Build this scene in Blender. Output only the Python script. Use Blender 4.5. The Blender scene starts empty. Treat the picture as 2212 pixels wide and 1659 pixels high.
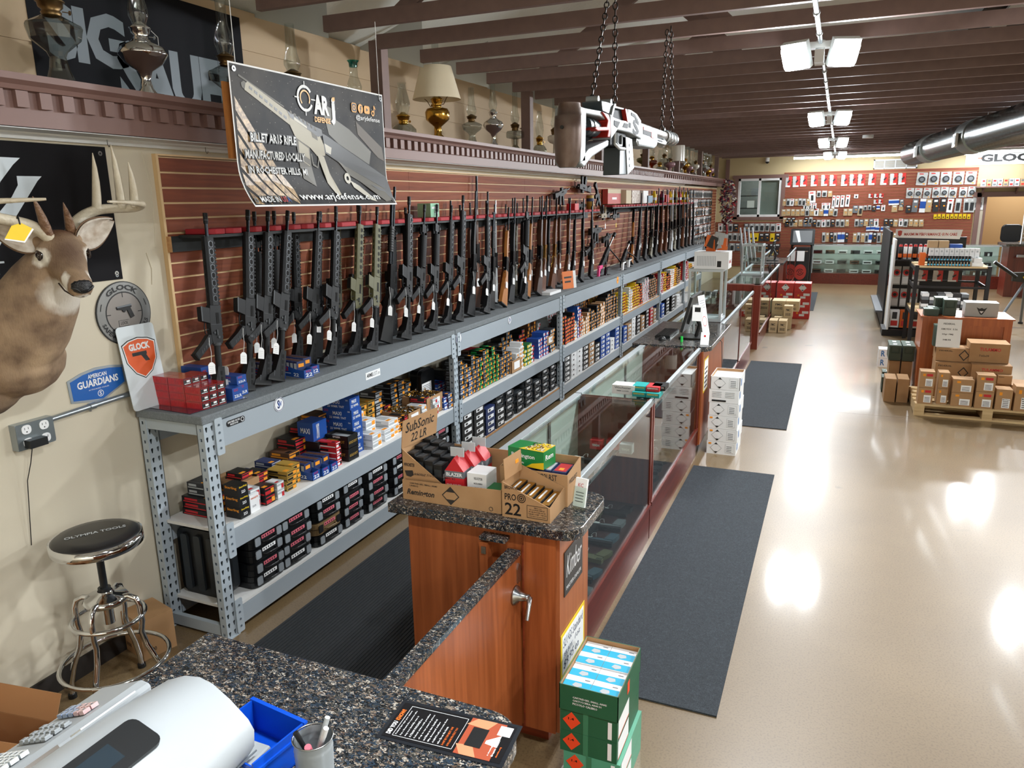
import bpy, math, random
from mathutils import Vector, Matrix
PI=math.pi
random.seed(7)
SC=bpy.context.scene; COL=SC.collection
# ---------------- camera
def cam_matrix(yaw,pitch,roll,loc):
    cy,sy=math.cos(yaw),math.sin(yaw)
    f=Vector((-sy*math.cos(pitch),cy*math.cos(pitch),-math.sin(pitch)))
    r0=Vector((cy,sy,0)); d0=f.cross(r0)
    r=r0*math.cos(roll)+d0*math.sin(roll); d=-r0*math.sin(roll)+d0*math.cos(roll)
    m=Matrix.Identity(4)
    for i in range(3): m[i][0]=r[i]; m[i][1]=-d[i]; m[i][2]=-f[i]; m[i][3]=loc[i]
    return m
cd=bpy.data.cameras.new('camera'); co=bpy.data.objects.new('camera',cd); COL.objects.link(co)
cd.sensor_width=36; cd.lens=1612.2/2212*36; cd.clip_start=.05; cd.clip_end=100
co.matrix_world=cam_matrix(.4081,.2391,.0160,(0,0,2.2)); SC.camera=co
# ---------------- world and lights
w=bpy.data.worlds.new('world'); SC.world=w; w.use_nodes=True
w.node_tree.nodes['Background'].inputs[0].default_value=(.9,.95,1,1); w.node_tree.nodes['Background'].inputs[1].default_value=.3
SC.view_settings.view_transform='Standard'; SC.view_settings.look='None'; SC.view_settings.gamma=1
SC.view_settings.use_curve_mapping=False; SC.view_settings.exposure=0.66
def area(name,loc,direction,sx,sy,power,color=(.93,.97,1)):
    l=bpy.data.lights.new(name,'AREA'); l.shape='RECTANGLE'; l.size=sx; l.size_y=sy; l.energy=power; l.color=color
    o=bpy.data.objects.new(name,l); COL.objects.link(o); o.location=loc
    o.rotation_euler=Vector(direction).to_track_quat('-Z','Y').to_euler(); return o
ROWY=[-3.2,1.3,5.85,10.5,15.1,19.7]
FIX=[(-.21,y) for y in ROWY]+[(2.6,y) for y in ROWY]+[(5.4,y) for y in ROWY]
for fx,fy in FIX:
    for s in (-1,1): area('flood_light',(fx+s*.155+s*.02,fy-.085,3.105),(s*.38,-.5,-.85),.16,.16,(26 if (fx<0 and fy==1.3) else 44))
for x0,x1 in ((-1.2,1.25),(2.35,3.9)): area('tube_light',((x0+x1)/2,21.25,3.16),(0,.25,-1),x1-x0,.06,26)
# ---------------- materials
def lin(c):
    c=c.lstrip('#'); v=[int(c[i:i+2],16)/255 for i in (0,2,4)]
    return tuple((x/12.92 if x<=.04045 else ((x+.055)/1.055)**2.4) for x in v)+(1,)
MC={}
def mat(name,col='#808080',rough=.5,metal=0,emit=0,spec=None,noise=None,bump=None,coat=0):
    """noise=(scale,col2,amount) ; bump=(scale,strength)"""
    if name in MC: return MC[name]
    m=bpy.data.materials.new(name); m.use_nodes=True; MC[name]=m
    nt=m.node_tree; b=nt.nodes['Principled BSDF']
    c=lin(col) if isinstance(col,str) else col
    b.inputs['Base Color'].default_value=c; b.inputs['Roughness'].default_value=rough; b.inputs['Metallic'].default_value=metal
    if spec is not None: b.inputs['Specular IOR Level'].default_value=spec
    if coat: b.inputs['Coat Weight'].default_value=coat; b.inputs['Coat Roughness'].default_value=.08
    if emit: b.inputs['Emission Color'].default_value=c; b.inputs['Emission Strength'].default_value=emit
    if noise or bump: tc=nt.nodes.new('ShaderNodeTexCoord')
    if noise:
        n=nt.nodes.new('ShaderNodeTexNoise'); n.inputs['Scale'].default_value=noise[0]; n.inputs['Detail'].default_value=5
        nt.links.new(tc.outputs['Object'],n.inputs['Vector'])
        r=nt.nodes.new('ShaderNodeValToRGB'); r.color_ramp.elements[0].position=.5-noise[2]/2; r.color_ramp.elements[1].position=.5+noise[2]/2
        r.color_ramp.elements[0].color=c; r.color_ramp.elements[1].color=lin(noise[1])
        nt.links.new(n.outputs['Fac'],r.inputs[0]); nt.links.new(r.outputs[0],b.inputs['Base Color'])
    if bump:
        n=nt.nodes.new('ShaderNodeTexNoise'); n.inputs['Scale'].default_value=bump[0]; n.inputs['Detail'].default_value=4
        nt.links.new(tc.outputs['Object'],n.inputs['Vector'])
        p=nt.nodes.new('ShaderNodeBump'); p.inputs['Strength'].default_value=bump[1]; p.inputs['Distance'].default_value=.01
        nt.links.new(n.outputs['Fac'],p.inputs['Height']); nt.links.new(p.outputs[0],b.inputs['Normal'])
    return m
def wood(name,c1,c2,axis=2,rough=.35,scale=1.0):
    if name in MC: return MC[name]
    m=bpy.data.materials.new(name); m.use_nodes=True; MC[name]=m; nt=m.node_tree; b=nt.nodes['Principled BSDF']
    tc=nt.nodes.new('ShaderNodeTexCoord'); mp=nt.nodes.new('ShaderNodeMapping'); s=[22*scale]*3; s[axis]=1.2*scale
    mp.inputs['Scale'].default_value=s; nt.links.new(tc.outputs['Object'],mp.inputs[0])
    n=nt.nodes.new('ShaderNodeTexNoise'); n.inputs['Scale'].default_value=1.5; n.inputs['Detail'].default_value=6; n.inputs['Distortion'].default_value=.6
    nt.links.new(mp.outputs[0],n.inputs['Vector']); r=nt.nodes.new('ShaderNodeValToRGB')
    r.color_ramp.elements[0].position=.3; r.color_ramp.elements[1].position=.72
    r.color_ramp.elements[0].color=lin(c1); r.color_ramp.elements[1].color=lin(c2)
    nt.links.new(n.outputs['Fac'],r.inputs[0]); nt.links.new(r.outputs[0],b.inputs['Base Color']); b.inputs['Roughness'].default_value=rough
    return m
def glass(name,tint='#ffffff',refl=.12,rough=.02):
    if name in MC: return MC[name]
    m=bpy.data.materials.new(name); m.use_nodes=True; MC[name]=m; nt=m.node_tree
    nt.nodes.remove(nt.nodes['Principled BSDF']); out=nt.nodes['Material Output']
    t=nt.nodes.new('ShaderNodeBsdfTransparent'); t.inputs[0].default_value=lin(tint)
    g=nt.nodes.new('ShaderNodeBsdfGlossy'); g.inputs['Roughness'].default_value=rough
    ge=nt.nodes.new('ShaderNodeNewGeometry'); dt=nt.nodes.new('ShaderNodeVectorMath'); dt.operation='DOT_PRODUCT'; nt.links.new(ge.outputs['Incoming'],dt.inputs[0]); nt.links.new(ge.outputs['Normal'],dt.inputs[1])
    def mth(op,i0,v1,v2=None,i1=None):
        n=nt.nodes.new('ShaderNodeMath'); n.operation=op
        if i0 is not None: nt.links.new(i0,n.inputs[0])
        n.inputs[1].default_value=v1
        if v2 is not None: n.inputs[2].default_value=v2
        return n
    ab=mth('ABSOLUTE',dt.outputs['Value'],0); iv=nt.nodes.new('ShaderNodeMath'); iv.operation='SUBTRACT'; iv.inputs[0].default_value=1; nt.links.new(ab.outputs[0],iv.inputs[1]); pw=mth('POWER',iv.outputs[0],5); a=mth('MULTIPLY_ADD',pw.outputs[0],.9,refl); a.use_clamp=True
    x=nt.nodes.new('ShaderNodeMixShader'); nt.links.new(a.outputs[0],x.inputs[0])
    nt.links.new(t.outputs[0],x.inputs[1]); nt.links.new(g.outputs[0],x.inputs[2]); nt.links.new(x.outputs[0],out.inputs[0])
    return m
def speckle(name,stops,scale,rough=.2,bumps=0,stretch=(1,1,1)):
    """stops: list of (pos,hex): cell colours of a voronoi laid over noise"""
    if name in MC: return MC[name]
    m=bpy.data.materials.new(name); m.use_nodes=True; MC[name]=m; nt=m.node_tree; b=nt.nodes['Principled BSDF']
    tc=nt.nodes.new('ShaderNodeTexCoord'); mp=nt.nodes.new('ShaderNodeMapping'); mp.inputs['Scale'].default_value=stretch
    nt.links.new(tc.outputs['Object'],mp.inputs[0])
    n0=nt.nodes.new('ShaderNodeTexNoise'); n0.inputs['Scale'].default_value=scale*.6; nt.links.new(mp.outputs[0],n0.inputs['Vector'])
    ad=nt.nodes.new('ShaderNodeMix'); ad.data_type='VECTOR'; ad.inputs[0].default_value=.04
    nt.links.new(mp.outputs[0],ad.inputs[4]); nt.links.new(n0.outputs['Color'],ad.inputs[5])
    v=nt.nodes.new('ShaderNodeTexVoronoi'); v.inputs['Scale'].default_value=scale; nt.links.new(ad.outputs[1],v.inputs['Vector'])
    sp=nt.nodes.new('ShaderNodeSeparateColor'); nt.links.new(v.outputs['Color'],sp.inputs[0])
    r=nt.nodes.new('ShaderNodeValToRGB'); r.color_ramp.interpolation='CONSTANT'
    while len(r.color_ramp.elements)<len(stops): r.color_ramp.elements.new(.5)
    for e,(p,c) in zip(r.color_ramp.elements,stops): e.position=p; e.color=lin(c)
    nt.links.new(sp.outputs[0],r.inputs[0]); nt.links.new(r.outputs[0],b.inputs['Base Color']); b.inputs['Roughness'].default_value=rough
    if bumps:
        p=nt.nodes.new('ShaderNodeBump'); p.inputs['Strength'].default_value=bumps; p.inputs['Distance'].default_value=.003
        nt.links.new(sp.outputs[1],p.inputs['Height']); nt.links.new(p.outputs[0],b.inputs['Normal'])
    return m
GRANITE=speckle('granite_laminate',[(0,'#1a1e22'),(.22,'#2c3a48'),(.42,'#14171a'),(.55,'#4d4a44'),(.68,'#2a3138'),(.80,'#86786a'),(.88,'#5c4a3e'),(.94,'#b4aca0')],150,.18,0,(1,1.5,1))
CARPETW=speckle('shelf_carpet',[(0,'#71787c'),(.3,'#878d91'),(.55,'#5f666a'),(.75,'#9da3a6'),(.9,'#4e5559')],420,.95,.5)
MATGREY=speckle('floor_mat_carpet',[(0,'#272c31'),(.35,'#31373d'),(.6,'#1e2226'),(.85,'#454c53')],300,.95,.5)
CHERRY=wood('cherry_laminate','#854420','#a85d32'); CHERRYX=wood('cherry_laminate_across','#6a2c18','#8c3d22',0)
REDWOOD=wood('mahogany_case','#4e1d16','#6b2a1f',1,.3); REDWOODZ=wood('mahogany_upright','#5c231a','#7c3526',2,.3)
SLAT=wood('slatwall_cherry','#6e3119','#96502e',1,.72,.8); SLATX=wood('slatwall_far','#7a3a26','#93513a',0,.7)
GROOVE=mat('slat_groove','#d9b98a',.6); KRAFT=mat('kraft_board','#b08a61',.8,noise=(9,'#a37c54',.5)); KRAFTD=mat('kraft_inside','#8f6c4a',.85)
WHITE=mat('white_card','#e9ebec',.55); PAPER=mat('paper','#f2f3f3',.6); BLACK=mat('black_print','#101113',.45); BLKP=mat('black_plastic','#17191b',.38)
GUN=mat('gun_black','#0f1114',.55,0,spec=.3); GUN2=mat('gun_grey_edge','#34383c',.5,.1); GUND=mat('gun_hole','#070708',.9); OD=mat('olive_cerakote','#5d5c3e',.55); ODD=mat('slot_dark','#191a12',.8)
BLUED=mat('blued_steel','#202327',.25,.8); STEEL=mat('stainless','#a9acad',.25,1); CHROME=mat('chrome','#d8dadc',.07,1); BRASS=mat('brass','#b98f3f',.2,1); BRASSD=mat('aged_brass','#6d5636',.35,.9)
ALU=mat('aluminium','#a9b1b6',.35,.85); ALUW=mat('satin_frame','#c4ccd0',.4,.4); RACK=mat('rack_grey_paint','#a9b4bc',.45); BEAM=mat('rack_beam_paint','#9ba5ad',.45)
WHITEB=mat('white_shelf_board','#dcdcda',.6); CHIP=mat('chipboard_edge','#a9794c',.8,noise=(60,'#c79a68',.6)); RED=mat('red_foam','#a01f2a',.7); REDP=mat('red_print','#c2222a',.5); BLUE=mat('blue_print','#1f4fa3',.45)
ORANGE=mat('orange_sticker','#f29a1e',.6); YEL=mat('yellow_print','#e8c51f',.5); GRN=mat('green_print','#1fa04a',.5); DKBLUE=mat('navy_print','#22315e',.5); BRN=mat('brown_print','#5b3a24',.6)
GREY=mat('grey_print','#6b7176',.5); LGREY=mat('light_grey','#b4b9bc',.5); PINK=mat('pink_label','#d96a7a',.6); TAN=mat('tan_card','#bb9d77',.7); GOLD=mat('gold_card','#b08d3c',.5)
WALNUT=wood('walnut_stock','#4a2a1a','#6d4127',2,.35,1.5); HONEY=wood('honey_stock','#9a5f2c','#b97c42',2,.35,1.5); DARKW=wood('dark_stock','#2f1d16','#4a2e22',2,.4,1.5)
CAMO=mat('camo_finish','#4c4a3e',.6,noise=(25,'#8e8a78',.15)); BROWNP=mat('brown_paint','#7f625b',.5); BROWNB=mat('brown_beam','#735d58',.6,noise=(14,'#7b645e',.4)); WALLP=mat('cream_wall','#cdc4af',.8); WALLT=mat('tan_siding','#c2ab8d',.75); FOAM=mat('white_spray_foam','#e6ece9',.9,bump=(12,.7))
GLASS=glass('case_glass','#f2f7f5',.035); CGLASS=glass('chimney_glass','#eef2f1',.09); SMOKE=glass('lamp_font_glass','#d3d8d6',.12); TEALG=glass('teal_glass','#2aa9a6',.06); AMBERG=glass('amber_glass','#b06a1e',.08); MILK=mat('milk_glass','#e6e4dc',.2,coat=.5)
# ---------------- mesh builder
class MB:
    def __init__(s): s.v=[]; s.f=[]; s.mi=[]; s.sm=[]; s.mats=[]; s.T=Matrix.Identity(4); s.fn=None
    def _m(s,m):
        if m not in s.mats: s.mats.append(m)
        return s.mats.index(m)
    def add(s,vs,fs,m,smooth=False):
        b=len(s.v); k=s._m(m)
        for v in vs:
            v=s.T@Vector(v); s.v.append(s.fn(v) if s.fn else v)
        for f in fs: s.f.append([b+i for i in f]); s.mi.append(k); s.sm.append(smooth)
    def box(s,x0,x1,y0,y1,z0,z1,m):
        v=[(x,y,z) for x in (x0,x1) for y in (y0,y1) for z in (z0,z1)]
        s.add(v,[(0,1,3,2),(4,6,7,5),(0,4,5,1),(2,3,7,6),(0,2,6,4),(1,5,7,3)],m)
    def cbox(s,c,d,m): s.box(c[0]-d[0]/2,c[0]+d[0]/2,c[1]-d[1]/2,c[1]+d[1]/2,c[2]-d[2]/2,c[2]+d[2]/2,m)
    def cyl(s,a,b,r,m,r2=None,n=10,caps=True):
        a=Vector(a); b=Vector(b); r2=r if r2 is None else r2; d=(b-a).normalized(); u=d.orthogonal().normalized(); w=d.cross(u)
        vs=[]
        for p,q in ((a,r),(b,r2)):
            for i in range(n): t=2*PI*i/n; vs.append(p+u*(q*math.cos(t))+w*(q*math.sin(t)))
        s.add(vs,[(i,(i+1)%n,n+(i+1)%n,n+i) for i in range(n)],m,True)
        if caps: s.add(vs[:n],[tuple(range(n))[::-1]],m); s.add(vs[n:],[tuple(range(n))],m)
    def tube(s,pts,r,m,n=8,closed=False,rs=None):
        pts=[Vector(p) for p in pts]; N=len(pts); rs=rs or [r]*N; vs=[]; u=None
        for i,p in enumerate(pts):
            if closed: d=pts[(i+1)%N]-pts[i-1]
            else: d=pts[min(i+1,N-1)]-pts[max(i-1,0)]
            d.normalize(); u=(d.orthogonal() if u is None else u-d*u.dot(d)).normalized(); w=d.cross(u)
            for k in range(n): t=2*PI*k/n; vs.append(p+(u*math.cos(t)+w*math.sin(t))*rs[i])
        fs=[]
        for i in range(N if closed else N-1):
            j=(i+1)%N
            for k in range(n): fs.append((i*n+k,i*n+(k+1)%n,j*n+(k+1)%n,j*n+k))
        s.add(vs,fs,m,True)
        if not closed: s.add(vs[:n],[tuple(range(n))[::-1]],m); s.add(vs[-n:],[tuple(range(n))],m)
    def lathe(s,prof,m,n=20,c=(0,0,0),flute=0):
        vs=[];c=Vector(c)
        for r,z in prof:
            for i in range(n):
                t=2*PI*i/n; q=r*(1+(flute if i%2 else 0)); vs.append(c+Vector((q*math.cos(t),q*math.sin(t),z)))
        fs=[(j*n+i,j*n+(i+1)%n,(j+1)*n+(i+1)%n,(j+1)*n+i) for j in range(len(prof)-1) for i in range(n)]
        s.add(vs,fs,m,not flute)
    def prism(s,pts,h0,h1,m,axes='yzx'):
        """polygon pts in the first two axes, extruded along the third"""
        ix='xyz'.index; a,b,c=ix(axes[0]),ix(axes[1]),ix(axes[2]); vs=[]
        for h in (h0,h1):
            for p in pts:
                v=[0,0,0]; v[a]=p[0]; v[b]=p[1]; v[c]=h; vs.append(v)
        n=len(pts)
        s.add(vs,[tuple(range(n))[::-1],tuple(range(n,2*n))]+[(i,(i+1)%n,n+(i+1)%n,n+i) for i in range(n)],m)
    def poly(s,pts,m): s.add(pts,[tuple(range(len(pts)))],m)
    def quad(s,o,u,v,m):
        o,u,v=Vector(o),Vector(u),Vector(v); s.add([o,o+u,o+u+v,o+v],[(0,1,2,3)],m)
    def mesh(s,name='mesh'):
        me=bpy.data.meshes.new(name); me.from_pydata([tuple(v) for v in s.v],[],s.f)
        for m in s.mats: me.materials.append(m)
        me.polygons.foreach_set('material_index',s.mi); me.polygons.foreach_set('use_smooth',s.sm); me.update()
        return me
    def build(s,name,parent=None,**k): return link(name,s.mesh(name),parent,**k)
def link(name,me,parent=None,loc=None,rot=None,mw=None,label=None,cat=None,group=None,kind=None,bevel=0):
    o=bpy.data.objects.new(name,me); COL.objects.link(o)
    if mw is not None: o.matrix_world=mw
    if loc is not None: o.location=loc
    if rot is not None: o.rotation_euler=rot
    if parent: o.parent=parent
    tag(o,label,cat,group,kind)
    if bevel:
        b=o.modifiers.new('bevel','BEVEL'); b.width=bevel; b.segments=2; b.limit_method='ANGLE'
    return o
def tag(o,label=None,cat=None,group=None,kind=None):
    if label: o['label']=label
    if cat: o['category']=cat
    if group: o['group']=group
    if kind: o['kind']=kind
    return o
def thing(name,label,cat,loc=(0,0,0),rotz=0,group=None,kind=None,mw=None,scale=None):
    o=bpy.data.objects.new(name,None); COL.objects.link(o); o.empty_display_size=.05
    if mw is not None: o.matrix_world=mw
    else: o.location=loc; o.rotation_euler=(0,0,rotz)
    if scale: o.scale=scale
    return tag(o,label,cat,group,kind)
def dup(o,loc=None,rotz=None,mw=None,label=None,group=None,cat=None):
    c=o.copy(); COL.objects.link(c)
    for ch in list(o.children):
        d=ch.copy(); COL.objects.link(d); d.parent=c
        for g in list(ch.children):
            e=g.copy(); COL.objects.link(e); e.parent=d
    if mw is not None: c.matrix_world=mw
    if loc is not None: c.location=loc
    if rotz is not None: c.rotation_euler=(0,0,rotz)
    return tag(c,label,cat,group)
def frame(o,u,v):
    """matrix whose local x is along u, y along v, z along the normal"""
    u=Vector(u).normalized(); v=Vector(v); n=u.cross(v).normalized(); v=n.cross(u); m=Matrix.Identity(4)
    for i in range(3): m[i][0]=u[i]; m[i][1]=v[i]; m[i][2]=n[i]; m[i][3]=o[i]
    return m
ORD=['first','second','third','fourth','fifth','sixth','seventh','eighth','ninth','tenth','eleventh','twelfth','thirteenth','fourteenth','fifteenth','sixteenth','seventeenth','eighteenth','nineteenth','twentieth']
ORD+=['twenty-'+o for o in ORD[:9]]+['thirtieth']+['thirty-'+o for o in ORD[:9]]+['fortieth']+['forty-'+o for o in ORD[:9]]+['fiftieth']+['fifty-'+o for o in ORD[:9]]
TXT={}
def text2d(s,bold=0,italic=0,spacing=1):
    k=(s,bold,italic,spacing)
    if k not in TXT:
        c=bpy.data.curves.new('t','FONT'); c.body=s; c.size=1; c.offset=bold; c.shear=italic; c.space_character=spacing
        c.resolution_u=2 if len(s)<14 else 1; c.fill_mode='FRONT'
        o=bpy.data.objects.new('t',c); COL.objects.link(o)
        me=bpy.data.meshes.new_from_object(o)
        vs=[(v.co.x,v.co.y) for v in me.vertices]; fs=[tuple(p.vertices) for p in me.polygons]
        COL.objects.unlink(o); bpy.data.objects.remove(o); bpy.data.curves.remove(c); bpy.data.meshes.remove(me)
        x0=min(v[0] for v in vs); x1=max(v[0] for v in vs); y0=min(v[1] for v in vs); y1=max(v[1] for v in vs)
        TXT[k]=([((x-x0)/(x1-x0),(y-y0)/(y1-y0)) for x,y in vs],fs)
    return TXT[k]
def put_text(mb,s,x0,y0,x1,y1,m,h=.001,bold=0,italic=0,spacing=1,arc=None):
    """text stretched to the rectangle x0..x1,y0..y1 of the builder's local xy plane, lifted by h"""
    vs,fs=text2d(s,bold,italic,spacing); out=[]
    for u,v in vs:
        x=x0+(x1-x0)*u; y=y0+(y1-y0)*v
        out.append((x,y,h))
    mb.add(out,fs,m)
def arc_text(mb,s,cx,cy,r,a0,a1,hgt,m,h=.001,bold=.02,inner=False):
    vs,fs=text2d(s,bold)
    out=[]
    for u,v in vs:
        a=a0+(a1-a0)*u; rr=r+hgt*v if not inner else r-hgt*v
        out.append((cx+rr*math.cos(a),cy+rr*math.sin(a),h))
    mb.add(out,fs,m)
def rrect(w,h,r,n=4,cx=0,cy=0):
    pts=[]
    for sx,sy,a in ((1,1,0),(-1,1,PI/2),(-1,-1,PI),(1,-1,1.5*PI)):
        for i in range(n+1):
            t=a+PI/2*i/n; pts.append((cx+sx*(w/2-r)+r*math.cos(t),cy+sy*(h/2-r)+r*math.sin(t)))
    return pts
# ================= setting
def floor_mat():
    m=bpy.data.materials.new('polished_concrete'); m.use_nodes=True; nt=m.node_tree; b=nt.nodes['Principled BSDF']
    tc=nt.nodes.new('ShaderNodeTexCoord'); L=nt.links.new
    n1=nt.nodes.new('ShaderNodeTexNoise'); n1.inputs['Scale'].default_value=.8; n1.inputs['Detail'].default_value=6; L(tc.outputs['Object'],n1.inputs['Vector'])
    r=nt.nodes.new('ShaderNodeValToRGB'); r.color_ramp.elements[0].position=.3; r.color_ramp.elements[1].position=.7
    r.color_ramp.elements[0].color=lin('#6b573b'); r.color_ramp.elements[1].color=lin('#7e694b'); L(n1.outputs['Fac'],r.inputs[0])
    n2=nt.nodes.new('ShaderNodeTexNoise'); n2.inputs['Scale'].default_value=110; n2.inputs['Detail'].default_value=3; L(tc.outputs['Object'],n2.inputs['Vector'])
    r2=nt.nodes.new('ShaderNodeValToRGB'); r2.color_ramp.elements[0].position=.33; r2.color_ramp.elements[1].position=.5
    r2.color_ramp.elements[0].color=(.72,.71,.69,1); r2.color_ramp.elements[1].color=(1,1,1,1); L(n2.outputs['Fac'],r2.inputs[0])
    mx=nt.nodes.new('ShaderNodeMix'); mx.data_type='RGBA'; mx.blend_type='MULTIPLY'; mx.inputs[0].default_value=1; L(r.outputs[0],mx.inputs[6]); L(r2.outputs[0],mx.inputs[7])
    n3=nt.nodes.new('ShaderNodeTexNoise'); n3.inputs['Scale'].default_value=2.6; n3.inputs['Detail'].default_value=2; L(tc.outputs['Object'],n3.inputs['Vector'])
    r3=nt.nodes.new('ShaderNodeValToRGB'); r3.color_ramp.elements[0].position=.72; r3.color_ramp.elements[1].position=.76
    r3.color_ramp.elements[0].color=(1,1,1,1); r3.color_ramp.elements[1].color=(.6,.6,.62,1); L(n3.outputs['Fac'],r3.inputs[0])
    m2=nt.nodes.new('ShaderNodeMix'); m2.data_type='RGBA'; m2.blend_type='MULTIPLY'; m2.inputs[0].default_value=1; L(mx.outputs[2],m2.inputs[6]); L(r3.outputs[0],m2.inputs[7])
    L(m2.outputs[2],b.inputs['Base Color']); b.inputs['Roughness'].default_value=.42; b.inputs['Specular IOR Level'].default_value=.35
    b.inputs['Coat Weight'].default_value=.6; b.inputs['Coat Roughness'].default_value=.085
    bp=nt.nodes.new('ShaderNodeBump'); bp.inputs['Strength'].default_value=.12; bp.inputs['Distance'].default_value=.02; L(n1.outputs['Fac'],bp.inputs['Height']); L(bp.outputs[0],b.inputs['Normal'])
    return m
FLOOR=floor_mat(); XW=-3.2; YB=22.0
m=MB()
ys=[-5,.2,8.28,16.4,24]; xs=[-3.25,1.85,8.0]
for i in range(4):
    for j in range(2): m.box(xs[j]+(.003 if j else 0),xs[j+1],ys[i]+.004,ys[i+1],-.12,0,FLOOR)
m.box(-3.3,8,-5,24,-.2,-.012,mat('joint_dirt','#5a4c3a',.9)); m.build('floor',kind='structure')
m=MB(); m.box(-3.32,XW,-5,YB,0,2.62,WALLP); m.build('wall_left',kind='structure')
m=MB(); m.box(-3.72,-3.62,-5,YB,2.5,3.42,WALLT)
for z in (2.78,2.98,3.18): m.box(-3.62,-3.612,-5,YB,z,z+.185,WALLT)
m.box(-3.62,-3.2,-5,YB,2.5,2.6,WALLT); m.build('wall_left_upper',kind='structure')
# crack of flaked paint on the left wall
m=MB(); m.box(7.9,8.0,-5,YB,0,3.6,WALLP); m.build('wall_right',kind='structure')
m=MB(); m.box(-3.72,8,-5.1,-5,0,3.6,WALLP); m.build('wall_front',kind='structure')
# back wall with window and door openings
WX0,WX1,WZ0,WZ1=-2.62,-1.5,1.70,2.72; DX0,DX1,DZ=3.3,4.35,2.14
FARW=mat('far_cream_wall','#c2b18a',.75)
m=MB()
for a in ((-3.72,WX0,0,3.45),(WX0,WX1,0,WZ0),(WX0,WX1,WZ1,3.45),(WX1,DX0,0,3.45),(DX0,DX1,DZ,3.45),(DX1,8,0,3.45)): m.box(a[0],a[1],YB,YB+.12,a[2],a[3],FARW)
m.build('wall_back',kind='structure')
m=MB(); m.box(-3.6,.2,24,24.1,0,3.4,mat('office_wall','#6e716c',.8)); m.box(-3.6,.2,22.12,24,1.2,1.22,mat('office_shelf','#4a4b4a',.7))
for z in (1.9,2.25): m.box(-2.9,-1.3,23.2,23.5,z,z+.03,mat('office_dark','#2a2c2c',.6))
for x,z,h,c in ((-2.5,1.93,.2,WHITE),(-2.2,1.93,.14,GREY),(-1.9,1.93,.22,LGREY),(-2.4,2.28,.2,GREY),(-2.0,2.28,.16,WHITE)): m.box(x,x+.2,23.22,23.45,z,z+h,c)
m.build('wall_office',kind='structure')
m=MB(); m.box(3.0,6,24.4,24.5,0,3.4,mat('lit_tan_wall','#b08e62',.8)); m.box(2.9,3.0,22.12,24.5,0,3.4,mat('lit_tan_wall')); m.box(6,6.1,22.12,24.5,0,3.4,mat('lit_tan_wall')); m.build('wall_hall',kind='structure')
area('hall_lamp',(4.4,23.3,3.2),(0,0,-1),.6,.6,50); area('office_lamp',(-1.8,23,3.3),(0,0,-1),.5,.5,22)
# window
wn=thing('window_1',None,None,kind='structure')
m=MB(); f=.06
for a in ((WX0,WX1,WZ0,WZ0+f),(WX0,WX1,WZ1-f,WZ1),(WX0,WX0+f,WZ0,WZ1),(WX1-f,WX1,WZ0,WZ1),((WX0+WX1)/2-.03,(WX0+WX1)/2+.03,WZ0,WZ1)): m.box(a[0],a[1],YB-.03,YB+.06,a[2],a[3],WHITE)
m.build('sash',wn); m=MB(); m.box(WX0,WX1,YB+.03,YB+.04,WZ0,WZ1,GLASS); m.build('pane',wn)
m=MB(); m.box((WX0+WX1)/2,WX1-.06,YB+.045,YB+.05,WZ0+.05,WZ1-.05,mat('insect_screen','#8d928d',.8)); m.build('insect_screen',wn)
m=MB(); g=.1
for a in ((WX0-g,WX0,WZ0-.06,WZ1),(WX1,WX1+g,WZ0-.06,WZ1),(WX0-g-.06,WX1+g+.06,WZ1,WZ1+.09),(WX0-g,WX1+g,WZ0-.09,WZ0)): m.box(a[0],a[1],YB-.04,YB,a[2],a[3],BROWNP)
m.build('casing',wn)
dr=thing('door_1',None,None,kind='structure')
m=MB()
for a in ((DX0-.22,DX0-.12,0,DZ+.1),(DX0-.05,DX0,0,DZ),(DX0-.3,DX1+.3,DZ,DZ+.12)): m.box(a[0],a[1],YB-.05,YB+.02,a[2],a[3],BROWNP)
m.box(DX0-.12,DX0-.05,YB-.02,YB,0,DZ,WALLP); m.build('casing',dr)
m=MB(); m.box(DX1-.02,DX1+.9,YB-.1,YB-.05,.02,DZ,wood('door_leaf_brown','#6b4526','#7d5431')); m.build('door_leaf',dr)
m=MB(); m.box(-2.98,-2.88,YB-.05,YB,2.6,3.24,BROWNP); m.build('trim_2',kind='structure')
# baseboard
m=MB(); m.box(XW,XW+.012,-5,2.62,0,.1,mat('dark_base','#2c2825',.6)); m.build('baseboard_left',kind='structure')
# ledge (cornice) along the left wall
lg=thing('trim_1',None,None,kind='structure')
m=MB(); Y0,Y1=-5,YB-.05
m.prism([(-3.2,2.52),(-3.02,2.52),(-3.02,2.655),(-2.99,2.658),(-2.98,2.675),(-2.955,2.69),(-2.955,2.715),(-3.6,2.715),(-3.6,2.60),(-3.2,2.60)],Y0,Y1,BROWNP,'xzy'); m.build('cornice',lg)
m=MB(); m.box(-.0,.024,0,.05,0,.062,BROWNP); dm=m.mesh('dentil')
k=0; y=1.5
while y<21.9: link('dentil',dm,lg,loc=(-3.02,y,2.594)); y+=.0985 if y<14 else .2
m=MB(); m.prism([(-3.2,2.49),(-3.175,2.49),(-3.17,2.503),(-3.155,2.51),(-3.15,2.522),(-3.2,2.522)],Y0,17,mat('white_rail','#e6eaec',.45),'xzy')
m.box(-3.2,-3.02,Y0,17,2.517,2.523,mat('soffit','#d8dbdc',.6)); m.build('picture_rail',lg)
m=MB()
m.box(-.05,.05,-.045,.045,0,.6,BROWNB); pm=m.mesh('ledge_post')
for y in (2.03,4.86,7.66,10.28,13.0,15.7,18.4,21.0): link('ledge_post',pm,lg,loc=(-3.09,y,2.715))
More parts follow.
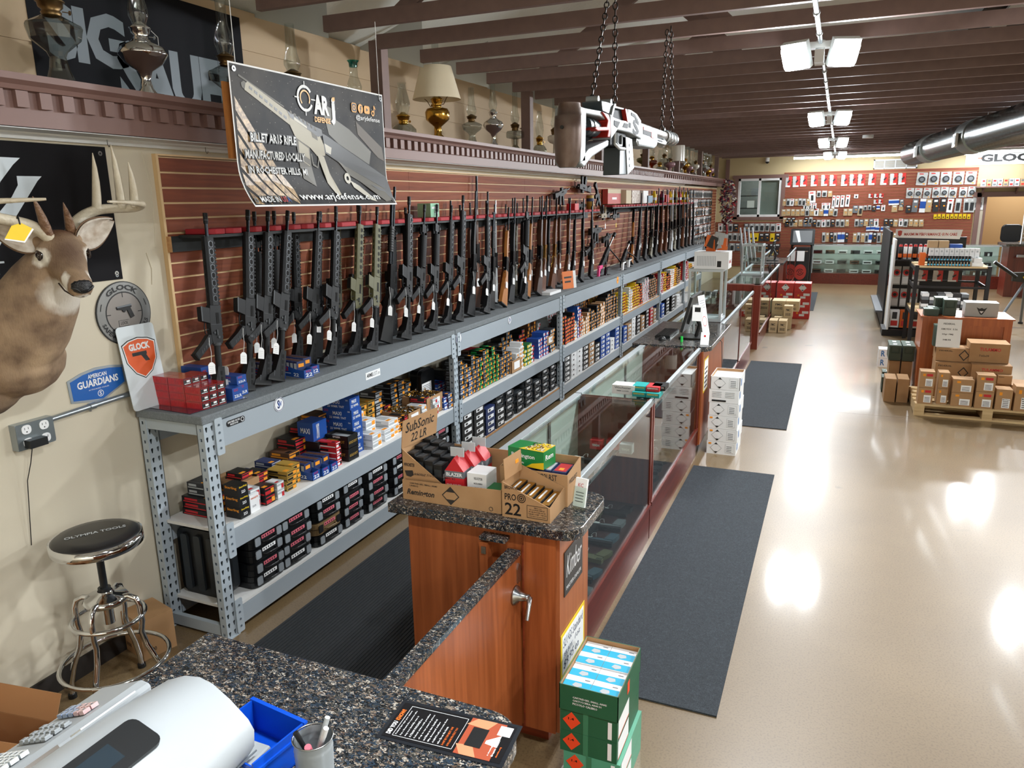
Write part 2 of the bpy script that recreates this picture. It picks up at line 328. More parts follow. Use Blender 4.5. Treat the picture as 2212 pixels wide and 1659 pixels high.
# ceiling: roof deck, joists, webs
cl=thing('ceiling',None,None,kind='structure')
m=MB(); m.poly([(-3.72,-5,3.42),(-3.72,YB+.1,3.42),(-1.6,YB+.1,4.05),(-1.6,-5,4.05)],FOAM); m.poly([(-1.6,-5,4.05),(-1.6,YB+.1,4.05),(8,YB+.1,4.3),(8,-5,4.3)],FOAM); m.build('roof_deck',cl)
m=MB(); m.box(-3.05,8,-.02,.02,0,.092,BROWNB); jm=m.mesh('joist')
y=-1.2; k=0
while y<YB:
    link('joist',jm,cl,loc=(0,y,3.25)); y+=.6; k+=1
m=MB(); m.poly([(-3.62,0,3.4),(-3.05,0,3.22),(-3.05,0,3.62),(-3.62,0,3.42)],mat('perforated_baffle','#c2c6c4',.7)); bm_=m.mesh('eave_baffle')
m=MB(); m.prism([(-2.6,3.31),(-2.45,3.31),(-1.3,4.05),(-1.5,4.05)],-.018,.018,BROWNB,'xzy'); wm=m.mesh('truss_web')
m=MB(); m.prism([(-.7,3.31),(-.85,3.31),(-1.7,4.05),(-1.5,4.05)],-.018,.018,BROWNB,'xzy'); wm2=m.mesh('truss_web')
y=-.6
while y<20:
    link('eave_baffle',bm_,cl,loc=(0,y+.03,0)); link('truss_web',wm if k%2 else wm2,cl,loc=(0,y+.02,0)); y+=1.2; k+=1
# light strips of furring above the joists on the right (white battens seen between the joists)
for i in range(9):
    m=MB(); m.box(1.0+i*.42,1.1+i*.42,3,14,3.50,3.52,LGREY)
    m.build('batten',cl)
m=MB(); m.box(.9,8,-5,22,3.56,3.6,mat('dark_above','#2c2220',.9)); m.build('ceiling_backing',cl)
# conduit and flood fixtures
LAMP=mat('led_lens','#f4faff',.5,emit=26)
HOUS=mat('fixture_white','#cfd3d2',.4)
for r,X in enumerate((-.21,2.6,5.4)):
    m=MB(); m.cyl((X,-4.9,3.215),(X,21,3.215),.014,ALU,n=8)
    y=0
    for q in range(40): m.cyl((X,y,3.215),(X,y+.03,3.215),.02,ALU,n=8); y+=.6 if q%2 else .5
    m.build('conduit',label=('thin metal conduit feeding the row of floodlights down the main aisle','thin metal conduit of the right hand row of floodlights','thin metal conduit of the farthest right row of lights')[r],cat='conduit')
pf=None; kk=0
for X,Y in FIX:
    row='main aisle row' if X<0 else ('right hand row' if X<4 else 'far right row')
    lab='twin-head LED floodlight, '+ORD[[y for y in ROWY].index(Y)]+' of the '+row+' from the till'
    if pf is None:
        pf=thing('flood_fixture',lab,'ceiling light',(X,Y,3.2),0,'twin LED floodlights')
        m=MB(); m.box(-.09,.09,-.04,.04,-.02,.02,HOUS); m.cyl((0,0,.03),(0,0,-.06),.03,HOUS); m.box(-.03,.03,-.1,.06,-.12,-.04,HOUS); m.build('junction_box',pf)
        for s in (-1,1):
            hd_=Vector((s*.35,-.8,-.5)).normalized(); HM=Matrix.Translation((s*.155,-.03,-.065))@hd_.to_track_quat('Z','Y').to_matrix().to_4x4(); h=MB(); h.T=HM; h.box(-.09,.09,-.09,.09,-.05,.0,HOUS); o=h.build('lamp_head',pf)
            h=MB(); h.T=HM; h.prism(rrect(.165,.165,.03,3),0,.025,LAMP,'xyz'); h.build('lens',o)
    else: dup(pf,loc=(X,Y,3.2),label=lab)
for i,(x0,x1) in enumerate(((-1.2,1.25),(2.35,3.9))):
    t=thing('tube_lamp',('long LED tube lamp glowing above the far slatwall, left one','LED tube lamp glowing beside the far wall banner, right one')[i],'ceiling light',((x0+x1)/2,21.3,3.2)); h=(x1-x0)/2
    m=MB(); m.box(-h,h,-.04,.04,0,.05,HOUS); m.build('housing',t); m=MB(); m.cyl((-h,0,-.02),(h,0,-.02),.026,LAMP); m.build('tube',t)
m=MB(); m.cyl((0,0,-.05),(0,0,0),.09,HOUS,n=16); m.build('smoke_detector',loc=(.35,15.2,3.25),label='small white round smoke detector under the dark ceiling beams',cat='smoke detector')
# spiral duct
DUCT=mat('galvanised_duct','#9aa2a3',.22,1)
t=thing('spiral_duct','large galvanised spiral air duct running across the right of the ceiling','air duct',(0,0,0))
A=Vector((1.22,17.2,3.0)); B=Vector((2.35,6.0,3.0)); m=MB(); d=(B-A); L=d.length; d.normalize()
prof=[]; n=150
for i in range(n+1):
    prof.append((.215+(.012 if i%2 else 0),L*i/n))
m.T=Matrix.Translation(A)@d.to_track_quat('Z','Y').to_matrix().to_4x4(); m.lathe(prof,DUCT,24); m.cyl((0,0,-.02),(0,0,0),.2,GREY,n=24); m.build('duct_body',t)
for q in (1.5,4.3,8.3):
    m=MB(); m.T=Matrix.Translation(A)@d.to_track_quat('Z','Y').to_matrix().to_4x4(); m.cyl((0,0,q),(0,0,q+.5),.238,mat('duct_sleeve','#a4adad',.3,.9),n=28); m.build('duct_sleeve',t)
    m=MB(); P0=A+d*(q+.1); m.T=frame(P0+Vector((-.245,0,-.05)),(0,-1,0),(0,0,1)); m.box(-.02,.3,-.09,.09,-.02,.012,HOUS); m.box(0,.28,-.06,.06,.012,.016,mat('vent_dark','#4c5456',.6)); m.build('supply_grille',t)
for q in (.4,2.6,5,7.2,9.6):
    P0=A+d*q; m=MB(); m.cyl(P0+Vector((0,0,.2)),P0+Vector((0,0,.4)),.006,STEEL,n=6); m.build('hanger',t)
# security camera, wall vent
t=thing('dome_camera','small white dome security camera under the ceiling on the back wall','camera',(-1.9,YB-.06,3.2)); m=MB(); m.cyl((0,0,-.05),(0,0,.05),.055,WHITE); m.build('housing',t); m=MB(); m.lathe([(.05,-.05),(.045,-.08),(.02,-.1),(0,-.105)],BLKP,14); m.build('dome',t)
t=thing('wall_vent','white rectangular return air grille above the far slatwall','vent',(1.2,YB-.01,2.99))
m=MB(); m.T=frame((0,0,0),(1,0,0),(0,0,1))
for a in ((-.5,.5,.09,.12),(-.5,.5,-.12,-.09),(-.5,-.47,-.12,.12),(.47,.5,-.12,.12),(-.26,-.24,-.12,.12),(-.01,.01,-.12,.12),(.24,.26,-.12,.12)): m.box(a[0],a[1],a[2],a[3],0,.03,WHITE)
m.build('grille_frame',t)
for i in range(9):
    m=MB(); m.T=frame((0,0,0),(1,0,0),(0,0,1)); m.box(-.48,.48,-.09+i*.021,-.08+i*.021,0,.015,LGREY); m.build('louver',t)
# slatwalls
def slatwall(name,label,o,u,L,z0,z1,SM,lens):
    t=thing(name,label,'wall panel',o)
    M=frame((0,0,0),u,(0,0,1)); m=MB(); m.T=M; m.box(0,L,z0-o[2],z1-o[2],.0,.012,GROOVE); m.build('backing',t)
    nz=int(round((z1-z0)/.0762)); x=0
    while x<L-.01:
        w_=min(lens,L-x)
        m=MB(); m.T=M; m.box(x+.001,x+w_-.001,0,.0655,.012,.022,SM); me=m.mesh('slat')
        for i in range(nz): link('slat',me,t,loc=(0,0,z0-o[2]+i*.0762+.004))
        x+=w_
    return t
_sw=slatwall('slatwall','long cherry slatwall panel with cream grooves behind the rack of rifles',(-3.199,2.90,0),(0,1,0),18.9,1.233,2.452,SLAT,2.44)

m=MB(); m.box(0,.028,-.015,0,1.233,2.455,GROOVE); m.build('edge_strip',_sw); m=MB(); m.box(0,.028,-.015,18.9,2.455,2.464,GROOVE); m.build('top_strip',_sw)
slatwall('slatwall','large cherry slatwall across the back wall hung with blister packs',(-1.45,YB-.001,0),(1,0,0),4.5,.345,2.86,SLATX,4.5)
slatwall('slatwall','low cherry slatwall under the sliding window in the far left corner',(-3.19,YB-.001,0),(1,0,0),1.74,.35,1.55,SLATX,1.74)
# floor mats
for i,(x0,x1,y0,y1) in enumerate(((-.97,-.32,2.93,6.1),(-.97,-.31,7.43,10.63),(-.86,-.33,15.95,19.15))):
    m=MB(); m.box(x0,x1,y0,y1,0,.008,MATGREY); m.build('floor_mat',label=('dark grey carpet runner beside the nearest glass case','dark grey carpet runner beside the second pair of glass cases','small looking dark grey runner near the kiosk, farthest of three')[i],cat='floor mat',group='grey carpet runners')
RUB=mat('ribbed_rubber','#24272a',.6); t=thing('rubber_mat','black ribbed rubber mat on the floor behind the counter','floor mat',(-2.6,1.75,0))
m=MB(); m.box(0,.9,0,4.0,0,.006,RUB); m.build('mat_base',t)
m=MB(); 
for i in range(44): m.box(.01+i*.0202,.02+i*.0202,.01,3.99,.006,.009,RUB)
m.build('ribs',t,kind='stuff')
# ================= steel shelving against the left wall
PY=[2.655,5.235,7.79,10.35,12.9,15.2,17.2]; XF=-2.755; DZ0=1.215
rk=thing('shelving_rack','long grey steel shelving run with carpeted top deck along the left wall','shelving',(0,0,0))
def teardrop(cx,cy,w,h):
    return [(cx-w*.5,cy+h*.28),(cx-w*.3,cy+h*.5),(cx+w*.3,cy+h*.5),(cx+w*.5,cy+h*.28),(cx+w*.38,cy),(cx+w*.2,cy-h*.5),(cx-w*.2,cy-h*.5),(cx-w*.38,cy)]
def sheet(m,x0,x1,z0,z1,pitch,cols,shape,M_):
    """flat perforated strip in local xy of M_"""
    T0=m.T; m.T=T0@M_; n=int((z1-z0)/pitch); cw=(x1-x0)/cols
    for i in range(n):
        for c in range(cols):
            a,b=x0+c*cw,x0+(c+1)*cw; lo,hi=z0+i*pitch,z0+(i+1)*pitch; hole=shape((a+b)/2,(lo+hi)/2)
            out=[(a,hi-pitch*.22),(a,hi),(b,hi),(b,hi-pitch*.22),(b,(lo+hi)/2-pitch*.1),(b,lo),(a,lo),(a,(lo+hi)/2-pitch*.1)]
            vs=[(p[0],p[1],0) for p in out]+[(p[0],p[1],0) for p in hole]+[(p[0],p[1],-.003) for p in hole]
            m.add(vs,[(k,k+8,(k+1)%8+8,(k+1)%8) for k in range(8)]+[(k+8,k+16,(k+1)%8+16,(k+1)%8+8) for k in range(8)],RACK)
    m.box(x0,x1,z0+n*pitch,z1,-.002,0,RACK); m.T=T0
sq=lambda cx,cy:[(cx-.006,cy+.008),(cx-.004,cy+.008),(cx+.004,cy+.008),(cx+.006,cy+.008),(cx+.006,cy),(cx+.006,cy-.008),(cx-.006,cy-.008),(cx-.006,cy)]
td=lambda cx,cy:teardrop(cx,cy,.016,.026)
def post_mesh(W=.072,D=.045,H=1.2):
    m=MB()
    sheet(m,0,W,0,H,.0508,2,td,frame((0,0,0),(0,1,0),(0,0,1)))       # wide face toward the aisle
    sheet(m,-D,0,0,H,.0508,1,sq,frame((0,0,0),(1,0,0),(0,0,1)))      # narrow face toward the till
    m.box(-D,-D+.003,0,.02,0,H,RACK); m.box(-D,0,W-.003,W,0,H,RACK); m.box(-D+.001,-D+.0015,.003,W-.003,0,H,mat('post_inside','#5d6870',.6))
    m.box(-.055,.01,-.008,W+.008,0,.005,RACK)
    return m.mesh('post')
pm=post_mesh()
for i,y in enumerate(PY):
    y_=y-.036 if i else y-.065
    link('post',pm,rk,loc=(XF,y_,0)); o=link('post',pm,rk,loc=(-3.14,y_,0))
    for z in (.045,1.145): m=MB(); m.box(-3.15,XF-.03,y_+.004,y_+.03,z-.03,z+.03,RACK); m.build('end_brace',rk)
LV=[(1.03,1.172,1.17),(.470,.583,.585),(.04,.146,.15)]
conn=MB(); conn.prism(rrect(.05,.19,.008,2),0,.006,RACK,'yzx')
for z in (.06,.02,-.02,-.06): conn.cyl((.006,0,z),(.009,0,z),.006,mat('rivet_dark','#55606a',.4),n=8)
cm=conn.mesh('connector')
for i in range(6):
    a,b=PY[i]+(.03 if i else .005),PY[i+1]-.03
    for z0,z1,zs in LV:
        m=MB(); m.box(XF-.03,XF+.004,a,b,z0,z1-.004,BEAM); m.build('beam',rk)
        m=MB(); m.box(-3.16,-3.145,a,b,z0,z1,BEAM); m.build('beam',rk)
        for y in (a+.02,b-.02): link('connector',cm,rk,loc=(XF+.004,y,z0+.06))
        if zs<1: m=MB(); m.box(-3.16,XF-.004,a-.02,b+.02,zs-.005,zs+.0115,WHITEB); m.box(XF-.004,XF+.002,a,b,zs-.005,zs+.0115,CHIP if (i,zs) in ((1,.15),(3,.585)) else WHITEB); m.build('shelf_board',rk)
m=MB(); 
for a,b in ((2.58,5.23),(5.234,9.05),(9.054,13.2),(13.204,17.28)): m.box(-3.19,XF+.006,a,b,1.172,DZ0,CARPETW)
m.build('carpet_deck',rk,bevel=.006)
for y in (3.75,6.4,9.0): pass
ZM=.597; ZL=.162
# stickers on the beam
def round_sign(name,label,o,u,v,r,disc,art,parts=()):
    t=thing(name,label,'sticker',mw=frame(o,u,v)); m=MB(); m.cyl((0,0,0),(0,0,.001),r,disc,n=28); m.build('disc',t); m=MB(); art(m,r); m.build('print',t); return t
def ring(m,r0,r1,M_,h=.0014,n=32,a0=0,a1=2*PI,cx=0,cy=0):
    vs=[];N=n+1
    for i in range(N):
        t=a0+(a1-a0)*i/n
        for r in (r0,r1): vs.append((cx+r*math.cos(t),cy+r*math.sin(t),h))
    m.add(vs,[(2*i,2*i+1,2*i+3,2*i+2) for i in range(n)],M_)
def art_sw(m,r):
    ring(m,r*.8,r*.88,DKBLUE); ring(m,r*.95,r*.99,DKBLUE); put_text(m,'S',-r*.36,-r*.55,r*.1,r*.6,DKBLUE,.0016,.03); put_text(m,'W',-r*.25,-r*.35,r*.5,r*.35,BLUE,.0018,.02)
round_sign('round_sticker','round white and navy monogram sticker on the near shelf beam',(XF+.0045,3.13,1.14),(0,1,0),(0,0,1),.042,WHITE,art_sw)
round_sign('round_sticker','small pale round sticker midway along the second shelf beam',(XF+.0045,6.33,1.13),(0,1,0),(0,0,1),.04,WHITE,art_sw)
def art_flag(m,r):
    for i in range(6): m.quad((-.0,-r*.8+i*r*.28,.0014),(r*.55,0,0),(0,r*.13,0),REDP)
    ring(m,r*.1,r*.8,DKBLUE,a0=PI/2,a1=1.5*PI); ring(m,r*.9,r*.98,DKBLUE)
round_sign('round_sticker','round flag striped sticker on the beam joint of the first two bays',(XF+.0045,5.29,1.135),(0,1,0),(0,0,1),.052,WHITE,art_flag)
def art_x(m,r): ring(m,r*.8,r*.95,BLACK); put_text(m,'N',-r*.4,-r*.4,r*.4,r*.5,BLACK,.0015,.03)
round_sign('round_sticker','round sticker with black ring at the third bay beam joint',(XF+.0045,7.86,1.13),(0,1,0),(0,0,1),.042,LGREY,art_x)
round_sign('round_sticker','round orange sticker on the shelf beam of the fourth bay joint',(XF+.0045,10.1,1.13),(0,1,0),(0,0,1),.05,ORANGE,lambda m,r:m.quad((-r*.4,-r*.1,.0014),(r*.8,0,0),(0,r*.2,0),BLACK))
t=thing('beam_sticker','black oval sticker LIVE FREE OR DIE on the near shelf beam','sticker',mw=frame((XF+.0045,2.80,1.135),(0,1,0),(0,0,1)))
m=MB(); m.prism(rrect(.13,.032,.015),0,.001,BLACK,'xyz'); m.build('disc',t); m=MB(); put_text(m,'LIVE FREE OR DIE',-.055,.001,.028,.011,WHITE,.0014,.02); put_text(m,'MADE IN NH',-.04,-.011,.015,-.002,WHITE,.0014,.02); ring(m,.009,.012,WHITE,cx=.047); m.build('print',t)
t=thing('beam_sticker','white ARMSLIST sticker on the shelf beam below the rifles','sticker',mw=frame((XF+.0045,4.05,1.11),(0,1,0),(0,0,1)))
m=MB(); m.box(-.085,.085,-.024,.024,0,.001,WHITE); m.build('backing',t); m=MB(); put_text(m,'ARMS',-.075,-.012,-.005,.014,BLACK,.0014,.03); put_text(m,'LIST',.0,-.012,.05,.014,GREY,.0014,0); put_text(m,'.com',.052,-.012,.078,.004,GREY,.0014,0); m.build('print',t)
# ================= rifles
LEDGE=mat('slot_edge','#4a4f54',.4,.3)
def hexa(cy,cz,w,h): return [(cy-w/2,cz-h*.28),(cy,cz-h/2),(cy+w/2,cz-h*.28),(cy+w/2,cz+h*.28),(cy,cz+h/2),(cy-w/2,cz+h*.28)]
def tagpart(t,x,y,z,m_=PAPER,drop=.16,lean=.0):
    m=MB(); m.tube([(x,y,z),(x+.01,y-.01,z-.03),(x+.012,y+lean*.5,z-drop*.6),(x+.012,y+lean,z-drop)],.0012,WHITE,4)
    m.prism([(y+lean-.02,z-drop-.062),(y+lean+.02,z-drop-.062),(y+lean+.02,z-drop-.012),(y+lean+.008,z-drop),(y+lean-.008,z-drop),(y+lean-.02,z-drop-.012)],x+.011,x+.0125,m_,'yzx')
    for k in range(4): m.box(x+.0125,x+.0128,y+lean-.014,y+lean+.012,z-drop-.022-k*.01,z-drop-.0205-k*.01,LGREY)
    m.build('price_tag',t,label='white paper price tag on a string' if m_ is PAPER else 'yellow paper price tag on a string')
def p_(t,n,f,label=None): m=MB(); f(m); return m.build(n,t,label=label)
def make_ar(kind,label,group):
    B,S=(OD,ODD) if kind=='od' else (GUN,GUND); t=thing('rifle',label,'rifle',group=group)
    def stock(m):
        m.prism([(-.098,0),(.02,.0),(.022,.17),(-.016,.175),(-.03,.12),(-.05,.05),(-.09,.022)],-.018,.018,GUN); m.prism([(-.1,-.006),(.022,-.006),(.02,.004),(-.098,.004)],-.02,.02,BLKP)
        for k in range(4): m.box(.0181,.0188,-.005,.006,.03+k*.032,.052+k*.032,GUND); m.box(.0178,.0186,-.014,-.0115,.02,.155,GUN2)
        m.box(.0181,.0188,-.06,-.054,.02,.05,GUN2)
    p_(t,'stock',stock)
    p_(t,'buffer_tube',lambda m:(m.cyl((0,.003,.16),(0,.003,.30),.0155,GUN),m.cyl((0,.003,.285),(0,.003,.30),.021,GUN2)))
    def rec(m):
        m.prism([(-.03,.295),(.024,.295),(.03,.31),(.03,.50),(-.03,.50),(-.034,.47),(-.038,.40),(-.036,.33)],-.015,.015,B)
        m.cyl((.015,.006,.33),(.019,.006,.33),.007,GUN2,n=8); m.cyl((.015,-.018,.355),(.019,-.018,.355),.006,GUN2,n=8); m.box(.015,.0165,.0,.016,.40,.46,S); m.box(.015,.021,-.006,.0,.34,.37,GUN2); m.box(.0151,.0158,-.034,.028,.398,.4,GUN2)
    p_(t,'receiver',rec)
    def mag(m):
        m.prism([(-.034,.405),(-.082,.418),(-.086,.425),(-.086,.49),(-.08,.494),(-.034,.485)],-.0145,.0145,B); m.prism([(-.088,.423),(-.0865,.423),(-.0865,.491),(-.088,.491)],-.012,.012,GUND); m.prism([(-.087,.418),(-.08,.418),(-.08,.496),(-.087,.496)],.0145,.0165,GUN2 if kind!='od' else OD)
    p_(t,'magazine_well',mag)
    p_(t,'grip',lambda m:(m.prism([(-.032,.345),(-.034,.30),(-.062,.275),(-.118,.222),(-.138,.252),(-.085,.305),(-.052,.345)],-.014,.014,GUN),m.prism([(-.116,.220),(-.140,.250),(-.145,.247),(-.12,.215)],-.015,.015,GUND),[m.box(.0141,.0148,-.1+i*.012,-.096+i*.012,.25+i*.012,.266+i*.012,GUN2) for i in range(4)]))
    p_(t,'trigger_guard',lambda m:m.tube([(0,-.036,.345),(0,-.06,.35),(0,-.064,.385),(0,-.06,.41),(0,-.04,.412)],.003,B,6))
    p_(t,'trigger',lambda m:m.tube([(0,-.034,.37),(0,-.046,.375),(0,-.055,.368)],.0025,GUN2,5))
    if kind=='a2':
        def hg(m):
            prof=[]
            for i in range(30): prof.append((.026 if i%2 else .029,.5+i*.0085))
            T0=m.T; m.lathe(prof,GUN,14); m.T=T0
        p_(t,'handguard',hg); p_(t,'front_sight',lambda m:m.prism([(-.02,.77),(.02,.77),(.055,.8),(.055,.81),(.02,.83),(-.02,.83)],-.006,.006,GUN))
    else:
        def hg(m):
            m.prism([(.0,-.028),(.012,-.026),(.019,-.014),(.019,.018),(.011,.03),(-.011,.03),(-.019,.018),(-.019,-.014),(-.012,-.026)],.50,.86,B,'xyz')
            for i in range(8):
                z=.535+i*.041
                m.prism(hexa(0.002,z,.026,.037),.0190,.0200,LEDGE if B is GUN else OD); m.prism(hexa(0.003,z,.0185,.030),.0190,.0206,S)
                m.prism([(-.028,z-.012),(-.0265,z-.012),(-.0265,z+.012),(-.028,z+.012)],-.003,.003,S)
        p_(t,'handguard',hg)
    p_(t,'top_rail',lambda m:(m.box(-.008,.008,.03,.033,.32,.84,B),[m.box(-.01,.01,.033,.038,.325+i*.02,.336+i*.02,B) for i in range(26)]))
    p_(t,'barrel',lambda m:(m.cyl((0,.002,.5),(0,.002,.95),.0085,BLUED),m.cyl((0,.002,.93),(0,.002,.985),.0115,GUN),m.cyl((0,.002,.945),(0,.002,.95),.0125,GUN2)))
    tagpart(t,.022,-.06,.33,drop=.13,lean=-.01)
    return t
def make_long(kind,label,group):
    t=thing('rifle' if kind not in('pump','over') else 'shotgun',label,'rifle' if kind not in ('pump','over') else 'shotgun',group=group)
    W={'walnut':WALNUT,'honey':HONEY,'dark':DARKW,'syn':GUN,'pump':BLKP,'over':WALNUT,'lever':WALNUT,'camo':CAMO,'grey':LGREY}[kind]
    p_(t,'stock',lambda m:(m.prism([(-.115,.01),(.006,0),(.012,.16),(.005,.26),(.0,.34),(-.032,.35),(-.034,.30),(-.05,.26),(-.052,.235),(-.06,.22)],-.018,.018,W),m.prism([(-.117,.008),(.008,-.008),(.006,.002),(-.115,.02)],-.019,.019,BLKP)))
    p_(t,'receiver',lambda m:(m.prism([(-.03,.32),(.016,.31),(.02,.34),(.018,.50),(-.028,.50)],-.014,.014,BRASS if kind=='lever' else BLUED),m.box(.014,.0148,-.0,.012,.39,.46,GUND)))
    p_(t,'trigger_guard',lambda m:m.tube([(0,-.03,.33),(0,-.056,.335),(0,-.058,.37),(0,-.03,.385)] if kind!='lever' else [(0,-.03,.36),(0,-.055,.35),(0,-.06,.30),(0,-.08,.235),(0,-.065,.215),(0,-.045,.25),(0,-.035,.31)],.003,BRASS if kind=='lever' else BLUED,6))
    if kind=='pump': p_(t,'fore_end',lambda m:(m.cyl((0,-.018,.58),(0,-.018,.74),.019,BLKP),[m.cyl((0,-.018,.59+i*.016),(0,-.018,.596+i*.016),.021,GUN) for i in range(9)],m.cyl((0,-.02,.5),(0,-.02,.92),.011,BLUED)))
    else: p_(t,'fore_end',lambda m:m.prism([(-.03,.49),(-.002,.49),(-.004,.74),(-.012,.76),(-.026,.74),(-.034,.6)],-.015,.015,W))
    p_(t,'barrel',lambda m:(m.cyl((0,.004,.5),(0,.004,1.0),.0085,STEEL if kind=='grey' else BLUED),m.box(-.001,.001,.012,.02,.97,.98,BLUED),m.cyl((0,.004,.72),(0,.004,.728),.013,BRASS if kind=='lever' else BLUED)))
    if kind in('walnut','syn','camo','grey'): p_(t,'bolt_handle',lambda m:(m.cyl((.01,.0,.37),(.035,-.01,.355),.0035,STEEL),m.lathe([(0,-.008),(.007,-.003),(.007,.003),(0,.008)],STEEL,8,(.038,-.012,.353))))
    if kind in ('walnut','camo'): p_(t,'sling_stud',lambda m:m.cyl((0,-.09,.05),(0,-.105,.055),.004,BLUED,n=6))
    tagpart(t,.022,-.05,.35,drop=.12,lean=.0)
    return t
PROTO={}
def place_rifle(kind,b,mz,label,group,z0=0):
    b=Vector(b); mz=Vector(mz); up=(mz-b); L=up.length; up.normalize(); x=Vector((1,0,0)); x=(x-up*up.x).normalized(); y=up.cross(x); s=L/(.985 if kind in('ar','od','a2') else 1.0)
    M=Matrix.Identity(4)
    for i in range(3): M[i][0]=x[i]*s; M[i][1]=y[i]*s*1.16; M[i][2]=up[i]*s; M[i][3]=b[i]
    if kind not in PROTO:
        t=(make_ar if kind in('ar','od','a2') else make_long)(kind,label,group); t.matrix_world=M; PROTO[kind]=t
    else: t=dup(PROTO[kind],mw=M,label=label,group=group)
    return t
KD={'ar':'black rifle with slotted handguard','od':'olive green rifle with slotted handguard','a2':'black rifle with ribbed round handguard','walnut':'walnut-stocked bolt rifle','honey':'honey-wood-stocked long gun','dark':'dark-wood-stocked long gun','syn':'black synthetic-stocked rifle','pump':'black pump shotgun','over':'walnut double-barrel style shotgun','lever':'brass-framed lever rifle','camo':'camouflage-stocked rifle','grey':'grey-stocked stainless rifle'}
RF=[(-2.90,2.87,2.98,2.17,'f','ar'),(-2.89,3.07,3.29,2.18,'f','ar'),(-2.89,3.20,3.45,2.17,'f','ar'),(-2.88,3.30,3.62,2.17,'f','ar'),
(-3.10,3.42,3.50,2.17,'r','a2'),(-3.10,3.56,3.67,2.17,'r','a2'),(-3.10,3.75,3.85,2.16,'r','ar'),(-2.93,3.66,3.91,2.16,'f','ar'),(-2.87,3.78,4.09,2.15,'f','ar'),
(-3.07,4.12,4.29,2.19,'r','od'),(-2.93,4.13,4.36,2.19,'f','od'),(-2.88,4.27,4.57,2.18,'f','od'),(-3.07,4.6,4.79,2.18,'r','a2'),(-2.93,4.55,4.81,2.32,'f','pump'),(-3.08,4.85,5.00,2.16,'r','a2'),
(-2.88,4.72,5.01,2.25,'f','ar'),(-3.08,5.05,5.19,2.17,'r','ar'),(-2.93,4.98,5.24,2.19,'f','a2'),(-3.09,5.28,5.44,2.16,'r','a2'),(-2.90,5.16,5.44,2.19,'f','a2'),(-3.08,5.5,5.65,2.17,'r','ar'),(-2.93,5.46,5.69,2.18,'f','ar'),
(-2.90,5.62,5.91,2.26,'f','ar'),(-3.08,5.98,6.13,2.18,'r','ar'),(-2.93,5.92,6.16,2.30,'f','syn'),(-3.10,6.38,6.48,2.44,'r','walnut'),(-2.87,6.10,6.40,2.19,'f','ar'),(-2.93,6.35,6.56,2.18,'f','pump'),(-3.09,6.77,6.90,2.22,'r','grey'),
(-2.89,6.55,6.89,2.15,'f','honey'),(-2.93,6.82,7.05,2.24,'f','syn'),(-3.08,7.17,7.33,2.24,'r','syn'),(-3.10,7.3,7.45,2.19,'r','camo'),(-2.89,7.05,7.38,2.26,'f','a2'),(-2.93,7.25,7.52,2.21,'f','honey'),(-3.09,7.7,7.89,2.25,'r','walnut'),
(-2.89,7.48,7.81,2.26,'f','dark'),(-2.93,7.70,7.95,2.26,'f','lever'),(-3.08,8.22,8.44,2.25,'r','syn'),(-2.92,7.98,8.28,2.24,'f','lever'),(-3.05,8.4,8.66,2.25,'r','walnut'),(-3.08,8.62,8.80,2.26,'r','over'),(-2.90,8.40,8.75,2.24,'f','over'),
(-3.07,8.95,9.12,2.24,'r','pump'),(-2.88,8.92,9.28,2.23,'f','syn'),(-2.89,9.36,9.65,2.20,'f','pump'),
(-2.93,11.6,11.89,2.06,'f','honey'),(-2.94,11.98,12.35,2.31,'f','syn'),(-2.92,12.45,12.75,2.27,'f','syn'),(-2.93,12.9,13.26,2.2,'f','camo'),(-2.94,13.3,13.62,2.40,'f','syn'),(-2.93,13.68,13.96,2.37,'f','walnut'),(-2.93,14.1,14.4,2.37,'f','walnut'),
(-2.93,14.63,14.85,2.37,'f','grey'),(-2.94,15.0,15.15,2.42,'f','camo'),(-2.94,15.4,15.52,2.45,'f','syn'),(-2.93,15.8,15.95,2.44,'f','walnut'),(-2.93,16.2,16.35,2.43,'f','pump'),(-2.93,16.55,16.75,2.41,'f','dark'),(-2.92,16.95,17.1,2.4,'f','syn'),
(-3.09,3.95,4.12,2.16,'r','syn'),(-3.09,4.40,4.55,2.2,'r','ar'),(-3.09,5.75,5.95,2.22,'r','walnut'),(-3.09,6.22,6.33,2.2,'r','dark'),(-3.09,6.6,6.72,2.3,'r','pump'),(-3.09,6.98,7.15,2.18,'r','walnut'),(-3.09,7.48,7.62,2.24,'r','syn'),(-3.09,7.95,8.12,2.25,'r','dark'),(-3.09,8.06,8.28,2.2,'r','pump'),(-3.09,9.2,9.4,2.2,'r','syn'),
(-3.09,12.2,12.45,2.3,'r','syn'),(-3.09,12.7,12.95,2.3,'r','pump'),(-3.09,13.1,13.3,2.3,'r','dark'),(-3.09,13.5,13.7,2.36,'r','syn'),(-3.09,13.9,14.1,2.36,'r','pump'),(-3.09,14.3,14.5,2.36,'r','syn'),(-3.09,14.8,15.0,2.4,'r','walnut'),(-3.09,15.2,15.35,2.4,'r','pump'),(-3.09,15.6,15.75,2.4,'r','syn'),(-3.09,16.0,16.15,2.4,'r','dark'),(-3.09,16.4,16.5,2.4,'r','syn'),(-3.09,16.75,16.9,2.4,'r','pump')]
cnt={}
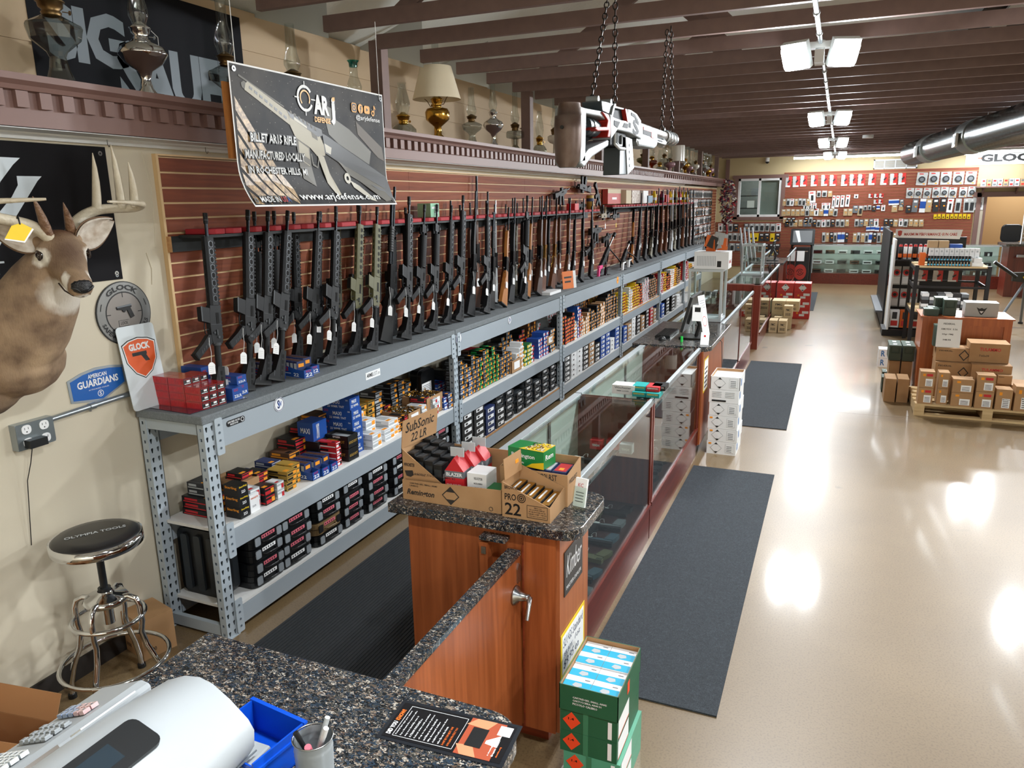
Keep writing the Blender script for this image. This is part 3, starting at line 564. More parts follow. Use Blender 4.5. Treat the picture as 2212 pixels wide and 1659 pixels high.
for bx,by,my,mz_,row,k in RF:
    key=(k,row,by<11); cnt[key]=cnt.get(key,0)+1
    seg='in the long run' if by<11 else 'in the far run'
    lab='%s, %s of its kind, %s row, %s run'%(KD[k],ORD[cnt[key]-1],'front' if row=='f' else 'rear','long' if by<11 else 'far')
    zb=DZ0+(.011 if k in('ar','od','a2') else .009); X=-2.985 if row=='f' else -3.13
    place_rifle(k,(bx,by,zb),(X,my,mz_),lab,'rifles standing on the carpeted deck')
# red foam rack holders with black backboards
def holder_run(y0,y1,z,ys_f,label,step=.17):
    t=thing('rifle_rack',label,'gun rack',(0,0,0))
    m=MB(); m.box(-3.172,-3.15,y0,y1,z-.10,z-.02,mat('black_board','#1c2124',.6)); m.build('backboard',t); m=MB(); m.box(-3.172,-3.15,y0-.012,y0,z-.10,z-.02,CHIP); m.build('board_end',t)
    pts=sorted(ys_f); edges=[y0+.06]+pts+[y1]
    for a,b in zip(edges,edges[1:]):
        a+=.026; b-=.026; n=max(1,round((b-a)/.15))
        if b-a<.03: continue
        for q in range(n):
            c0=a+(b-a)*q/n; c1=a+(b-a)*(q+1)/n-.004
            m=MB(); w=(c1-c0); r=min(.03,w*.3)
            m.prism([(-3.15,c0),(-2.99,c0),(-2.965,c0+r),(-2.965,c1-r),(-2.99,c1),(-3.15,c1)],z-.014,z+.014,RED,'xyz'); m.build('red_holder',t,bevel=.004)
    m=MB(); m.box(-3.15,-2.975,y0+.05,y1,z-.03,z-.015,mat('black_board')); 
    for q in range(int((y1-y0)/1.2)): m.prism([(-3.15,z-.09),(-2.99,z-.03),(-3.15,z-.03)],y0+.6+q*1.2,y0+.61+q*1.2,BLKP,'xzy')
    m.build('underboard',t)
    return t
def at_z(r,z): return r[1]+(r[2]-r[1])*(z-DZ0)/(r[3]-DZ0)
holder_run(2.90,9.98,2.075,[at_z(r,2.075) for r in RF if r[4]=='f' and r[1]<11],'long red-lipped rifle rack on a black board, nearest the till')
holder_run(10.55,17.2,2.12,[at_z(r,2.12) for r in RF if r[4]=='f' and r[1]>11],'far red-lipped rifle rack on a black board beyond the wall guns')
# short guns on the wall
def shortgun(pos,ang,label,body=GUN,s=1.0,blade=False,longb=.12,wall=True,tagc=None):
    t=thing('short_gun',label,'gun',mw=frame(pos,(0,math.cos(ang),math.sin(ang)),(0,-math.sin(ang),math.cos(ang))),group='short guns displayed between the two racks'); t.scale=(s,s,s)
    def q(n,f): m=MB(); f(m); m.build(n,t)
    q('receiver',lambda m:(m.prism([(-.13,-.02),(-.13,.03),(.14,.03),(.14,-.02),(.03,-.035),(-.05,-.035)],-.016,.016,body,'xyz'),m.box(-.04,.02,.0,.015,.016,.018,GUND)))
    q('grip',lambda m:m.prism([(-.10,-.02),(-.05,-.02),(-.075,-.13),(-.13,-.12)],-.013,.013,body,'xyz'))
    q('magazine',lambda m:m.prism([(.0,-.03),(.045,-.03),(.05,-.15),(.01,-.15)],-.01,.01,GUN,'xyz'))
    q('barrel',lambda m:m.cyl((.14,.008,0),(.14+longb,.008,0),.011,BLUED))
    q('brace',lambda m:m.prism([(-.13,.025),(-.13,-.005),(-.24,-.045),(-.27,-.04),(-.27,.03)],-.018,.018,GUN,'xyz'))
    q('sight',lambda m:m.box(-.03,.03,.03,.06,-.012,.012,GUN))
    if wall: q('wall_hook',lambda m:m.box(-.01,.0,-.01,.01,-.08,-.016,BLKP))
    if tagc: m=MB(); m.T=Matrix.Translation((0,-.02,.03))@Matrix.Rotation(-ang,4,'Z'); m.box(-.02,.02,-.2,-.13,0,.002,tagc); m.cyl((0,0,0),(0,-.13,0),.0015,WHITE,n=4); m.build('price_tag',t,label='paper price tag')
    return t
shortgun((-3.09,8.75,2.30),.15,'compact black pistol-gripped gun high on the wall left of another',s=1.0)
shortgun((-3.09,9.55,2.37),PI-.1,'chunky black bullpup-shaped gun highest on the slatwall',s=1.15,longb=.05)
shortgun((-3.09,10.25,2.24),-.9,'black machine pistol style gun tilted steeply beside the red box',s=.9,longb=.16)
shortgun((-3.09,9.55,2.14),0,'small black short gun just above the end of the near red rack',s=.8)
shortgun((-3.09,10.52,1.99),PI,'tan-gripped short gun with white tag below the black board',mat('fde_tan','#8a7d62',.5),tagc=PAPER)
shortgun((-3.09,11.1,1.97),PI,'black short gun with yellow tag below the black board',tagc=YEL,s=.9)
shortgun((-3.09,10.2,1.80),0,'black short gun with curved magazine low on the slatwall',s=1.2)
shortgun((-3.09,10.75,1.68),.12,'black short gun with white tag hanging low on the slatwall',tagc=PAPER)
shortgun((-3.09,9.95,1.58),.2,'lowest black short gun on the slatwall above the pink pistol',s=1.1)
def bipodgun(x,y,L,label):
    t=thing('bipod_rifle',label,'rifle',mw=frame((x,y,DZ0+.06),(0,math.cos(.52),math.sin(.52)),(0,-math.sin(.52),math.cos(.52))),group='rifles propped on bipods')
    def q(n,f): m=MB(); f(m); m.build(n,t)
    q('stock',lambda m:m.prism([(-.02,-.05),(0,.05),(L*.3,.05),(L*.35,.0),(L*.25,-.02)],-.02,.02,GUN,'xyz')); q('receiver',lambda m:m.box(L*.3,L*.6,-.02,.06,-.018,.018,GUN))
    q('barrel',lambda m:(m.cyl((L*.6,.03,0),(L,.03,0),.013,STEEL),m.cyl((L*.93,.03,0),(L*1.02,.03,0),.026,GUN))); q('grip',lambda m:m.prism([(L*.3,-.02),(L*.36,-.02),(L*.36,-.12),(L*.31,-.12)],-.014,.014,GUN,'xyz'))
    for s in (-1,1): q('bipod_leg',lambda m:m.cyl((L*.62,-.0,0),(L*.62+.12,-(L*.36),s*.1),.009,GUN))
bipodgun(-2.98,10.0,.85,'larger black rifle propped on its bipod, muzzle raised'); bipodgun(-2.93,10.95,.55,'smaller black rifle propped on its bipod, farther along')
def pistol_parts(t,slide,frm,gripm=None):
    def q(n,f): m=MB(); f(m); m.build(n,t)
    q('slide',lambda m:(m.prism([(-.09,.01),(.095,.01),(.095,.035),(.09,.038),(-.09,.038)],-.012,.012,slide,'xyz'),[m.box(-.085+i*.007,-.082+i*.007,.013,.036,.012,.0128,GUND) for i in range(5)]))
    q('frame',lambda m:(m.prism([(-.085,.01),(.09,.01),(.09,-.004),(.02,-.01),(-.03,-.012),(-.075,-.012)],-.0115,.0115,frm,'xyz'),m.tube([(.025,-.008,0),(.022,-.035,0),(-.012,-.035,0),(-.02,-.01,0)],.003,frm,5)))
    q('grip',lambda m:m.prism([(-.082,-.008),(-.03,-.01),(-.04,-.06),(-.05,-.1),(-.1,-.1),(-.095,-.05)],-.014,.014,gripm or frm,'xyz'))
def pistol(x,y,z,rot,label,group,slide=GUN,frm=GUN,gripm=None,flat=True):
    M=Matrix.Translation((x,y,z))@Matrix.Rotation(rot,4,'Z'); 
    k=('pistol',slide.name,frm.name,(gripm or frm).name)
    if k not in PROTO:
        t=thing('pistol',label,'pistol',mw=M,group=group); pistol_parts(t,slide,frm,gripm); PROTO[k]=t
        m=MB(); m.tube([(.02,-.02,.014),(.03,-.06,.018),(.05,-.07,.012),(.06,-.05,.002)],.0012,WHITE,4); m.prism([(.055,-.07),(.12,-.085),(.125,-.06),(.065,-.045)],-.012,-.0105,PAPER,'xyz'); m.build('price_tag',t,label='white paper price tag')
        return t
    return dup(PROTO[k],mw=M,label=label,group=group)
def upright_pistol(x,y,label,c1,c2):
    t=thing('pistol',label,'pistol',mw=frame((x,y,DZ0+.1),(0,1,0),(0,0,1)),group='pistols set on the carpeted deck'); pistol_parts(t,c1,c2); m=MB(); m.box(-.06,.05,-.1,-.096,-.04,.04,BLKP); m.build('stand',t); return t
upright_pistol(-2.90,9.75,'bright pink toy-like pistol on the deck below the wall guns',mat('hot_pink','#e8508e',.4),mat('hot_pink'))
upright_pistol(-2.86,9.95,'brown framed pistol on the deck behind the pink one',mat('rose_brown','#8a6458',.5),BLUED); upright_pistol(-2.84,10.75,'stainless revolver-like pistol with white grip on the deck',STEEL,WHITE); upright_pistol(-2.88,11.25,'black pistol with white tag at the far end of the deck gap',GUN,WHITE)
# little goods on the racks
def cartonbox(name,x0,x1,y0,y1,z0,z1,M_,label,cat='box',art=None,group=None,rz=0,face='x'):
    t=thing(name,label,cat,((x0+x1)/2,(y0+y1)/2,z0),rz,group); dx,dy,dz=(x1-x0)/2,(y1-y0)/2,z1-z0
    m=MB(); m.box(-dx,dx,-dy,dy,0,dz,M_); m.build('carton',t)
    if art: m=MB(); art(m,dx,dy,dz); m.build('print',t)
    return t
cartonbox('mint_carton',-3.12,-3.0,5.36,5.5,2.092,2.20,mat('mint_card','#8fc4a4',.6),'mint green carton sitting on the near red rifle rack',art=lambda m,dx,dy,dz:(m.box(dx,dx+.001,-dy*.7,dy*.7,dz*.6,dz*.75,WHITE),m.box(dx,dx+.001,-.01,.01,dz*.3,dz*.4,BLACK)))
cartonbox('red_tin',-3.1,-2.99,8.95,9.1,2.092,2.17,REDP,'small red tin sitting on the near rifle rack')
t=thing('powder_canister','gold and blue powder canister on the end of the near red rack','canister',(-3.05,9.75,2.092)); m=MB(); m.lathe([(0,0),(.05,0),(.05,.17),(.046,.18),(0,.18)],GOLD,18); m.build('can',t); m=MB(); m.lathe([(.051,.1),(.051,.14)],DKBLUE,18); m.build('label_band',t)
cartonbox('red_carton',-3.16,-3.08,10.7,11.4,2.15,2.36,mat('faded_red_card','#b9483f',.6),'large old red and cream carton standing on the far rifle rack',art=lambda m,dx,dy,dz:(m.box(dx,dx+.001,-dy,dy,dz*.72,dz,mat('cream_card','#cfc1a2',.7)),m.box(dx,dx+.001,-dy*.35,dy*.35,dz*.3,dz*.45,WHITE)))
for i,(y,w_,h,c) in enumerate(((11.5,.3,.2,mat('cream_card')),(11.85,.5,.2,mat('photo_print','#8c6f5c',.5,noise=(30,'#d8cfc2',.3))),(12.6,.35,.2,WHITE),(13.0,.3,.12,mat('steel_blue','#5d8299',.5)),(14.45,.25,.14,REDP))):
    cartonbox('carton',-3.14,-3.02,y,y+w_,2.15,2.15+h,c,('cream carton beside the faded red carton','photo-printed carton on the far red rack','white carton between the far rifles','low steel blue tin on the far red rack','small red tin on the far red rack')[i])
for i,(y,c) in enumerate(((13.45,YEL),(14.1,mat('magenta_tin','#7b2452',.5)),(14.85,YEL),(15.35,mat('olive_tin','#8d8a35',.5)),(15.75,REDP),(16.1,YEL),(16.5,YEL))):
    t=thing('bottle','%s squat bottle, %s along the far red rack'%(('yellow','magenta','yellow','olive','red','yellow','yellow')[i],ORD[i]),'bottle',(-3.03,y,2.14),group='bottles on the far red rack'); m=MB(); m.lathe([(0,0),(.045,0),(.045,.15),(.025,.17),(.02,.21),(0,.21)],c,14); m.build('body',t); m=MB(); m.lathe([(.0455,.05),(.0455,.10)],BLACK if i%2 else WHITE,14); m.build('label_band',t)
# orange leaflet on the deck
t=thing('leaflet','orange upright leaflet with gun pictures at the deck edge','leaflet',mw=frame((-2.83,8.2,DZ0),(0.35,1,0),(-.1,0,1))); m=MB(); m.box(-.08,.12,0,.2,0,.004,mat('leaflet_orange','#e0752a',.5)); m.build('card',t); m=MB(); m.box(.12,.17,0,.2,-.0,.004,WHITE); m.box(-.05,.09,.12,.14,.004,.005,BLACK); m.box(-.04,.07,.07,.09,.004,.005,BLACK); m.build('print',t)
cartonbox('paper_stack',-2.95,-2.80,7.55,7.9,DZ0,DZ0+.03,WHITE,'flat white printed carton under the brass-framed rifles')
# ================= goods on the shelving
STY={ # desc, body, end face panel, accent, extra
'kb':('black orange-tagged',BLACK,GREY,ORANGE),'gr':('black green-banded',BLACK,GRN,ORANGE),'rd':('red',REDP,WHITE,BLACK),'bl':('blue',BLUE,WHITE,REDP),'nv':('navy',DKBLUE,LGREY,ORANGE),
'wh':('white',WHITE,LGREY,ORANGE),'br':('brown',BRN,ORANGE,BLACK),'ye':('yellow',YEL,BLACK,REDP),'go':('gold',GOLD,BLACK,ORANGE),'sv':('silver grey',LGREY,WHITE,REDP),'kr':('red-striped black',BLACK,REDP,ORANGE),'bk':('dark grey',mat('charcoal_card','#2c2f33',.5),LGREY,ORANGE),'or':('orange and black',mat('orange_card','#d9651f',.5),BLACK,WHITE),'gn':('green and yellow',mat('deep_green_card','#1d6a38',.5),YEL,WHITE),'kt':('kraft',KRAFT,WHITE,ORANGE)}
AC={}
def ammo_mesh(st,w,d,h):
    """w along y, d along x (end face +x), h up; origin at bottom centre"""
    k=(st,w,d,h)
    if k in AC: return AC[k]
    _,b,p,a=STY[st]; m=MB(); m.box(-d/2,d/2,-w/2,w/2,0,h,b); e=.0006
    m.box(d/2,d/2+e,-w*.46,w*.1,h*.15,h*.55,p); m.box(d/2,d/2+e,-w*.46,w*.46,h*.8,h*.92,p if st!='gr' else GRN)
    m.box(d/2,d/2+e*1.5,w*.12,w*.44,h*.2,h*.72,a)
    m.box(-d*.45,d*.45,-w/2-e,-w/2,h*.12,h*.3,p); m.box(-d*.4,d*.05,-w/2-e,-w/2,h*.45,h*.8,a if st in('bl','rd','gn') else p)
    m.box(d*.22,d*.4,-w*.4,-w*.0,h,h+e,a); m.box(-d*.45,d*.15,-w*.3,w*.3,h,h+e,p if st in('wh','sv','gr') else b)
    AC[k]=m.mesh('cartridge_box'); return AC[k]
BAY=['first','second','third','fourth','fifth','sixth']; NBOX=[0]
far_stuff=MB(); SHN={ZM:'middle',ZL:'bottom',DZ0:'top'}
def stack(st,x,y,z,n,w=.072,d=.135,h=.042,bay=0,idx=0,row='front',jit=.006,name='cartridge_box',cat='cartridge box'):
    for i in range(n):
        xx=x+random.uniform(-jit,jit); yy=y+random.uniform(-jit,jit)*.5; rz=random.uniform(-.03,.03)
        if NBOX[0]>=296 and name=='cartridge_box':
            far_stuff.T=Matrix.Translation((xx,yy,z+i*h)); _,b,p,a=STY[st]
            far_stuff.box(-d/2,d/2,-w/2,w/2,0,h-.001,b); far_stuff.box(d/2,d/2+.001,-w*.46,w*.05,h*.15,h*.8,p); far_stuff.box(d/2,d/2+.0015,w*.1,w*.44,h*.2,h*.72,a); far_stuff.T=Matrix.Identity(4); continue
        if name=='cartridge_box': NBOX[0]+=1
        o=link(name,ammo_mesh(st,w,d,h-.0008),loc=(xx,yy,z+i*h),rot=(0,0,rz))
        lv='single' if n==1 else ('bottom' if i==0 else ('top' if i==n-1 else ORD[i]+' up'))
        tag(o,'%s cartridge box, %s of the %s %s-row stack, %s bay'%(STY[st][0],lv,ORD[idx],row,BAY[bay]) if n>1 else '%s cartridge box, alone as %s item of the %s row in bay %s'%(STY[st][0],ORD[idx],row,BAY[bay]),cat,'%s cartridge boxes in the %s bay'%(STY[st][0],BAY[bay]))
# --- bay 1, middle shelf : front row then rear rows (style, y, levels, w, d, h, x)
B1=[('kr',3.02,2,.075,.12,.05,-2.83),('sv',2.93,2,.07,.1,.06,-2.84),('kr',2.99,6,.09,.11,.03,-2.95),('kr',3.08,5,.09,.11,.03,-2.93),('sv',3.10,2,.06,.08,.05,-2.81),('go',3.23,4,.08,.15,.03,-2.87),('go',3.32,4,.07,.12,.03,-2.9),
('nv',3.3,4,.08,.13,.032,-3.02),('rd',3.675,4,.045,.14,.038,-2.86),('go',3.725,4,.045,.13,.036,-2.9),
('wh',4.07,2,.11,.13,.05,-2.83),('wh',4.15,3,.11,.14,.055,-2.93),('wh',4.25,2,.12,.14,.04,-2.84),('wh',4.33,3,.12,.14,.04,-2.86),('br',4.42,3,.07,.13,.036,-2.86),('kr',4.50,3,.07,.13,.036,-2.85),
('wh',4.16,4,.1,.13,.05,-3.02),('kb',4.05,4,.09,.14,.04,-3.08),('go',4.28,5,.08,.14,.045,-3.08),('go',4.38,5,.08,.14,.045,-3.08),('bk',4.48,6,.09,.14,.045,-3.08),('kr',4.60,3,.09,.14,.045,-3.08),('kb',4.70,7,.09,.14,.04,-3.08),('kb',4.8,7,.09,.14,.04,-3.08),('kb',4.9,6,.09,.14,.04,-3.08),('gn',4.64,1,.1,.15,.05,-2.99),
('kr',4.82,4,.08,.13,.04,-2.86),('wh',4.74,3,.07,.13,.04,-2.84),('sv',4.90,3,.07,.13,.045,-2.83),('nv',5.13,3,.07,.12,.04,-2.82),('bl',5.08,2,.07,.12,.05,-2.83),('go',5.10,5,.12,.15,.045,-3.05),('rd',5.12,1,.14,.15,.05,-2.98),
('kr',2.80,3,.13,.2,.035,-3.02),('bk',2.82,2,.12,.12,.035,-3.04),('br',2.95,3,.09,.2,.04,-3.07),('br',3.5,3,.1,.15,.04,-3.07),('kr',3.6,4,.12,.15,.045,-3.08),('kr',3.72,5,.12,.15,.045,-3.08),('br',3.85,6,.12,.15,.045,-3.09)]
ix={}
for st,y,n,w_,d,h,x in B1:
    z=ZM
    if (st,y)==('bk',2.82): z=ZM+.105
    row='front' if x>-2.96 else 'rear'; ix[row]=ix.get(row,-1)+1
    if z!=ZM:
        for i in range(n): link('cartridge_box',ammo_mesh(st,w_,d,h),loc=(x,y,z+i*(h+.001)),label=('dark grey carton with pale label, lower of two on the red-striped boxes','dark grey carton with pale label, upper of two on the red-striped boxes')[i],cat='cartridge box'); NBOX[0]+=1
    else: stack(st,x,y,z,n,w_,d,h,0,ix[row],row)
# blue counter trays of small boxes (open-fronted display cartons)
CCIB=mat('tray_blue','#1d4c9b',.4)
def cci_tray(x,y,z,rot,label,ncols=3,nrows=5,L=.22,W=.075,H=.07,fill=True,name='display_tray'):
    t=thing(name,label,'display box',(x,y,z),rot,'blue display trays of small boxes'); m=MB()
    m.prism([(-L/2,0),(L/2,0),(L/2,H*.72),(L*.2,H*.72),(-L/2,H*1.1)],-W/2,-W/2+.002,CCIB,'xzy'); m.prism([(-L/2,0),(L/2,0),(L/2,H*.72),(L*.2,H*.72),(-L/2,H*1.1)],W/2-.002,W/2,CCIB,'xzy')
    m.box(L/2-.002,L/2,-W/2,W/2,0,H*.72,CCIB); m.box(-L/2,-L/2+.002,-W/2,W/2,0,H*1.1,CCIB); m.box(-L/2,L/2,-W/2,W/2,0,.002,WHITE); m.box(-L/2+.002,L/2-.002,-W/2+.002,-W/2+.003,0,H*.7,WHITE); m.build('tray',t)
    m=MB(); m.T=frame((L/2+.0006,0,0),(0,1,0),(0,0,1)); put_text(m,'CCI',-W*.3,H*.5,W*.2,H*.66,REDP,0,.03); put_text(m,'22',-W*.35,H*.12,W*.35,H*.42,WHITE,0,.02)
    m.T=frame((0,-W/2-.0006,0),(1,0,0),(0,0,1)); put_text(m,'CCI',-L*.45,H*.5,-L*.1,H*.85,REDP,0,.03); put_text(m,'22',L*.1,H*.12,L*.3,H*.4,WHITE,0,.02); m.box(-L*.42,0,H*.3,H*.36,0,.0003,WHITE); m.build('lettering',t)
    if fill:
        for i in range(nrows):
            m=MB(); x0=-L/2+.006+i*(L*.72/nrows); m.box(x0,x0+L*.72/nrows-.003,-W/2+.004,W/2-.004,.004,H*1.35,DKBLUE); m.box(x0+.004,x0+L*.72/nrows-.007,-W/2+.0035,-W/2+.004,.01,H*1.2,LGREY); m.box(x0,x0+L*.72/nrows-.003,-W*.2,W*.2,H*1.35,H*1.36,BRN)
            if i==nrows-1: m.box(x0+L*.72/nrows-.003,x0+L*.72/nrows-.002,-W*.3,W*.25,H*.85,H*1.15,ORANGE)
            m.build('small_box',t)
    return t
cci_tray(-2.88,3.42,ZM,0,'blue tray of small boxes at the front left of the middle shelf'); cci_tray(-2.87,3.50,ZM,0,'blue tray of small boxes, second of the front three'); cci_tray(-2.87,3.58,ZM,.04,'blue tray of small boxes, third of the front three')
cci_tray(-3.02,3.08,ZM,.0,'blue tray of small boxes behind the post, rear left',W=.09); cci_tray(-3.02,3.18,ZM,.0,'blue tray of small boxes behind the post, beside its twin',W=.09)
cci_tray(-2.90,3.47,DZ0,-.15,'blue tray of small boxes on the top deck, nearer one'); cci_tray(-2.93,3.56,DZ0,-.1,'blue tray of small boxes on the top deck, farther one'); cci_tray(-3.02,3.36,DZ0,-.1,'blue tray behind the rifle stocks on the top deck')
def printed_case(label,x,y,z,dx,dy,dz,M_,lines,group=None,name='ammo_case',rz=0,side=None,open_top=None):
    t=thing(name,label,'box',(x,y,z),rz,group); m=MB()
    if open_top:
        for a in ((-dx,dx,-dy,-dy+.003,0,dz),(-dx,dx,dy-.003,dy,0,dz),(-dx,-dx+.003,-dy,dy,0,dz),(dx-.003,dx,-dy,dy,0,dz),(-dx,dx,-dy,dy,0,.003)): m.box(*a,M_)
        m.build('carton',t); m=MB(); m.box(-dx+.004,dx-.004,-dy+.004,dy-.004,.004,dz-.02,open_top); m.build('contents',t)
    else: m.box(-dx,dx,-dy,dy,0,dz,M_); m.build('carton',t)
    m=MB()
    for (s,x0,y0,x1,y1,c) in lines: # on +x face, units relative
        m.T=frame((dx+.0006,0,0),(0,1,0),(0,0,1)); put_text(m,s,x0*dy,y0*dz,x1*dy,y1*dz,c,0,.02)
    for (s,x0,y0,x1,y1,c) in (side or []):
        m.T=frame((0,-dy-.0006,0),(1,0,0),(0,0,1)); put_text(m,s,x0*dx,y0*dz,x1*dx,y1*dz,c,0,.02)
    if m.v: m.T=Matrix.Identity(4); m.build('lettering',t)
    return t
MX=[('MAXI',-.6,.5,.3,.82,WHITE),('22 WMR',-.8,.15,.7,.38,WHITE)]; MXS=[('CCI',-.92,.72,-.62,.92,REDP),('MAXI',-.3,.45,.3,.78,WHITE),('22 WMR TNT',-.55,.12,.6,.32,WHITE),('500',.72,.78,.88,.9,WHITE)]
for i in range(5): printed_case('blue carton printed 22 WMR TNT, %s of the tall blue stack'%('bottom','second up','third up','fourth up','top')[i],-2.93+(-.01 if i==4 else 0),3.93,ZM+i*.076,.115,.055,.075,CCIB,MX,'blue cartons in the tall stack',side=MXS)
printed_case('blue carton lying on its side left of the tall blue stack',-3.0,3.70,ZM+.15,.06,.07,.12,CCIB,[('22 WMR TNT',-.5,.1,-.1,.9,WHITE)],side=[('MAXI',-.6,.4,.6,.7,WHITE)])
printed_case('black carton under the sideways blue one',-3.0,3.70,ZM,.09,.07,.149,BLACK,[('FEDERAL',-.8,.7,.8,.85,LGREY),('FEDERAL',-.8,.2,.8,.35,LGREY)])
GD=[('GOLD DOT',-.8,.35,.8,.55,GOLD)]
for i in range(2): printed_case('black and gold carton GOLD DOT, %s of two'%('lower','upper')[i],-2.85,3.80,ZM+i*.085,.085,.055,.084,BLACK,GD,'black and gold cartons',side=[('GOLD DOT',-.7,.4,.7,.62,GOLD),('SPEER',-.35,.8,.35,.94,WHITE)],open_top=LGREY if i else None)
# three stacked yellow/black boxes by the near post
for i in range(3): printed_case('tall black box with yellow heading, %s of three beside the near post'%('bottom','middle','top')[i],-2.82,2.82,ZM+i*.062,.05,.035,.061,BLACK,[('Sterling',-.8,.72,.8,.92,YEL),('223',-.4,.25,.4,.5,WHITE)],'black and yellow boxes by the post',side=[('Sterling',-.8,.6,.8,.9,ORANGE)])
printed_case('white box with orange arrow beside the black and yellow stack',-2.82,2.90,ZM,.045,.035,.10,WHITE,[('WINCHESTER',-.8,.75,.8,.85,mat('orange_card')),('223',-.6,.3,.2,.4,GREY)])
printed_case('kraft carton at the left end of the middle shelf behind the post',-2.98,2.98,ZM,.11,.07,.14,KRAFT,[('500',-.5,.3,.2,.5,WHITE)])
def brass_tray(label,x,y,z,dx,dy,dz,txt):
    t=thing('brass_tray',label,'box',(x,y,z),0,'kraft trays of bagged brass'); m=MB()
    for a in ((-dx,dx,-dy,-dy+.004,0,dz),(-dx,dx,dy-.004,dy,0,dz),(-dx,-dx+.004,-dy,dy,0,dz),(dx-.004,dx,-dy,dy,0,dz),(-dx,dx,-dy,dy,0,.004)): m.box(*a,KRAFT)
    m.build('carton',t); m=MB()
    for i in range(150):
        p=Vector((random.uniform(-dx*.9,dx*.9),random.uniform(-dy*.9,dy*.9),dz*random.uniform(.75,1.08))); d=Vector((random.uniform(-1,1),random.uniform(-1,1),random.uniform(-.5,.5))).normalized()*.009; m.cyl(p-d,p+d,.0045,BRASS if i%3 else STEEL,n=6)
    m.build('brass_pile',t,kind='stuff'); m=MB(); m.T=frame((dx+.001,0,0),(0,1,0),(0,0,1)); m.box(-dy*.55,dy*.6,dz*.25,dz*.85,0,.001,PAPER); 
    if txt: put_text(m,txt,-dy*.45,dz*.45,dy*.5,dz*.62,BLUE,.0015)
    m.build('price_card',t)
brass_tray('kraft tray of bagged brass priced 19.95, nearer one',-2.90,4.60,ZM,.12,.09,.11,'.380ACP'); brass_tray('kraft tray of bagged brass marked 9mm - 10.95, farther one',-2.91,4.93,ZM,.12,.13,.15,'9mm - 10.95')
# --- rounded hard pistol cases
def case_proto(key,W,D,H,body,latch,lab,dual=2):
    t=thing('pistol_case','', 'pistol case'); m=MB(); pts=rrect(D,W,.045,4)
    m.prism(pts,0,H*.46,body,'xyz'); m.prism(rrect(D-.006,W-.006,.045,4),H*.46,H*.52,BLACK,'xyz'); m.prism(pts,H*.52,H*.92,body,'xyz'); m.prism(rrect(D-.03,W-.03,.04,4),H*.92,H,body,'xyz'); m.build('shell',t)
    for s in (-1,1): m=MB(); m.prism(rrect(.04,H*.62,.006,2),D/2,D/2+.005,latch,'yzx'); m.build('latch',t,loc=(0,s*W*.33,H*.5))
    m=MB(); m.tube([(D/2,-W*.18,H*.35),(D/2+.018,-W*.16,H*.35),(D/2+.02,W*.16,H*.35),(D/2,W*.18,H*.35)],.005,body,6); m.build('handle',t)
    m=MB(); m.box(D/2,D/2+.0015,-W*.2,W*.2,H*.56,H*.82,lab); 
    for i in range(5): m.box(D/2+.0015,D/2+.0018,-W*.17+i*W*.07,-W*.14+i*W*.07,H*.62,H*.76,BLACK)
    m.build('strip_label',t); return t
CP={}
CASEB=mat('case_black','#121416',.3); CASEG=mat('case_charcoal','#2b3034',.4); CASET=mat('case_tan','#7c6544',.45); BARREL=mat('latch_grey','#8c9399',.4)
def put_case(kind,x,y,z,label,group,W=.27,D=.27,H=.075,rz=0):
    k=(kind,W,H,D)
    if k not in CP:
        b,l,lb={'pink':(CASEB,BARREL,PINK),'white':(CASEB,BARREL,PAPER),'tan':(CASET,BLACK,PINK),'char':(CASEG,CASEB,PAPER),'blue':(BLUE,LGREY,PAPER)}[kind]; CP[k]=case_proto(k,W,D,H,b,l,lb); o=CP[k]; o.location=(x,y,z); o.rotation_euler=(0,0,rz); return tag(o,label,None,group)
    return dup(CP[k],loc=(x,y,z),rotz=rz,label=label,group=group)
S1=[(2.96,.26,['white','pink','white','pink']),(3.20,.29,['white','pink','pink','pink']),(3.51,.27,['white','tan','pink','white']),(3.77,.24,['pink','pink','pink','white']),(4.05,.28,['pink','pink','pink','white']),(4.36,.27,['white','pink','white','pink']),(4.68,.28,['white','pink','pink','white']),(4.98,.25,['pink','white','white','pink'])]
for i,(y,W,ks) in enumerate(S1):
    for j,k in enumerate(ks):
        put_case(k,-2.90+random.uniform(-.01,.01),y+random.uniform(-.006,.006),ZL+j*.076,'%s hard case, %s of the %s stack, near bottom shelf'%({'pink':'black pink-labelled','white':'black white-labelled','tan':'tan'}[k],('bottom','second up','third up','top')[j],ORD[i]),'hard pistol cases on the near bottom shelf',W=W)
# tall black case standing behind
t=thing('rifle_case','big black ribbed hard case standing at the left end of the bottom shelf','case',(-2.99,2.76,ZL)); m=MB(); m.prism(rrect(.30,.38,.05,4,0,.19),-.07,.0,CASEB,'xzy'); m.prism(rrect(.28,.36,.04,4,0,.19),.0,.05,CASEG,'xzy'); m.build('shell',t)
for q in range(3): m=MB(); m.prism(rrect(.045,.32,.015,3,-.09+q*.09,.19),-.085,-.07,CASEG,'xzy'); m.build('rib',t)
t=thing('pistol_case','tall black hard case standing upright among the boxes near the second post','pistol case',mw=frame((-2.93,5.13,ZM+.0),(0,1,0),(0,0,1)),group='hard cases'); m=MB(); m.prism(rrect(.22,.30,.04,4,0,.15),-.13,-.03,CASEB,'xyz'); m.prism(rrect(.23,.31,.045,4,0,.155),-.07,-.06,BLACK,'xyz'); m.build('shell',t)
m=MB(); m.box(-.10,.05,.03,.2,-.029,-.028,PAPER); [m.box(-.09,.04,.05+i*.014,.055+i*.014,-.028,-.0275,GREY) for i in range(10)]; m.build('data_label',t)
for s in (.06,.24): m=MB(); m.box(.112,.118,s-.03,s+.03,-.1,-.04,BARREL); m.build('latch',t)
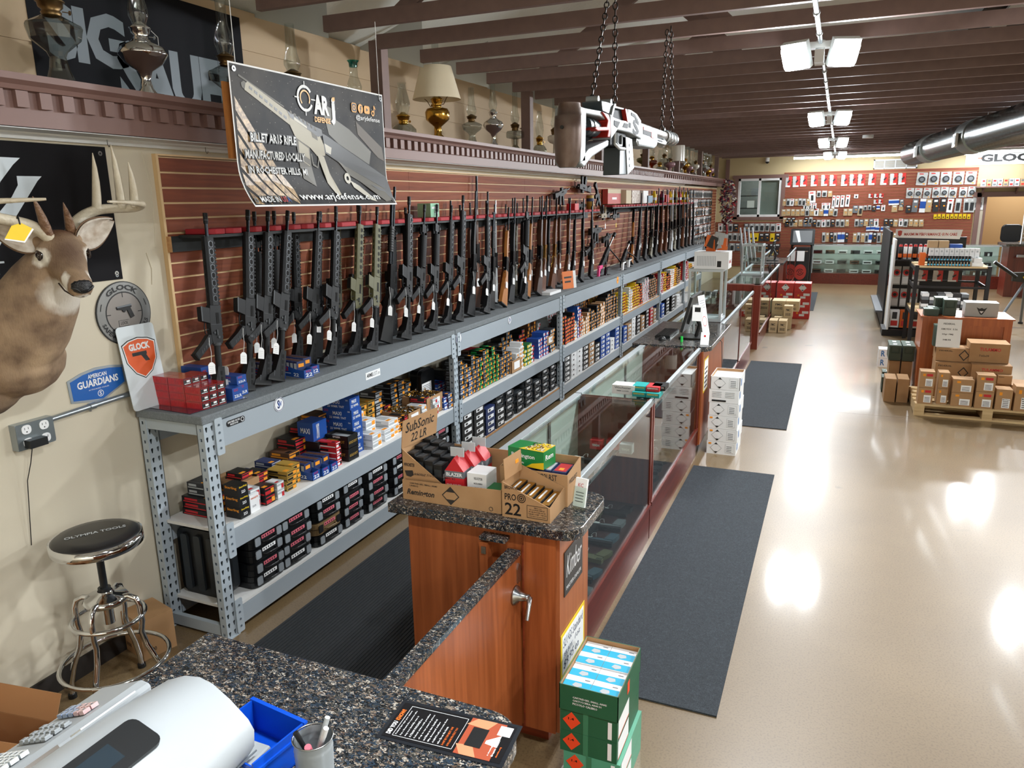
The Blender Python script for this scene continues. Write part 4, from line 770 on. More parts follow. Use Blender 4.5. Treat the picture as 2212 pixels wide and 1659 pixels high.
m=MB(); m.box(.112,.116,.09,.21,-.09,-.05,REDP); m.build('strip_label',t)
# --- bays 2..6 middle shelf: zones
Z2=[('bl',5.33,5.45,4,1),('kb',5.34,5.9,7,0),('gr',5.72,6.15,7,0),('kb',6.15,6.45,6,0),('nv',5.35,5.55,4,0),('rd',6.0,6.15,7,1),('br',5.75,6.0,6,1),('kb',5.5,5.75,5,1),('wh',6.2,6.6,4,1),('gn',6.75,6.95,5,0),('rd',6.95,7.05,5,0),('bl',7.15,7.42,5,0),('kr',6.95,7.35,6,1),('wh',6.55,6.75,5,0),('kb',6.6,6.9,7,1),('br',7.35,7.6,8,1),('bk',7.5,7.66,6,0),('sv',7.55,7.7,7,1)]
def fill(zones,bay,base):
    ic={0:-1,1:-1}
    for st,a,b,n,row in zones:
        w_=random.choice((.07,.075,.08)); y=a+w_/2
        while y<b:
            ic[row]+=1; stack(st,-2.85 if row==0 else -3.05,y,base,max(1,n+random.choice((-1,0,0,1))),w_-.004,random.choice((.12,.135,.14)),.042,bay,ic[row]%58,'front' if row==0 else 'rear'); y+=w_
fill(Z2,1,ZM)
brass_tray('kraft tray of bagged brass in the second bay, priced card',-2.88,6.53,ZM,.11,.12,.12,''); brass_tray('kraft tray of bagged brass at the right of the second bay',-2.88,7.5,ZM+.09,.1,.1,.1,'')
Z3=[('kr',7.9,8.3,7,0),('wh',8.3,8.5,5,0),('kt',8.6,8.9,5,0),('or',8.5,8.62,6,0),('kb',8.9,9.4,6,0),('bl',8.45,8.6,8,0),('sv',7.95,8.3,9,1),('kb',8.3,9.3,9,1),('br',9.3,9.6,8,1),('kt',9.4,9.62,7,0),('kb',9.65,10.2,8,0),('go',9.65,9.95,9,1),('wh',9.95,10.25,7,1)]
Z4=[('ye',10.5,10.75,7,0),('gn',10.75,10.9,6,0),('wh',10.9,11.1,7,0),('bk',10.6,11.1,8,1),('ye',11.1,11.5,8,0),('kr',11.5,11.7,8,0),('rd',11.2,11.7,9,1),('sv',11.7,12.2,8,0),('ye',11.8,12.3,9,1),('kb',12.2,12.75,8,0),('br',12.4,12.8,9,1)]
Z5=[('rd',13.05,13.3,8,0),('ye',13.3,13.6,8,0),('kr',13.6,13.9,7,0),('wh',13.9,14.2,8,0),('ye',14.2,14.5,9,0),('bk',13.2,14.2,9,1),('kb',14.5,14.9,8,0),('go',14.3,15.0,9,1)]
Z6=[('rd',15.4,15.7,8,0),('ye',15.7,16.1,7,0),('wh',16.1,16.5,7,0),('kb',16.5,16.9,8,0),('br',15.5,16.6,9,1)]
fill(Z3,2,ZM); fill(Z4,3,ZM); fill(Z5,4,ZM); fill(Z6,5,ZM)
# bottom shelf bays 2..
def flat_box(label,x,y,z,w_,d,h,M_,group,lab=PAPER):
    k=('fb',w_,d,h,M_.name)
    if k not in AC: m=MB(); m.box(-d/2,d/2,-w_/2,w_/2,0,h*.6,M_); m.box(-d/2-.002,d/2+.002,-w_/2-.002,w_/2+.002,h*.6,h-.001,M_); m.box(d/2+.002,d/2+.003,-w_*.3,w_*.35,h*.3,h*.8,lab); m.box(d/2+.003,d/2+.0033,-w_*.2,w_*.0,h*.4,h*.7,BLACK); AC[k]=m.mesh('gun_box')
    return link('gun_box',AC[k],loc=(x,y,z),label=label,cat='gun box',group=group)
cols=[(5.42,.2,5,BLACK,'black'),(5.65,.2,5,BLACK,'black'),(5.88,.19,4,DKBLUE,'navy'),(6.10,.19,3,BLACK,'black')]
for i,(y,w_,n,M_,c) in enumerate(cols):
    for j in range(n): flat_box('%s flat gun box with white label, %s of the %s stack, second bay'%(c,ORD[j]+' up',ORD[i]),-2.9,y,ZL+j*.062,w_,.28,.062,M_,'flat gun boxes on the second bottom shelf')
cs=[(6.12,.2,2,'char',3),(6.36,.22,4,'char',0),(6.62,.2,3,'char',0),(6.85,.22,4,'char',0),(7.1,.22,3,'char',0),(7.33,.22,4,'char',0),(7.57,.2,4,'char',0)]
for i,(y,W,n,k,b) in enumerate(cs):
    for j in range(n): put_case(k,-2.9,y,ZL+b*.062+j*.072,'charcoal pistol case with white label, %s of the %s stack, second bay'%(ORD[j]+' up',ORD[i]),'charcoal pistol cases on the second bottom shelf',W=W,D=.24,H=.071)
for i,(y,w_,n,M_,c) in enumerate([(8.0,.2,5,CASEG,'charcoal'),(8.25,.2,6,WHITE,'white'),(8.47,.2,6,WHITE,'white'),(8.7,.22,6,BLACK,'black'),(8.95,.22,5,KRAFT,'kraft'),(9.2,.22,4,BLACK,'black'),(9.45,.2,6,BLUE,'blue'),(9.68,.2,6,BLUE,'blue'),(9.92,.2,3,WHITE,'white'),(10.16,.2,5,BLUE,'blue'),(10.6,.2,4,BLUE,'blue'),(10.85,.22,4,KRAFT,'kraft'),(11.1,.22,5,WHITE,'white'),(11.4,.22,5,BLACK,'black'),(11.7,.22,4,KRAFT,'kraft'),(12.0,.2,5,BLACK,'black'),(12.3,.2,5,REDP,'red'),(12.55,.2,4,KRAFT,'kraft'),(13.2,.25,4,BLUE,'blue'),(13.6,.3,5,BLACK,'black'),(14.1,.3,5,BLACK,'black'),(14.6,.3,4,WHITE,'white')]):
    for j in range(n): flat_box('%s flat gun box, %s of the %s stack beyond the second bay'%(c,ORD[j]+' up',ORD[i]),-2.9,y,ZL+j*.06,w_,.28,.06,M_,'flat gun boxes beyond the second bay')
# --- on top deck, near corner
t=thing('plexi_sheet','dark clear acrylic sheet lying on the near end of the deck','sheet',(0,0,0)); m=MB(); m.prism([(-3.17,2.62),(-2.84,2.60),(-2.80,2.95),(-3.1,3.02)],DZ0+.0005,DZ0+.004,mat('dark_acrylic','#2b2d38',.05,coat=1),'xyz'); m.build('sheet',t)
RC=mat('red_clear_box','#a81f22',.2,coat=.5); k=('rc',)
m=MB(); m.box(-.052,.052,-.0265,.0265,0,.037,RC); 
for s in (-1,1):
    for i in range(9): m.box(-.045+i*.01,-.041+i*.01,s*.0265-.0005,s*.0265+.0005,.006,.031,REDP)
m.box(.052,.053,-.025,.025,.002,.035,BLACK); m.box(.053,.0535,-.02,.018,.006,.009,WHITE); m.box(.053,.0535,-.005,.015,.014,.024,WHITE); m.box(.053,.0535,-.022,.02,.028,.030,REDP); rme=m.mesh('cartridge_box')
GX=[-3.075,-2.965,-2.855]
for r in range(3):
    for c in range(3):
        for l in range(4 if c<2 else 3):
            if l==3 and c==0 and r==2: continue
            x=(-3.10,-2.993,-2.886)[c]; y=2.70+r*.055
            link('cartridge_box',rme,loc=(x,y,DZ0+.0045+l*.0378),label='red clear-sided cartridge box, %s up, %s from the wall, %s row from the till'%(ORD[l],ORD[c],ORD[r]),cat='cartridge box',group='red cartridge boxes on the deck corner')
def blue_small(label,x,y,z,dx,dy,dz,rz=0): return printed_case(label,x,y,z,dx,dy,dz,CCIB,[('CCI',-.7,.7,.1,.9,REDP),('22LR',-.7,.15,.8,.4,WHITE)],'blue printed boxes on the deck corner',rz=rz,side=[('CCI',-.2,.7,.4,.88,REDP),('17HMR',-.5,.25,.4,.45,WHITE)])
blue_small('blue box lying lowest right of the red stack',-2.90,2.91,DZ0+.004,.075,.035,.062); blue_small('blue box behind, second beside the red stack',-2.93,2.985,DZ0+.004,.075,.035,.062); blue_small('blue box set on top of the pair beside the red stack',-2.93,2.985,DZ0+.067,.07,.035,.045); blue_small('blue and orange box at the wall behind the red stack',-3.09,2.90,DZ0+.004,.07,.03,.16)
t=thing('display_flap','white and blue open carton with raised flap on the deck corner','display box',(-2.99,2.93,DZ0+.004)); m=MB(); m.box(-.06,.07,-.035,.035,0,.09,WHITE); m.prism(rrect(.13,.05,.012,3,0,.13),.034,.036,WHITE,'xzy'); m.box(-.06,.07,.036,.038,.09,.1,DKBLUE); m.build('carton',t)
# pistol brand card leaning on the wall behind red boxes
t=thing('sign_card','white card sign with orange GLOCK shield leaning behind the red boxes','sign',mw=frame((-3.13,2.635,DZ0+.004),(.0,1,0),(-.13,-.12,1)))
m=MB(); m.prism(rrect(.22,.42,.02,4,0,.21),0,.003,mat('card_pale','#cdd6da',.4),'xyz'); m.build('card',t)
sh=[(-.1,.33),(-.06,.35),(0,.36),(.06,.35),(.1,.33),(.09,.24),(.05,.18),(0,.15),(-.05,.18),(-.09,.24)]
m=MB(); m.prism(sh,.003,.0036,BLACK,'xyz'); m.prism([(x*.95,.255+(y-.255)*.95) for x,y in sh],.0036,.0042,WHITE,'xyz'); m.prism([(x*.9,.255+(y-.255)*.9) for x,y in sh],.0042,.0048,mat('brand_orange','#e05a1c',.5),'xyz')
put_text(m,'GLOCK',-.062,.295,.062,.33,WHITE,.0052,.05); m.box(-.05,.035,.268,.285,.005,.0056,BLACK); m.prism([(-.0,.268),(.03,.268),(.045,.235),(.02,.235)],.005,.0056,BLACK,'xyz'); m.build('print',t)
# ================= counters and glass cases
def slab(name,label,x0,x1,y0,y1,z,h,corners,rr=.09):
    """corners: set of 'ne','nw','se','sw' that are rounded"""
    pts=[]
    for c,sx,sy,a in (('ne',1,1,0),('nw',-1,1,PI/2),('sw',-1,-1,PI),('se',1,-1,1.5*PI)):
        X=x1 if sx>0 else x0; Y=y1 if sy>0 else y0
        if c in corners:
            for i in range(7): t=a+PI/2*i/6; pts.append((X-sx*rr+rr*math.cos(t),Y-sy*rr+rr*math.sin(t)))
        else: pts.append((X,Y))
    m=MB(); m.prism(pts,z-h,z,GRANITE,'xyz'); return m.build(name,label=label,cat='countertop',bevel=.003)
# near end cabinet
slab('countertop','speckled granite-look countertop of the near end cabinet, holding cartons',-1.625,-.80,2.44,2.86,1.0,.042,{'se','ne'},.08)
t=thing('end_cabinet','cherry wood end cabinet under the near granite top','cabinet',(-1.55,2.475,0)); m=MB(); m.box(0,.655,0,.36,.09,.957,CHERRY); m.build('body',t)
m=MB(); m.box(.02,.60,.05,.34,0,.09,CHERRYX); m.build('toe_kick',t); m=MB(); m.box(.655,.668,.0,.36,.09,.957,wood('cherry_side','#96522f','#ad6a40')); m.build('side_panel',t)
m=MB(); m.box(.515,.523,-.012,0,.09,.905,CHERRYX); m.box(.523,.655,-.012,0,.09,.957,CHERRY); m.build('front_panel',t)
m=MB(); m.box(.35,.46,-.05,0,.915,.93,GRANITE); m.box(.35,.385,-.05,0,.60,.905,CHERRY); m.box(.36,.38,-.055,-.05,.86,.89,STEEL); m.build('latch_block',t,label='small granite-capped stop block')
t=thing('small_sign','dark grey dealer sign with white script on the cabinet side','sign',mw=frame((-.8805,2.52,.68),(0,1,0),(0,0,1))); m=MB(); m.box(0,.225,0,.19,0,.003,mat('sign_dark','#33312f',.4)); m.build('plate',t)
m=MB(); put_text(m,'Kimber',.02,.075,.21,.165,WHITE,.0035,-.005,.35); put_text(m,'MASTER DEALER',.02,.022,.205,.038,WHITE,.0035); m.build('lettering',t)
t=thing('price_sign','yellow-bordered handwritten SLUGS price sign on the cabinet side','sign',mw=frame((-.8805,2.48,.33),(0,1,0),(0,0,1))); m=MB(); m.box(0,.3,0,.2,0,.002,YEL); m.build('card',t); m=MB(); m.box(.015,.285,.015,.185,.002,.0025,WHITE); m.build('inner_card',t)
m=MB(); put_text(m,'SLUGS Standard',.025,.13,.275,.17,DKBLUE,.003,.0,.2); put_text(m,'1oz',.17,.09,.24,.115,DKBLUE,.003,0,.2); put_text(m,'PER BOX',.03,.085,.14,.105,DKBLUE,.003,0,.2); put_text(m,'$9.95 ea',.03,.03,.22,.07,DKBLUE,.003,0,.2); m.build('handwriting',t)
# gate
t=thing('counter_gate','cherry swing gate with granite cap between the till counter and end cabinet','gate',(-1.085,1.47,0)); m=MB(); m.box(0,.045,0,.985,.10,.865,CHERRY); m.build('panel',t)
m=MB(); m.box(-.005,.048,0,.985,.865,.885,GRANITE); m.build('granite_cap',t,label='speckled granite cap strip'); m=MB(); m.box(-.01,.0,.05,.9,.85,.865,LGREY); m.build('edge_strip',t)
m=MB(); m.lathe([(0,0),(.04,0),(.038,.008),(.02,.022),(.014,.05),(.014,.06),(0,.062)],STEEL,20); me=m.mesh('rose'); link('rose',me,t,loc=(.045,.93,.72),rot=(0,PI/2,0)); m=MB(); m.tube([(.095,.93,.72),(.11,.925,.722),(.115,.9,.70),(.118,.87,.66)],.009,STEEL,8,rs=[.012,.011,.009,.008]); m.build('lever_handle',t,label='brushed steel lever handle'); m=MB(); m.prism([(.95,.76),(.985,.76),(.985,.82),(.965,.84),(.95,.82)],.045,.05,STEEL,'yzx'); m.build('thumb_plate',t)
m=MB(); 
for z in (.2,.7): m.cyl((.022,.0,z),(.022,.0,z+.06),.008,STEEL,n=8)
m.build('hinge',t)
# till counter in the foreground
slab('countertop','speckled granite-look till countertop in the foreground',-1.63,-.60,.55,1.46,.97,.042,{'ne'},.1)
m=MB(); m.box(-1.58,-.66,.6,1.42,0,.927,CHERRY); m.build('till_cabinet',label='cherry cabinet under the foreground till countertop',cat='cabinet')
# glass cases
DOORW=mat('pale_sliding_panel','#cfd8d2',.35)
GROUPN='glass display cases in the counter line'
def glass_case(label,x0,x1,y0,y1,top,kick,posts,shelf=(.62,),end0=True,end1=True,doors=3,back=True):
    t=thing('display_case',label,'display case',(0,0,0),0,GROUPN); E=.035
    m=MB(); m.box(x0+.02,x1,y0,y1,0,kick,REDWOOD); m.build('base',t); m=MB(); m.box(x0+.02,x1-.015,y0+.01,y1-.01,kick,kick+.012,mat('deck_dark','#3a1c18',.4)); m.build('floor_board',t)
    m=MB(); m.box(x1-.012,x1+.012,y0,y1,kick,kick+.025,REDWOOD); m.build('lower_rail',t)
    for a in posts: m=MB(); m.box(x1-.03,x1+.006,a-.014,a+.014,kick,top,REDWOODZ); m.build('upright',t)
    m=MB(); m.box(x1-.004,x1,y0,y1,kick+.025,top-.02,GLASS); m.build('front_glass',t,label='clear front glass pane'); m=MB(); m.box(x0+.03,x1-.02,y0,y1,top-.008,top-.002,GLASS); m.build('top_glass',t,label='clear top glass pane')
    m=MB(); m.box(x1-.022,x1+.008,y0,y1,top-.03,top,ALU); m.box(x1-.016,x1+.002,y0,y1,top,top+.004,ALUW); m.build('front_rail',t); m=MB(); m.box(x0,x0+.045,y0,y1,top-.03,top,ALUW); m.build('rear_rail',t); m=MB(); m.box(x0,x0+.035,y0,y1,kick,kick+.03,ALUW); m.build('rear_sill',t)
    n=doors
    if back:
        for i in range(n): a=y0+(y1-y0)*i/n; b=y0+(y1-y0)*(i+1)/n+.02; xx=x0+(.012 if i%2 else .022); m=MB(); m.box(xx,xx+.006,a,min(b,y1),kick+.03,top-.03,DOORW); m.build('sliding_panel',t); m=MB(); m.box(xx-.003,xx+.010,a,a+.02,kick+.03,top-.03,ALU); m.build('panel_edge',t)
    for e,yy in ((end0,y0),(end1,y1-.018)):
        if e: m=MB(); m.box(x0+.03,x1-.004,yy,yy+.018,kick,top-.012,REDWOODZ); m.build('end_panel',t)
    for z in shelf: m=MB(); m.box(x0+.06,x0+.32,y0+.02,y1-.02,z,z+.006,GLASS); m.build('glass_shelf',t); m=MB(); m.box(x0+.31,x0+.324,y0+.02,y1-.02,z-.003,z+.008,ALU); m.build('shelf_trim',t)
    return t
glass_case('nearest long glass display case, behind the end cabinet',-1.52,-1.0,2.87,4.56,.965,.235,[4.545])
glass_case('second glass display case, with cartridge boxes on its near end',-1.52,-1.0,4.58,6.36,.965,.235,[4.6,6.33])
glass_case('third glass display case, beyond the computer counter',-1.52,-1.0,7.75,9.3,.965,.235,[9.28])
glass_case('fourth glass display case, with red boxes behind it',-1.52,-1.0,9.32,10.7,.965,.235,[10.66])
glass_case('fifth glass display case, holding the small glass tower',-1.5,-.98,11.7,15.3,.965,.2,[13.4,15.2])
glass_case('sixth glass display case, beyond the far monitor counter',-1.5,-.95,17.2,20.6,.965,.2,[18.2,20.5],doors=2)
m=MB(); m.box(-1.55,-1.0,11.55,11.69,.72,.955,REDWOODZ); m.box(-1.08,-.98,11.5,11.69,0,.955,REDWOODZ); m.build('gate_post',label='mahogany gate frame post between the fourth and fifth cases',cat='post')
m=MB(); m.box(-1.25,-1.2,10.75,11.5,.82,.86,GRANITE); m.box(-1.25,-1.2,10.75,11.5,.2,.82,REDWOOD); m.build('counter_gate',label='low mahogany gate between the fourth and fifth glass cases',cat='gate')
# pistols in the cases
n=0
for y in (3.1,3.32,3.55,3.78,4.02,4.2,5.0,5.16,5.32,5.48,5.64,5.8,5.96,6.1):
    n+=1; pistol(-1.30,y,.642,random.uniform(-.12,.12)+PI,'black pistol with white tag, %s along the upper shelves of the nearest cases'%ORD[n-1],'pistols on the upper glass shelf')
n=0
for x,y,k in ((-1.16,3.05,0),(-1.12,3.25,1),(-1.13,3.46,2),(-1.14,3.69,3),(-1.15,3.90,2),(-1.16,4.11,1),(-1.18,4.34,0),(-1.3,4.0,0),(-1.33,4.25,3),(-1.15,4.75,0),(-1.15,4.95,0),(-1.16,5.15,0),(-1.16,5.35,0),(-1.3,5.3,0),(-1.3,5.5,0),(-1.16,5.6,0),(-1.16,5.85,0)):
    n+=1; c=('black','grey-framed','blue-grey','olive')[k]; f=(GUN,GREY,mat('slate_frame','#3f5361',.5),OD)[k]
    pistol(x,y,.262,random.uniform(-.15,.15)+PI,'%s pistol with white tag, %s along the floor of the nearest cases'%(c,ORD[n-1]),'pistols on the case floor',GUN if k<3 else OD,f)
for i in range(14):
    y=(7.9+i*.18) if i<10 else 12+(i-10)*.35; pistol(-1.2,y,.262 if i<10 else .23,PI,'small dark pistol, %s in the farther glass cases'%ORD[i],'pistols in the farther cases')
for i,(x,y,c) in enumerate(((-1.32,4.42,REDP),(-1.22,4.45,REDP),(-1.12,4.40,LGREY))): printed_case('small red and white box inside the near case, %s from the left'%ORD[i],x,y,.65,.04,.03,.06,c,[],side=[('9MM',-.6,.3,.6,.6,WHITE)])
# boxes on top of the second case
TEAL=mat('teal_card','#139a98',.45)
printed_case('white cartridge box with red pen mark on the second glass case',-1.21,4.68,.966,.075,.05,.06,WHITE,[('9mm',-.6,.3,.6,.6,REDP)],side=[('Winchester',-.8,.6,.7,.85,GREY),('9MM LUGER',-.6,.3,.5,.45,GREY)])
for i,(x,y,z,c) in enumerate(((-1.10,4.66,.966,TEAL),(-1.01,4.66,.966,TEAL),(-1.11,4.70,.997,TEAL),(-1.02,4.70,.997,REDP),(-.99,4.74,.997,BLACK))): printed_case('%s cartridge box, %s in the small heap on the second glass case'%(('teal','teal','teal','red','black and silver')[i],ORD[i]),x,y,z,.043,.06,.03,c,[],side=[('REMINGTON',-.8,.5,.8,.85,YEL if c is TEAL else WHITE)])
# cartons on the near cabinet
def kraft_tray(name,label,x0,x1,y0,y1,z,front,left,right,back,txt=(),flap=None,txtx=()):
    """heights of front-left/front-right etc give sloping sides"""
    t=thing(name,label,'box',(0,0,0)); m=MB(); fl,fr=front; bl,br=back; e=.004
    m.prism([(x0,z),(x1,z),(x1,z+fr),(x0,z+fl)],y0,y0+e,KRAFT,'xzy'); m.prism([(x0,z),(x1,z),(x1,z+br),(x0,z+bl)],y1-e,y1,KRAFT,'xzy')
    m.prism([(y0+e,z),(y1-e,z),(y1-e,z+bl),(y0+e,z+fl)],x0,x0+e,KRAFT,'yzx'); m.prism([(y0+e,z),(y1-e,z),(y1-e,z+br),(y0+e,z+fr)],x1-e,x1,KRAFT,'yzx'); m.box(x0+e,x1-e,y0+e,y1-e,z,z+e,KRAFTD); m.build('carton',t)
    m=MB(); m.T=frame((x0,y0-.0006,z),(1,0,0),(0,0,1))
    for s,a,b,c,d,M_ in txt: put_text(m,s,a,b,c,d,M_,0,.015)
    m.T=frame((x1+.0006,y0,z),(0,1,0),(0,0,1))
    for s,a,b,c,d,M_ in txtx: put_text(m,s,a,b,c,d,M_,0,.015)
    m.T=Matrix.Identity(4)
    if m.v: m.build('printing',t)
    return t
INK=mat('carton_ink','#2b2622',.7)
t=kraft_tray('carton_tray','long open kraft carton printed Remington across the near countertop',-1.585,-1.135,2.50,2.80,1.001,(.085,.10),0,0,(.16,.16),[('6G/Y17.7/S/22/USA/M4185',.06,.115,.25,.124,INK)])
m=MB(); m.T=frame((-1.60,2.4994,1.001),(1,0,0),(0,0,1)); put_text(m,'Remington',.035,.018,.165,.05,INK,0,.03,.3); m.prism([(.2,.045),(.24,.085),(.28,.045),(.24,.005)],0,.0004,INK,'xyz'); m.prism([(.206,.045),(.24,.079),(.274,.045),(.24,.011)],.0004,.0008,KRAFT,'xyz'); m.prism([(.218,.061),(.262,.061),(.24,.083)],.0008,.0011,INK,'xyz'); m.prism([(.218,.029),(.262,.029),(.24,.007)],.0008,.0011,INK,'xyz'); put_text(m,'CARTRIDGES, SMALL ARMS',.05,.071,.18,.079,INK,0,.02); put_text(m,'UN0012',.05,.061,.09,.068,INK,0,.02); ring(m,.007,.009,INK,cx=.42,cy=.016,h=.0006); m.build('printing',t)
t=thing('display_carton','kraft display carton with raised flap handwritten SubSonic 22LR','box',(0,0,0)); x0,x1,y0,y1,z=-1.595,-1.40,2.52,2.76,1.005; m=MB()
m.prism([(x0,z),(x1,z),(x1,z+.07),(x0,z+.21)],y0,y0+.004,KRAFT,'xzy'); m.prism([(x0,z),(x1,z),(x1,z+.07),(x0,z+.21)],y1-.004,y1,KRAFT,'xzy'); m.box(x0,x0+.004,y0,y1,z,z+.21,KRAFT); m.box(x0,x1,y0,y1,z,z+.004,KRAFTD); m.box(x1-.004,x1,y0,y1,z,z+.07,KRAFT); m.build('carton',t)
m=MB(); m.T=frame((x0,y0,z+.21),(.12,1,0),(.12,0,1)); m.box(0,.245,0,.12,0,.003,KRAFT); put_text(m,'SubSonic',.02,.06,.22,.105,BLACK,.0035,.01,.15); put_text(m,'22 LR',.06,.012,.17,.05,BLACK,.0035,.01,.15); m.build('raised_flap',t)
m=MB(); m.T=frame((x0,y0-.0006,z),(1,0,0),(0,0,1)); put_text(m,'WINCHESTER',.01,.135,.06,.15,BLACK,0,.03,.2); m.prism([(.012,.115),(.05,.12),(.055,.10),(.04,.09),(.02,.093)],0,.0004,INK,'xyz'); put_text(m,'BORN HERE.',.058,.10,.11,.107,INK,0,.01); m.build('printing',t)
for r in range(3):
    for c in range(4):
        m=MB(); X=x0+.012+c*.042; Y=y0+.02+r*.068; h=.185-c*.012+r*.01; m.box(X,X+.039,Y,Y+.06,z+.006,z+h,BLACK); m.box(X+.004,X+.035,Y-.0006,Y,z+h-.05,z+h-.02,CASEG); m.box(X+.008,X+.03,Y+.01,Y+.05,z+h,z+h+.0008,CASEG); m.box(X+.0392,X+.0396,Y+.01,Y+.04,z+h-.07,z+h-.04,LGREY); m.build('black_box',t)
for i in range(3):
    t=thing('milk_carton_box','red and grey milk-carton shaped cartridge box, %s of three'%ORD[i],'box',(-1.365+i*.012,2.58+i*.078,1.006),.05,'red milk-carton shaped boxes'); t.scale=(1,1,1.3); m=MB(); m.box(-.042,.042,-.036,.036,0,.1,REDP); m.prism([(-.042,.1),(.042,.1),(0,.145)],-.036,.036,REDP,'xzy'); m.box(-.0428,.0428,-.0366,.0366,.078,.1,GREY); m.build('body',t)
    m=MB(); m.box(-.03,.03,-.002,.002,.14,.17,LGREY); m.build('hang_tab',t); m=MB(); m.T=frame((0,-.0372,0),(1,0,0),(0,0,1)); put_text(m,'BLAZER',-.036,.083,.036,.095,WHITE,0,.03); put_text(m,'22 LR 1235 FPS',-.034,.05,.03,.058,WHITE); put_text(m,'40 GR',-.03,.02,.0,.03,WHITE); m.box(.012,.03,.008,.035,0,.001,ORANGE); m.build('printing',t)
printed_case('white and black cartridge box with orange sticker in the long carton',-1.265,2.60,1.006,.043,.05,.13,WHITE,[('CCI',-.6,.3,.5,.5,REDP)],side=[('C',-.8,.2,-.5,.45,REDP),('VELOCITOR',-.3,.8,.6,.88,BLACK),('MUZZLE ENERGY',-.3,.65,.6,.7,BLACK),('HIGH VELOCITY',-.3,.5,.6,.56,BLACK),('.22 LONG RIFLE',-.3,.2,.6,.27,BLACK)])
printed_case('green cartridge box low in the long carton',-1.18,2.58,1.006,.04,.04,.075,mat('deep_green_card'),[],side=[('Rem',-.6,.5,.6,.8,WHITE)])
t=kraft_tray('carton_tray','kraft carton printed W22LRST at the back of the near countertop',-1.21,-.915,2.66,2.83,1.001,(.14,.135),0,0,(.16,.16),[('W22LRST',.16,.105,.25,.13,INK)],txtx=[('W22LRST',.02,.09,.12,.11,INK)])
m=MB()
for i in range(22): m.box(-1.08+i*.006,-1.08+i*.006+(.002 if i%3 else .004),2.6585,2.6592,1.03,1.09,INK)
m.build('barcode',t)
for i in range(4):
    m=MB(); m.box(-1.19+i*.066,-1.13+i*.066,2.69,2.80,1.01,1.135,DKBLUE); m.box(-1.185+i*.066,-1.135+i*.066,2.70,2.79,1.135,1.136,REDP if i%2 else LGREY); m.box(-1.17+i*.066,-1.15+i*.066,2.71,2.735,1.136,1.137,ORANGE); m.build('navy_box',t)
t=printed_case('green and yellow Remington cartridge box on top of the rear carton',-1.10,2.74,1.14,.085,.05,.075,mat('rem_green','#13803f',.4),[('Rem',-.7,.45,.6,.75,WHITE)],side=[('Remington',-.8,.42,.5,.72,WHITE),('22 Long Rifle',-.8,.12,-.1,.25,WHITE)],rz=-.15)
m=MB(); m.prism([(-.03,-.052),(.0852,-.052),(.0852,.052),(.03,.052)],.0752,.0758,YEL,'xyz'); m.prism([(.0,.0),(.0852,0),(.0852,.03),(.03,.018)],-.0512,-.0508,YEL,'xzy')
for q in range(60): x=random.uniform(-.01,.08); y=random.uniform(-.045,.045); m.T=Matrix.Translation((x,y,.0765))@Matrix.Rotation(random.uniform(0,6),4,'Z'); m.box(-.006,.006,-.0018,.0018,0,.0008,(TAN,BRASS,WHITE)[q%3])
m.T=Matrix.Identity(4); m.build('cartridge_picture',t)
t=kraft_tray('carton_tray','kraft carton printed BROWNING PRO 22 at the front of the near countertop',-1.125,-.925,2.485,2.655,1.001,(.145,.062),0,0,(.165,.085),[('BROWNING',.012,.118,.085,.132,BLACK),('PRO',.012,.073,.06,.1,BLACK),('22',.012,.012,.08,.062,BLACK),('PRO-22',.135,.052,.165,.057,INK),('22 LONG RIFLE',.115,.044,.178,.049,INK),('40 GR ROUND NOSE',.113,.035,.182,.04,INK),('TARGET COMP - 1085 FPS',.11,.026,.186,.031,INK),('2000 RDS (20 BOXES)',.112,.017,.182,.022,INK)])
m=MB(); m.T=frame((-1.125,2.4844,1.001),(1,0,0),(0,0,1)); ring(m,.015,.018,BLACK,cx=.083,cy=.087); ring(m,.008,.011,BLACK,cx=.083,cy=.087); ring(m,0,.004,BLACK,cx=.083,cy=.087)
for a in ((.105,.19,.062,.0635),(.105,.19,.012,.0135),(.105,.1065,.012,.0635),(.1885,.19,.012,.0635)): m.box(*a,0,.0006,INK)
m.build('line_art',t)
m=MB(); m.T=frame((-1.12,2.50,1.146),(.1,1,0),(-.05,0,1)); m.box(0,.14,0,.085,0,.003,KRAFT); m.box(.09,.115,.04,.055,.003,.004,ORANGE); m.build('raised_flap',t)
for i in range(5):
    m=MB(); X=-1.115+i*.037; h=.1-i*.008; m.box(X,X+.034,2.495,2.645,1.006,1.001+h,BLACK); m.box(X+.002,X+.032,2.497,2.643,1.001+h,1.002+h,mat('amber_print','#9a6a24',.35,.3)); m.box(X+.012,X+.02,2.53,2.62,1.002+h,1.0025+h,WHITE); m.box(X+.002,X+.032,2.4945,2.495,1.02,1.04,GOLD); m.build('brown_box',t)
t=thing('card_holder','clear acrylic business card holder with white cards on the near countertop','card holder',(-.868,2.66,1.001)); m=MB(); m.T=Matrix.Rotation(-.2,4,'Z')@Matrix.Rotation(-.25,4,'X'); m.box(-.03,.03,-.01,-.008,0,.09,GLASS); m.box(-.03,.03,.01,.012,0,.06,GLASS); m.box(-.03,.03,-.012,.05,0,.002,GLASS); m.build('holder',t)
m=MB(); m.T=Matrix.Rotation(-.2,4,'Z')@Matrix.Rotation(-.25,4,'X'); m.box(-.026,.026,-.006,.006,.01,.125,PAPER); m.T=m.T@frame((0,-.0065,0),(1,0,0),(0,0,1)); put_text(m,'KC',-.012,.09,.012,.105,REDP); [m.box(-.018,.018,.03+i*.012,.033+i*.012,0,.0005,GREY) for i in range(4)]; m.build('cards',t)
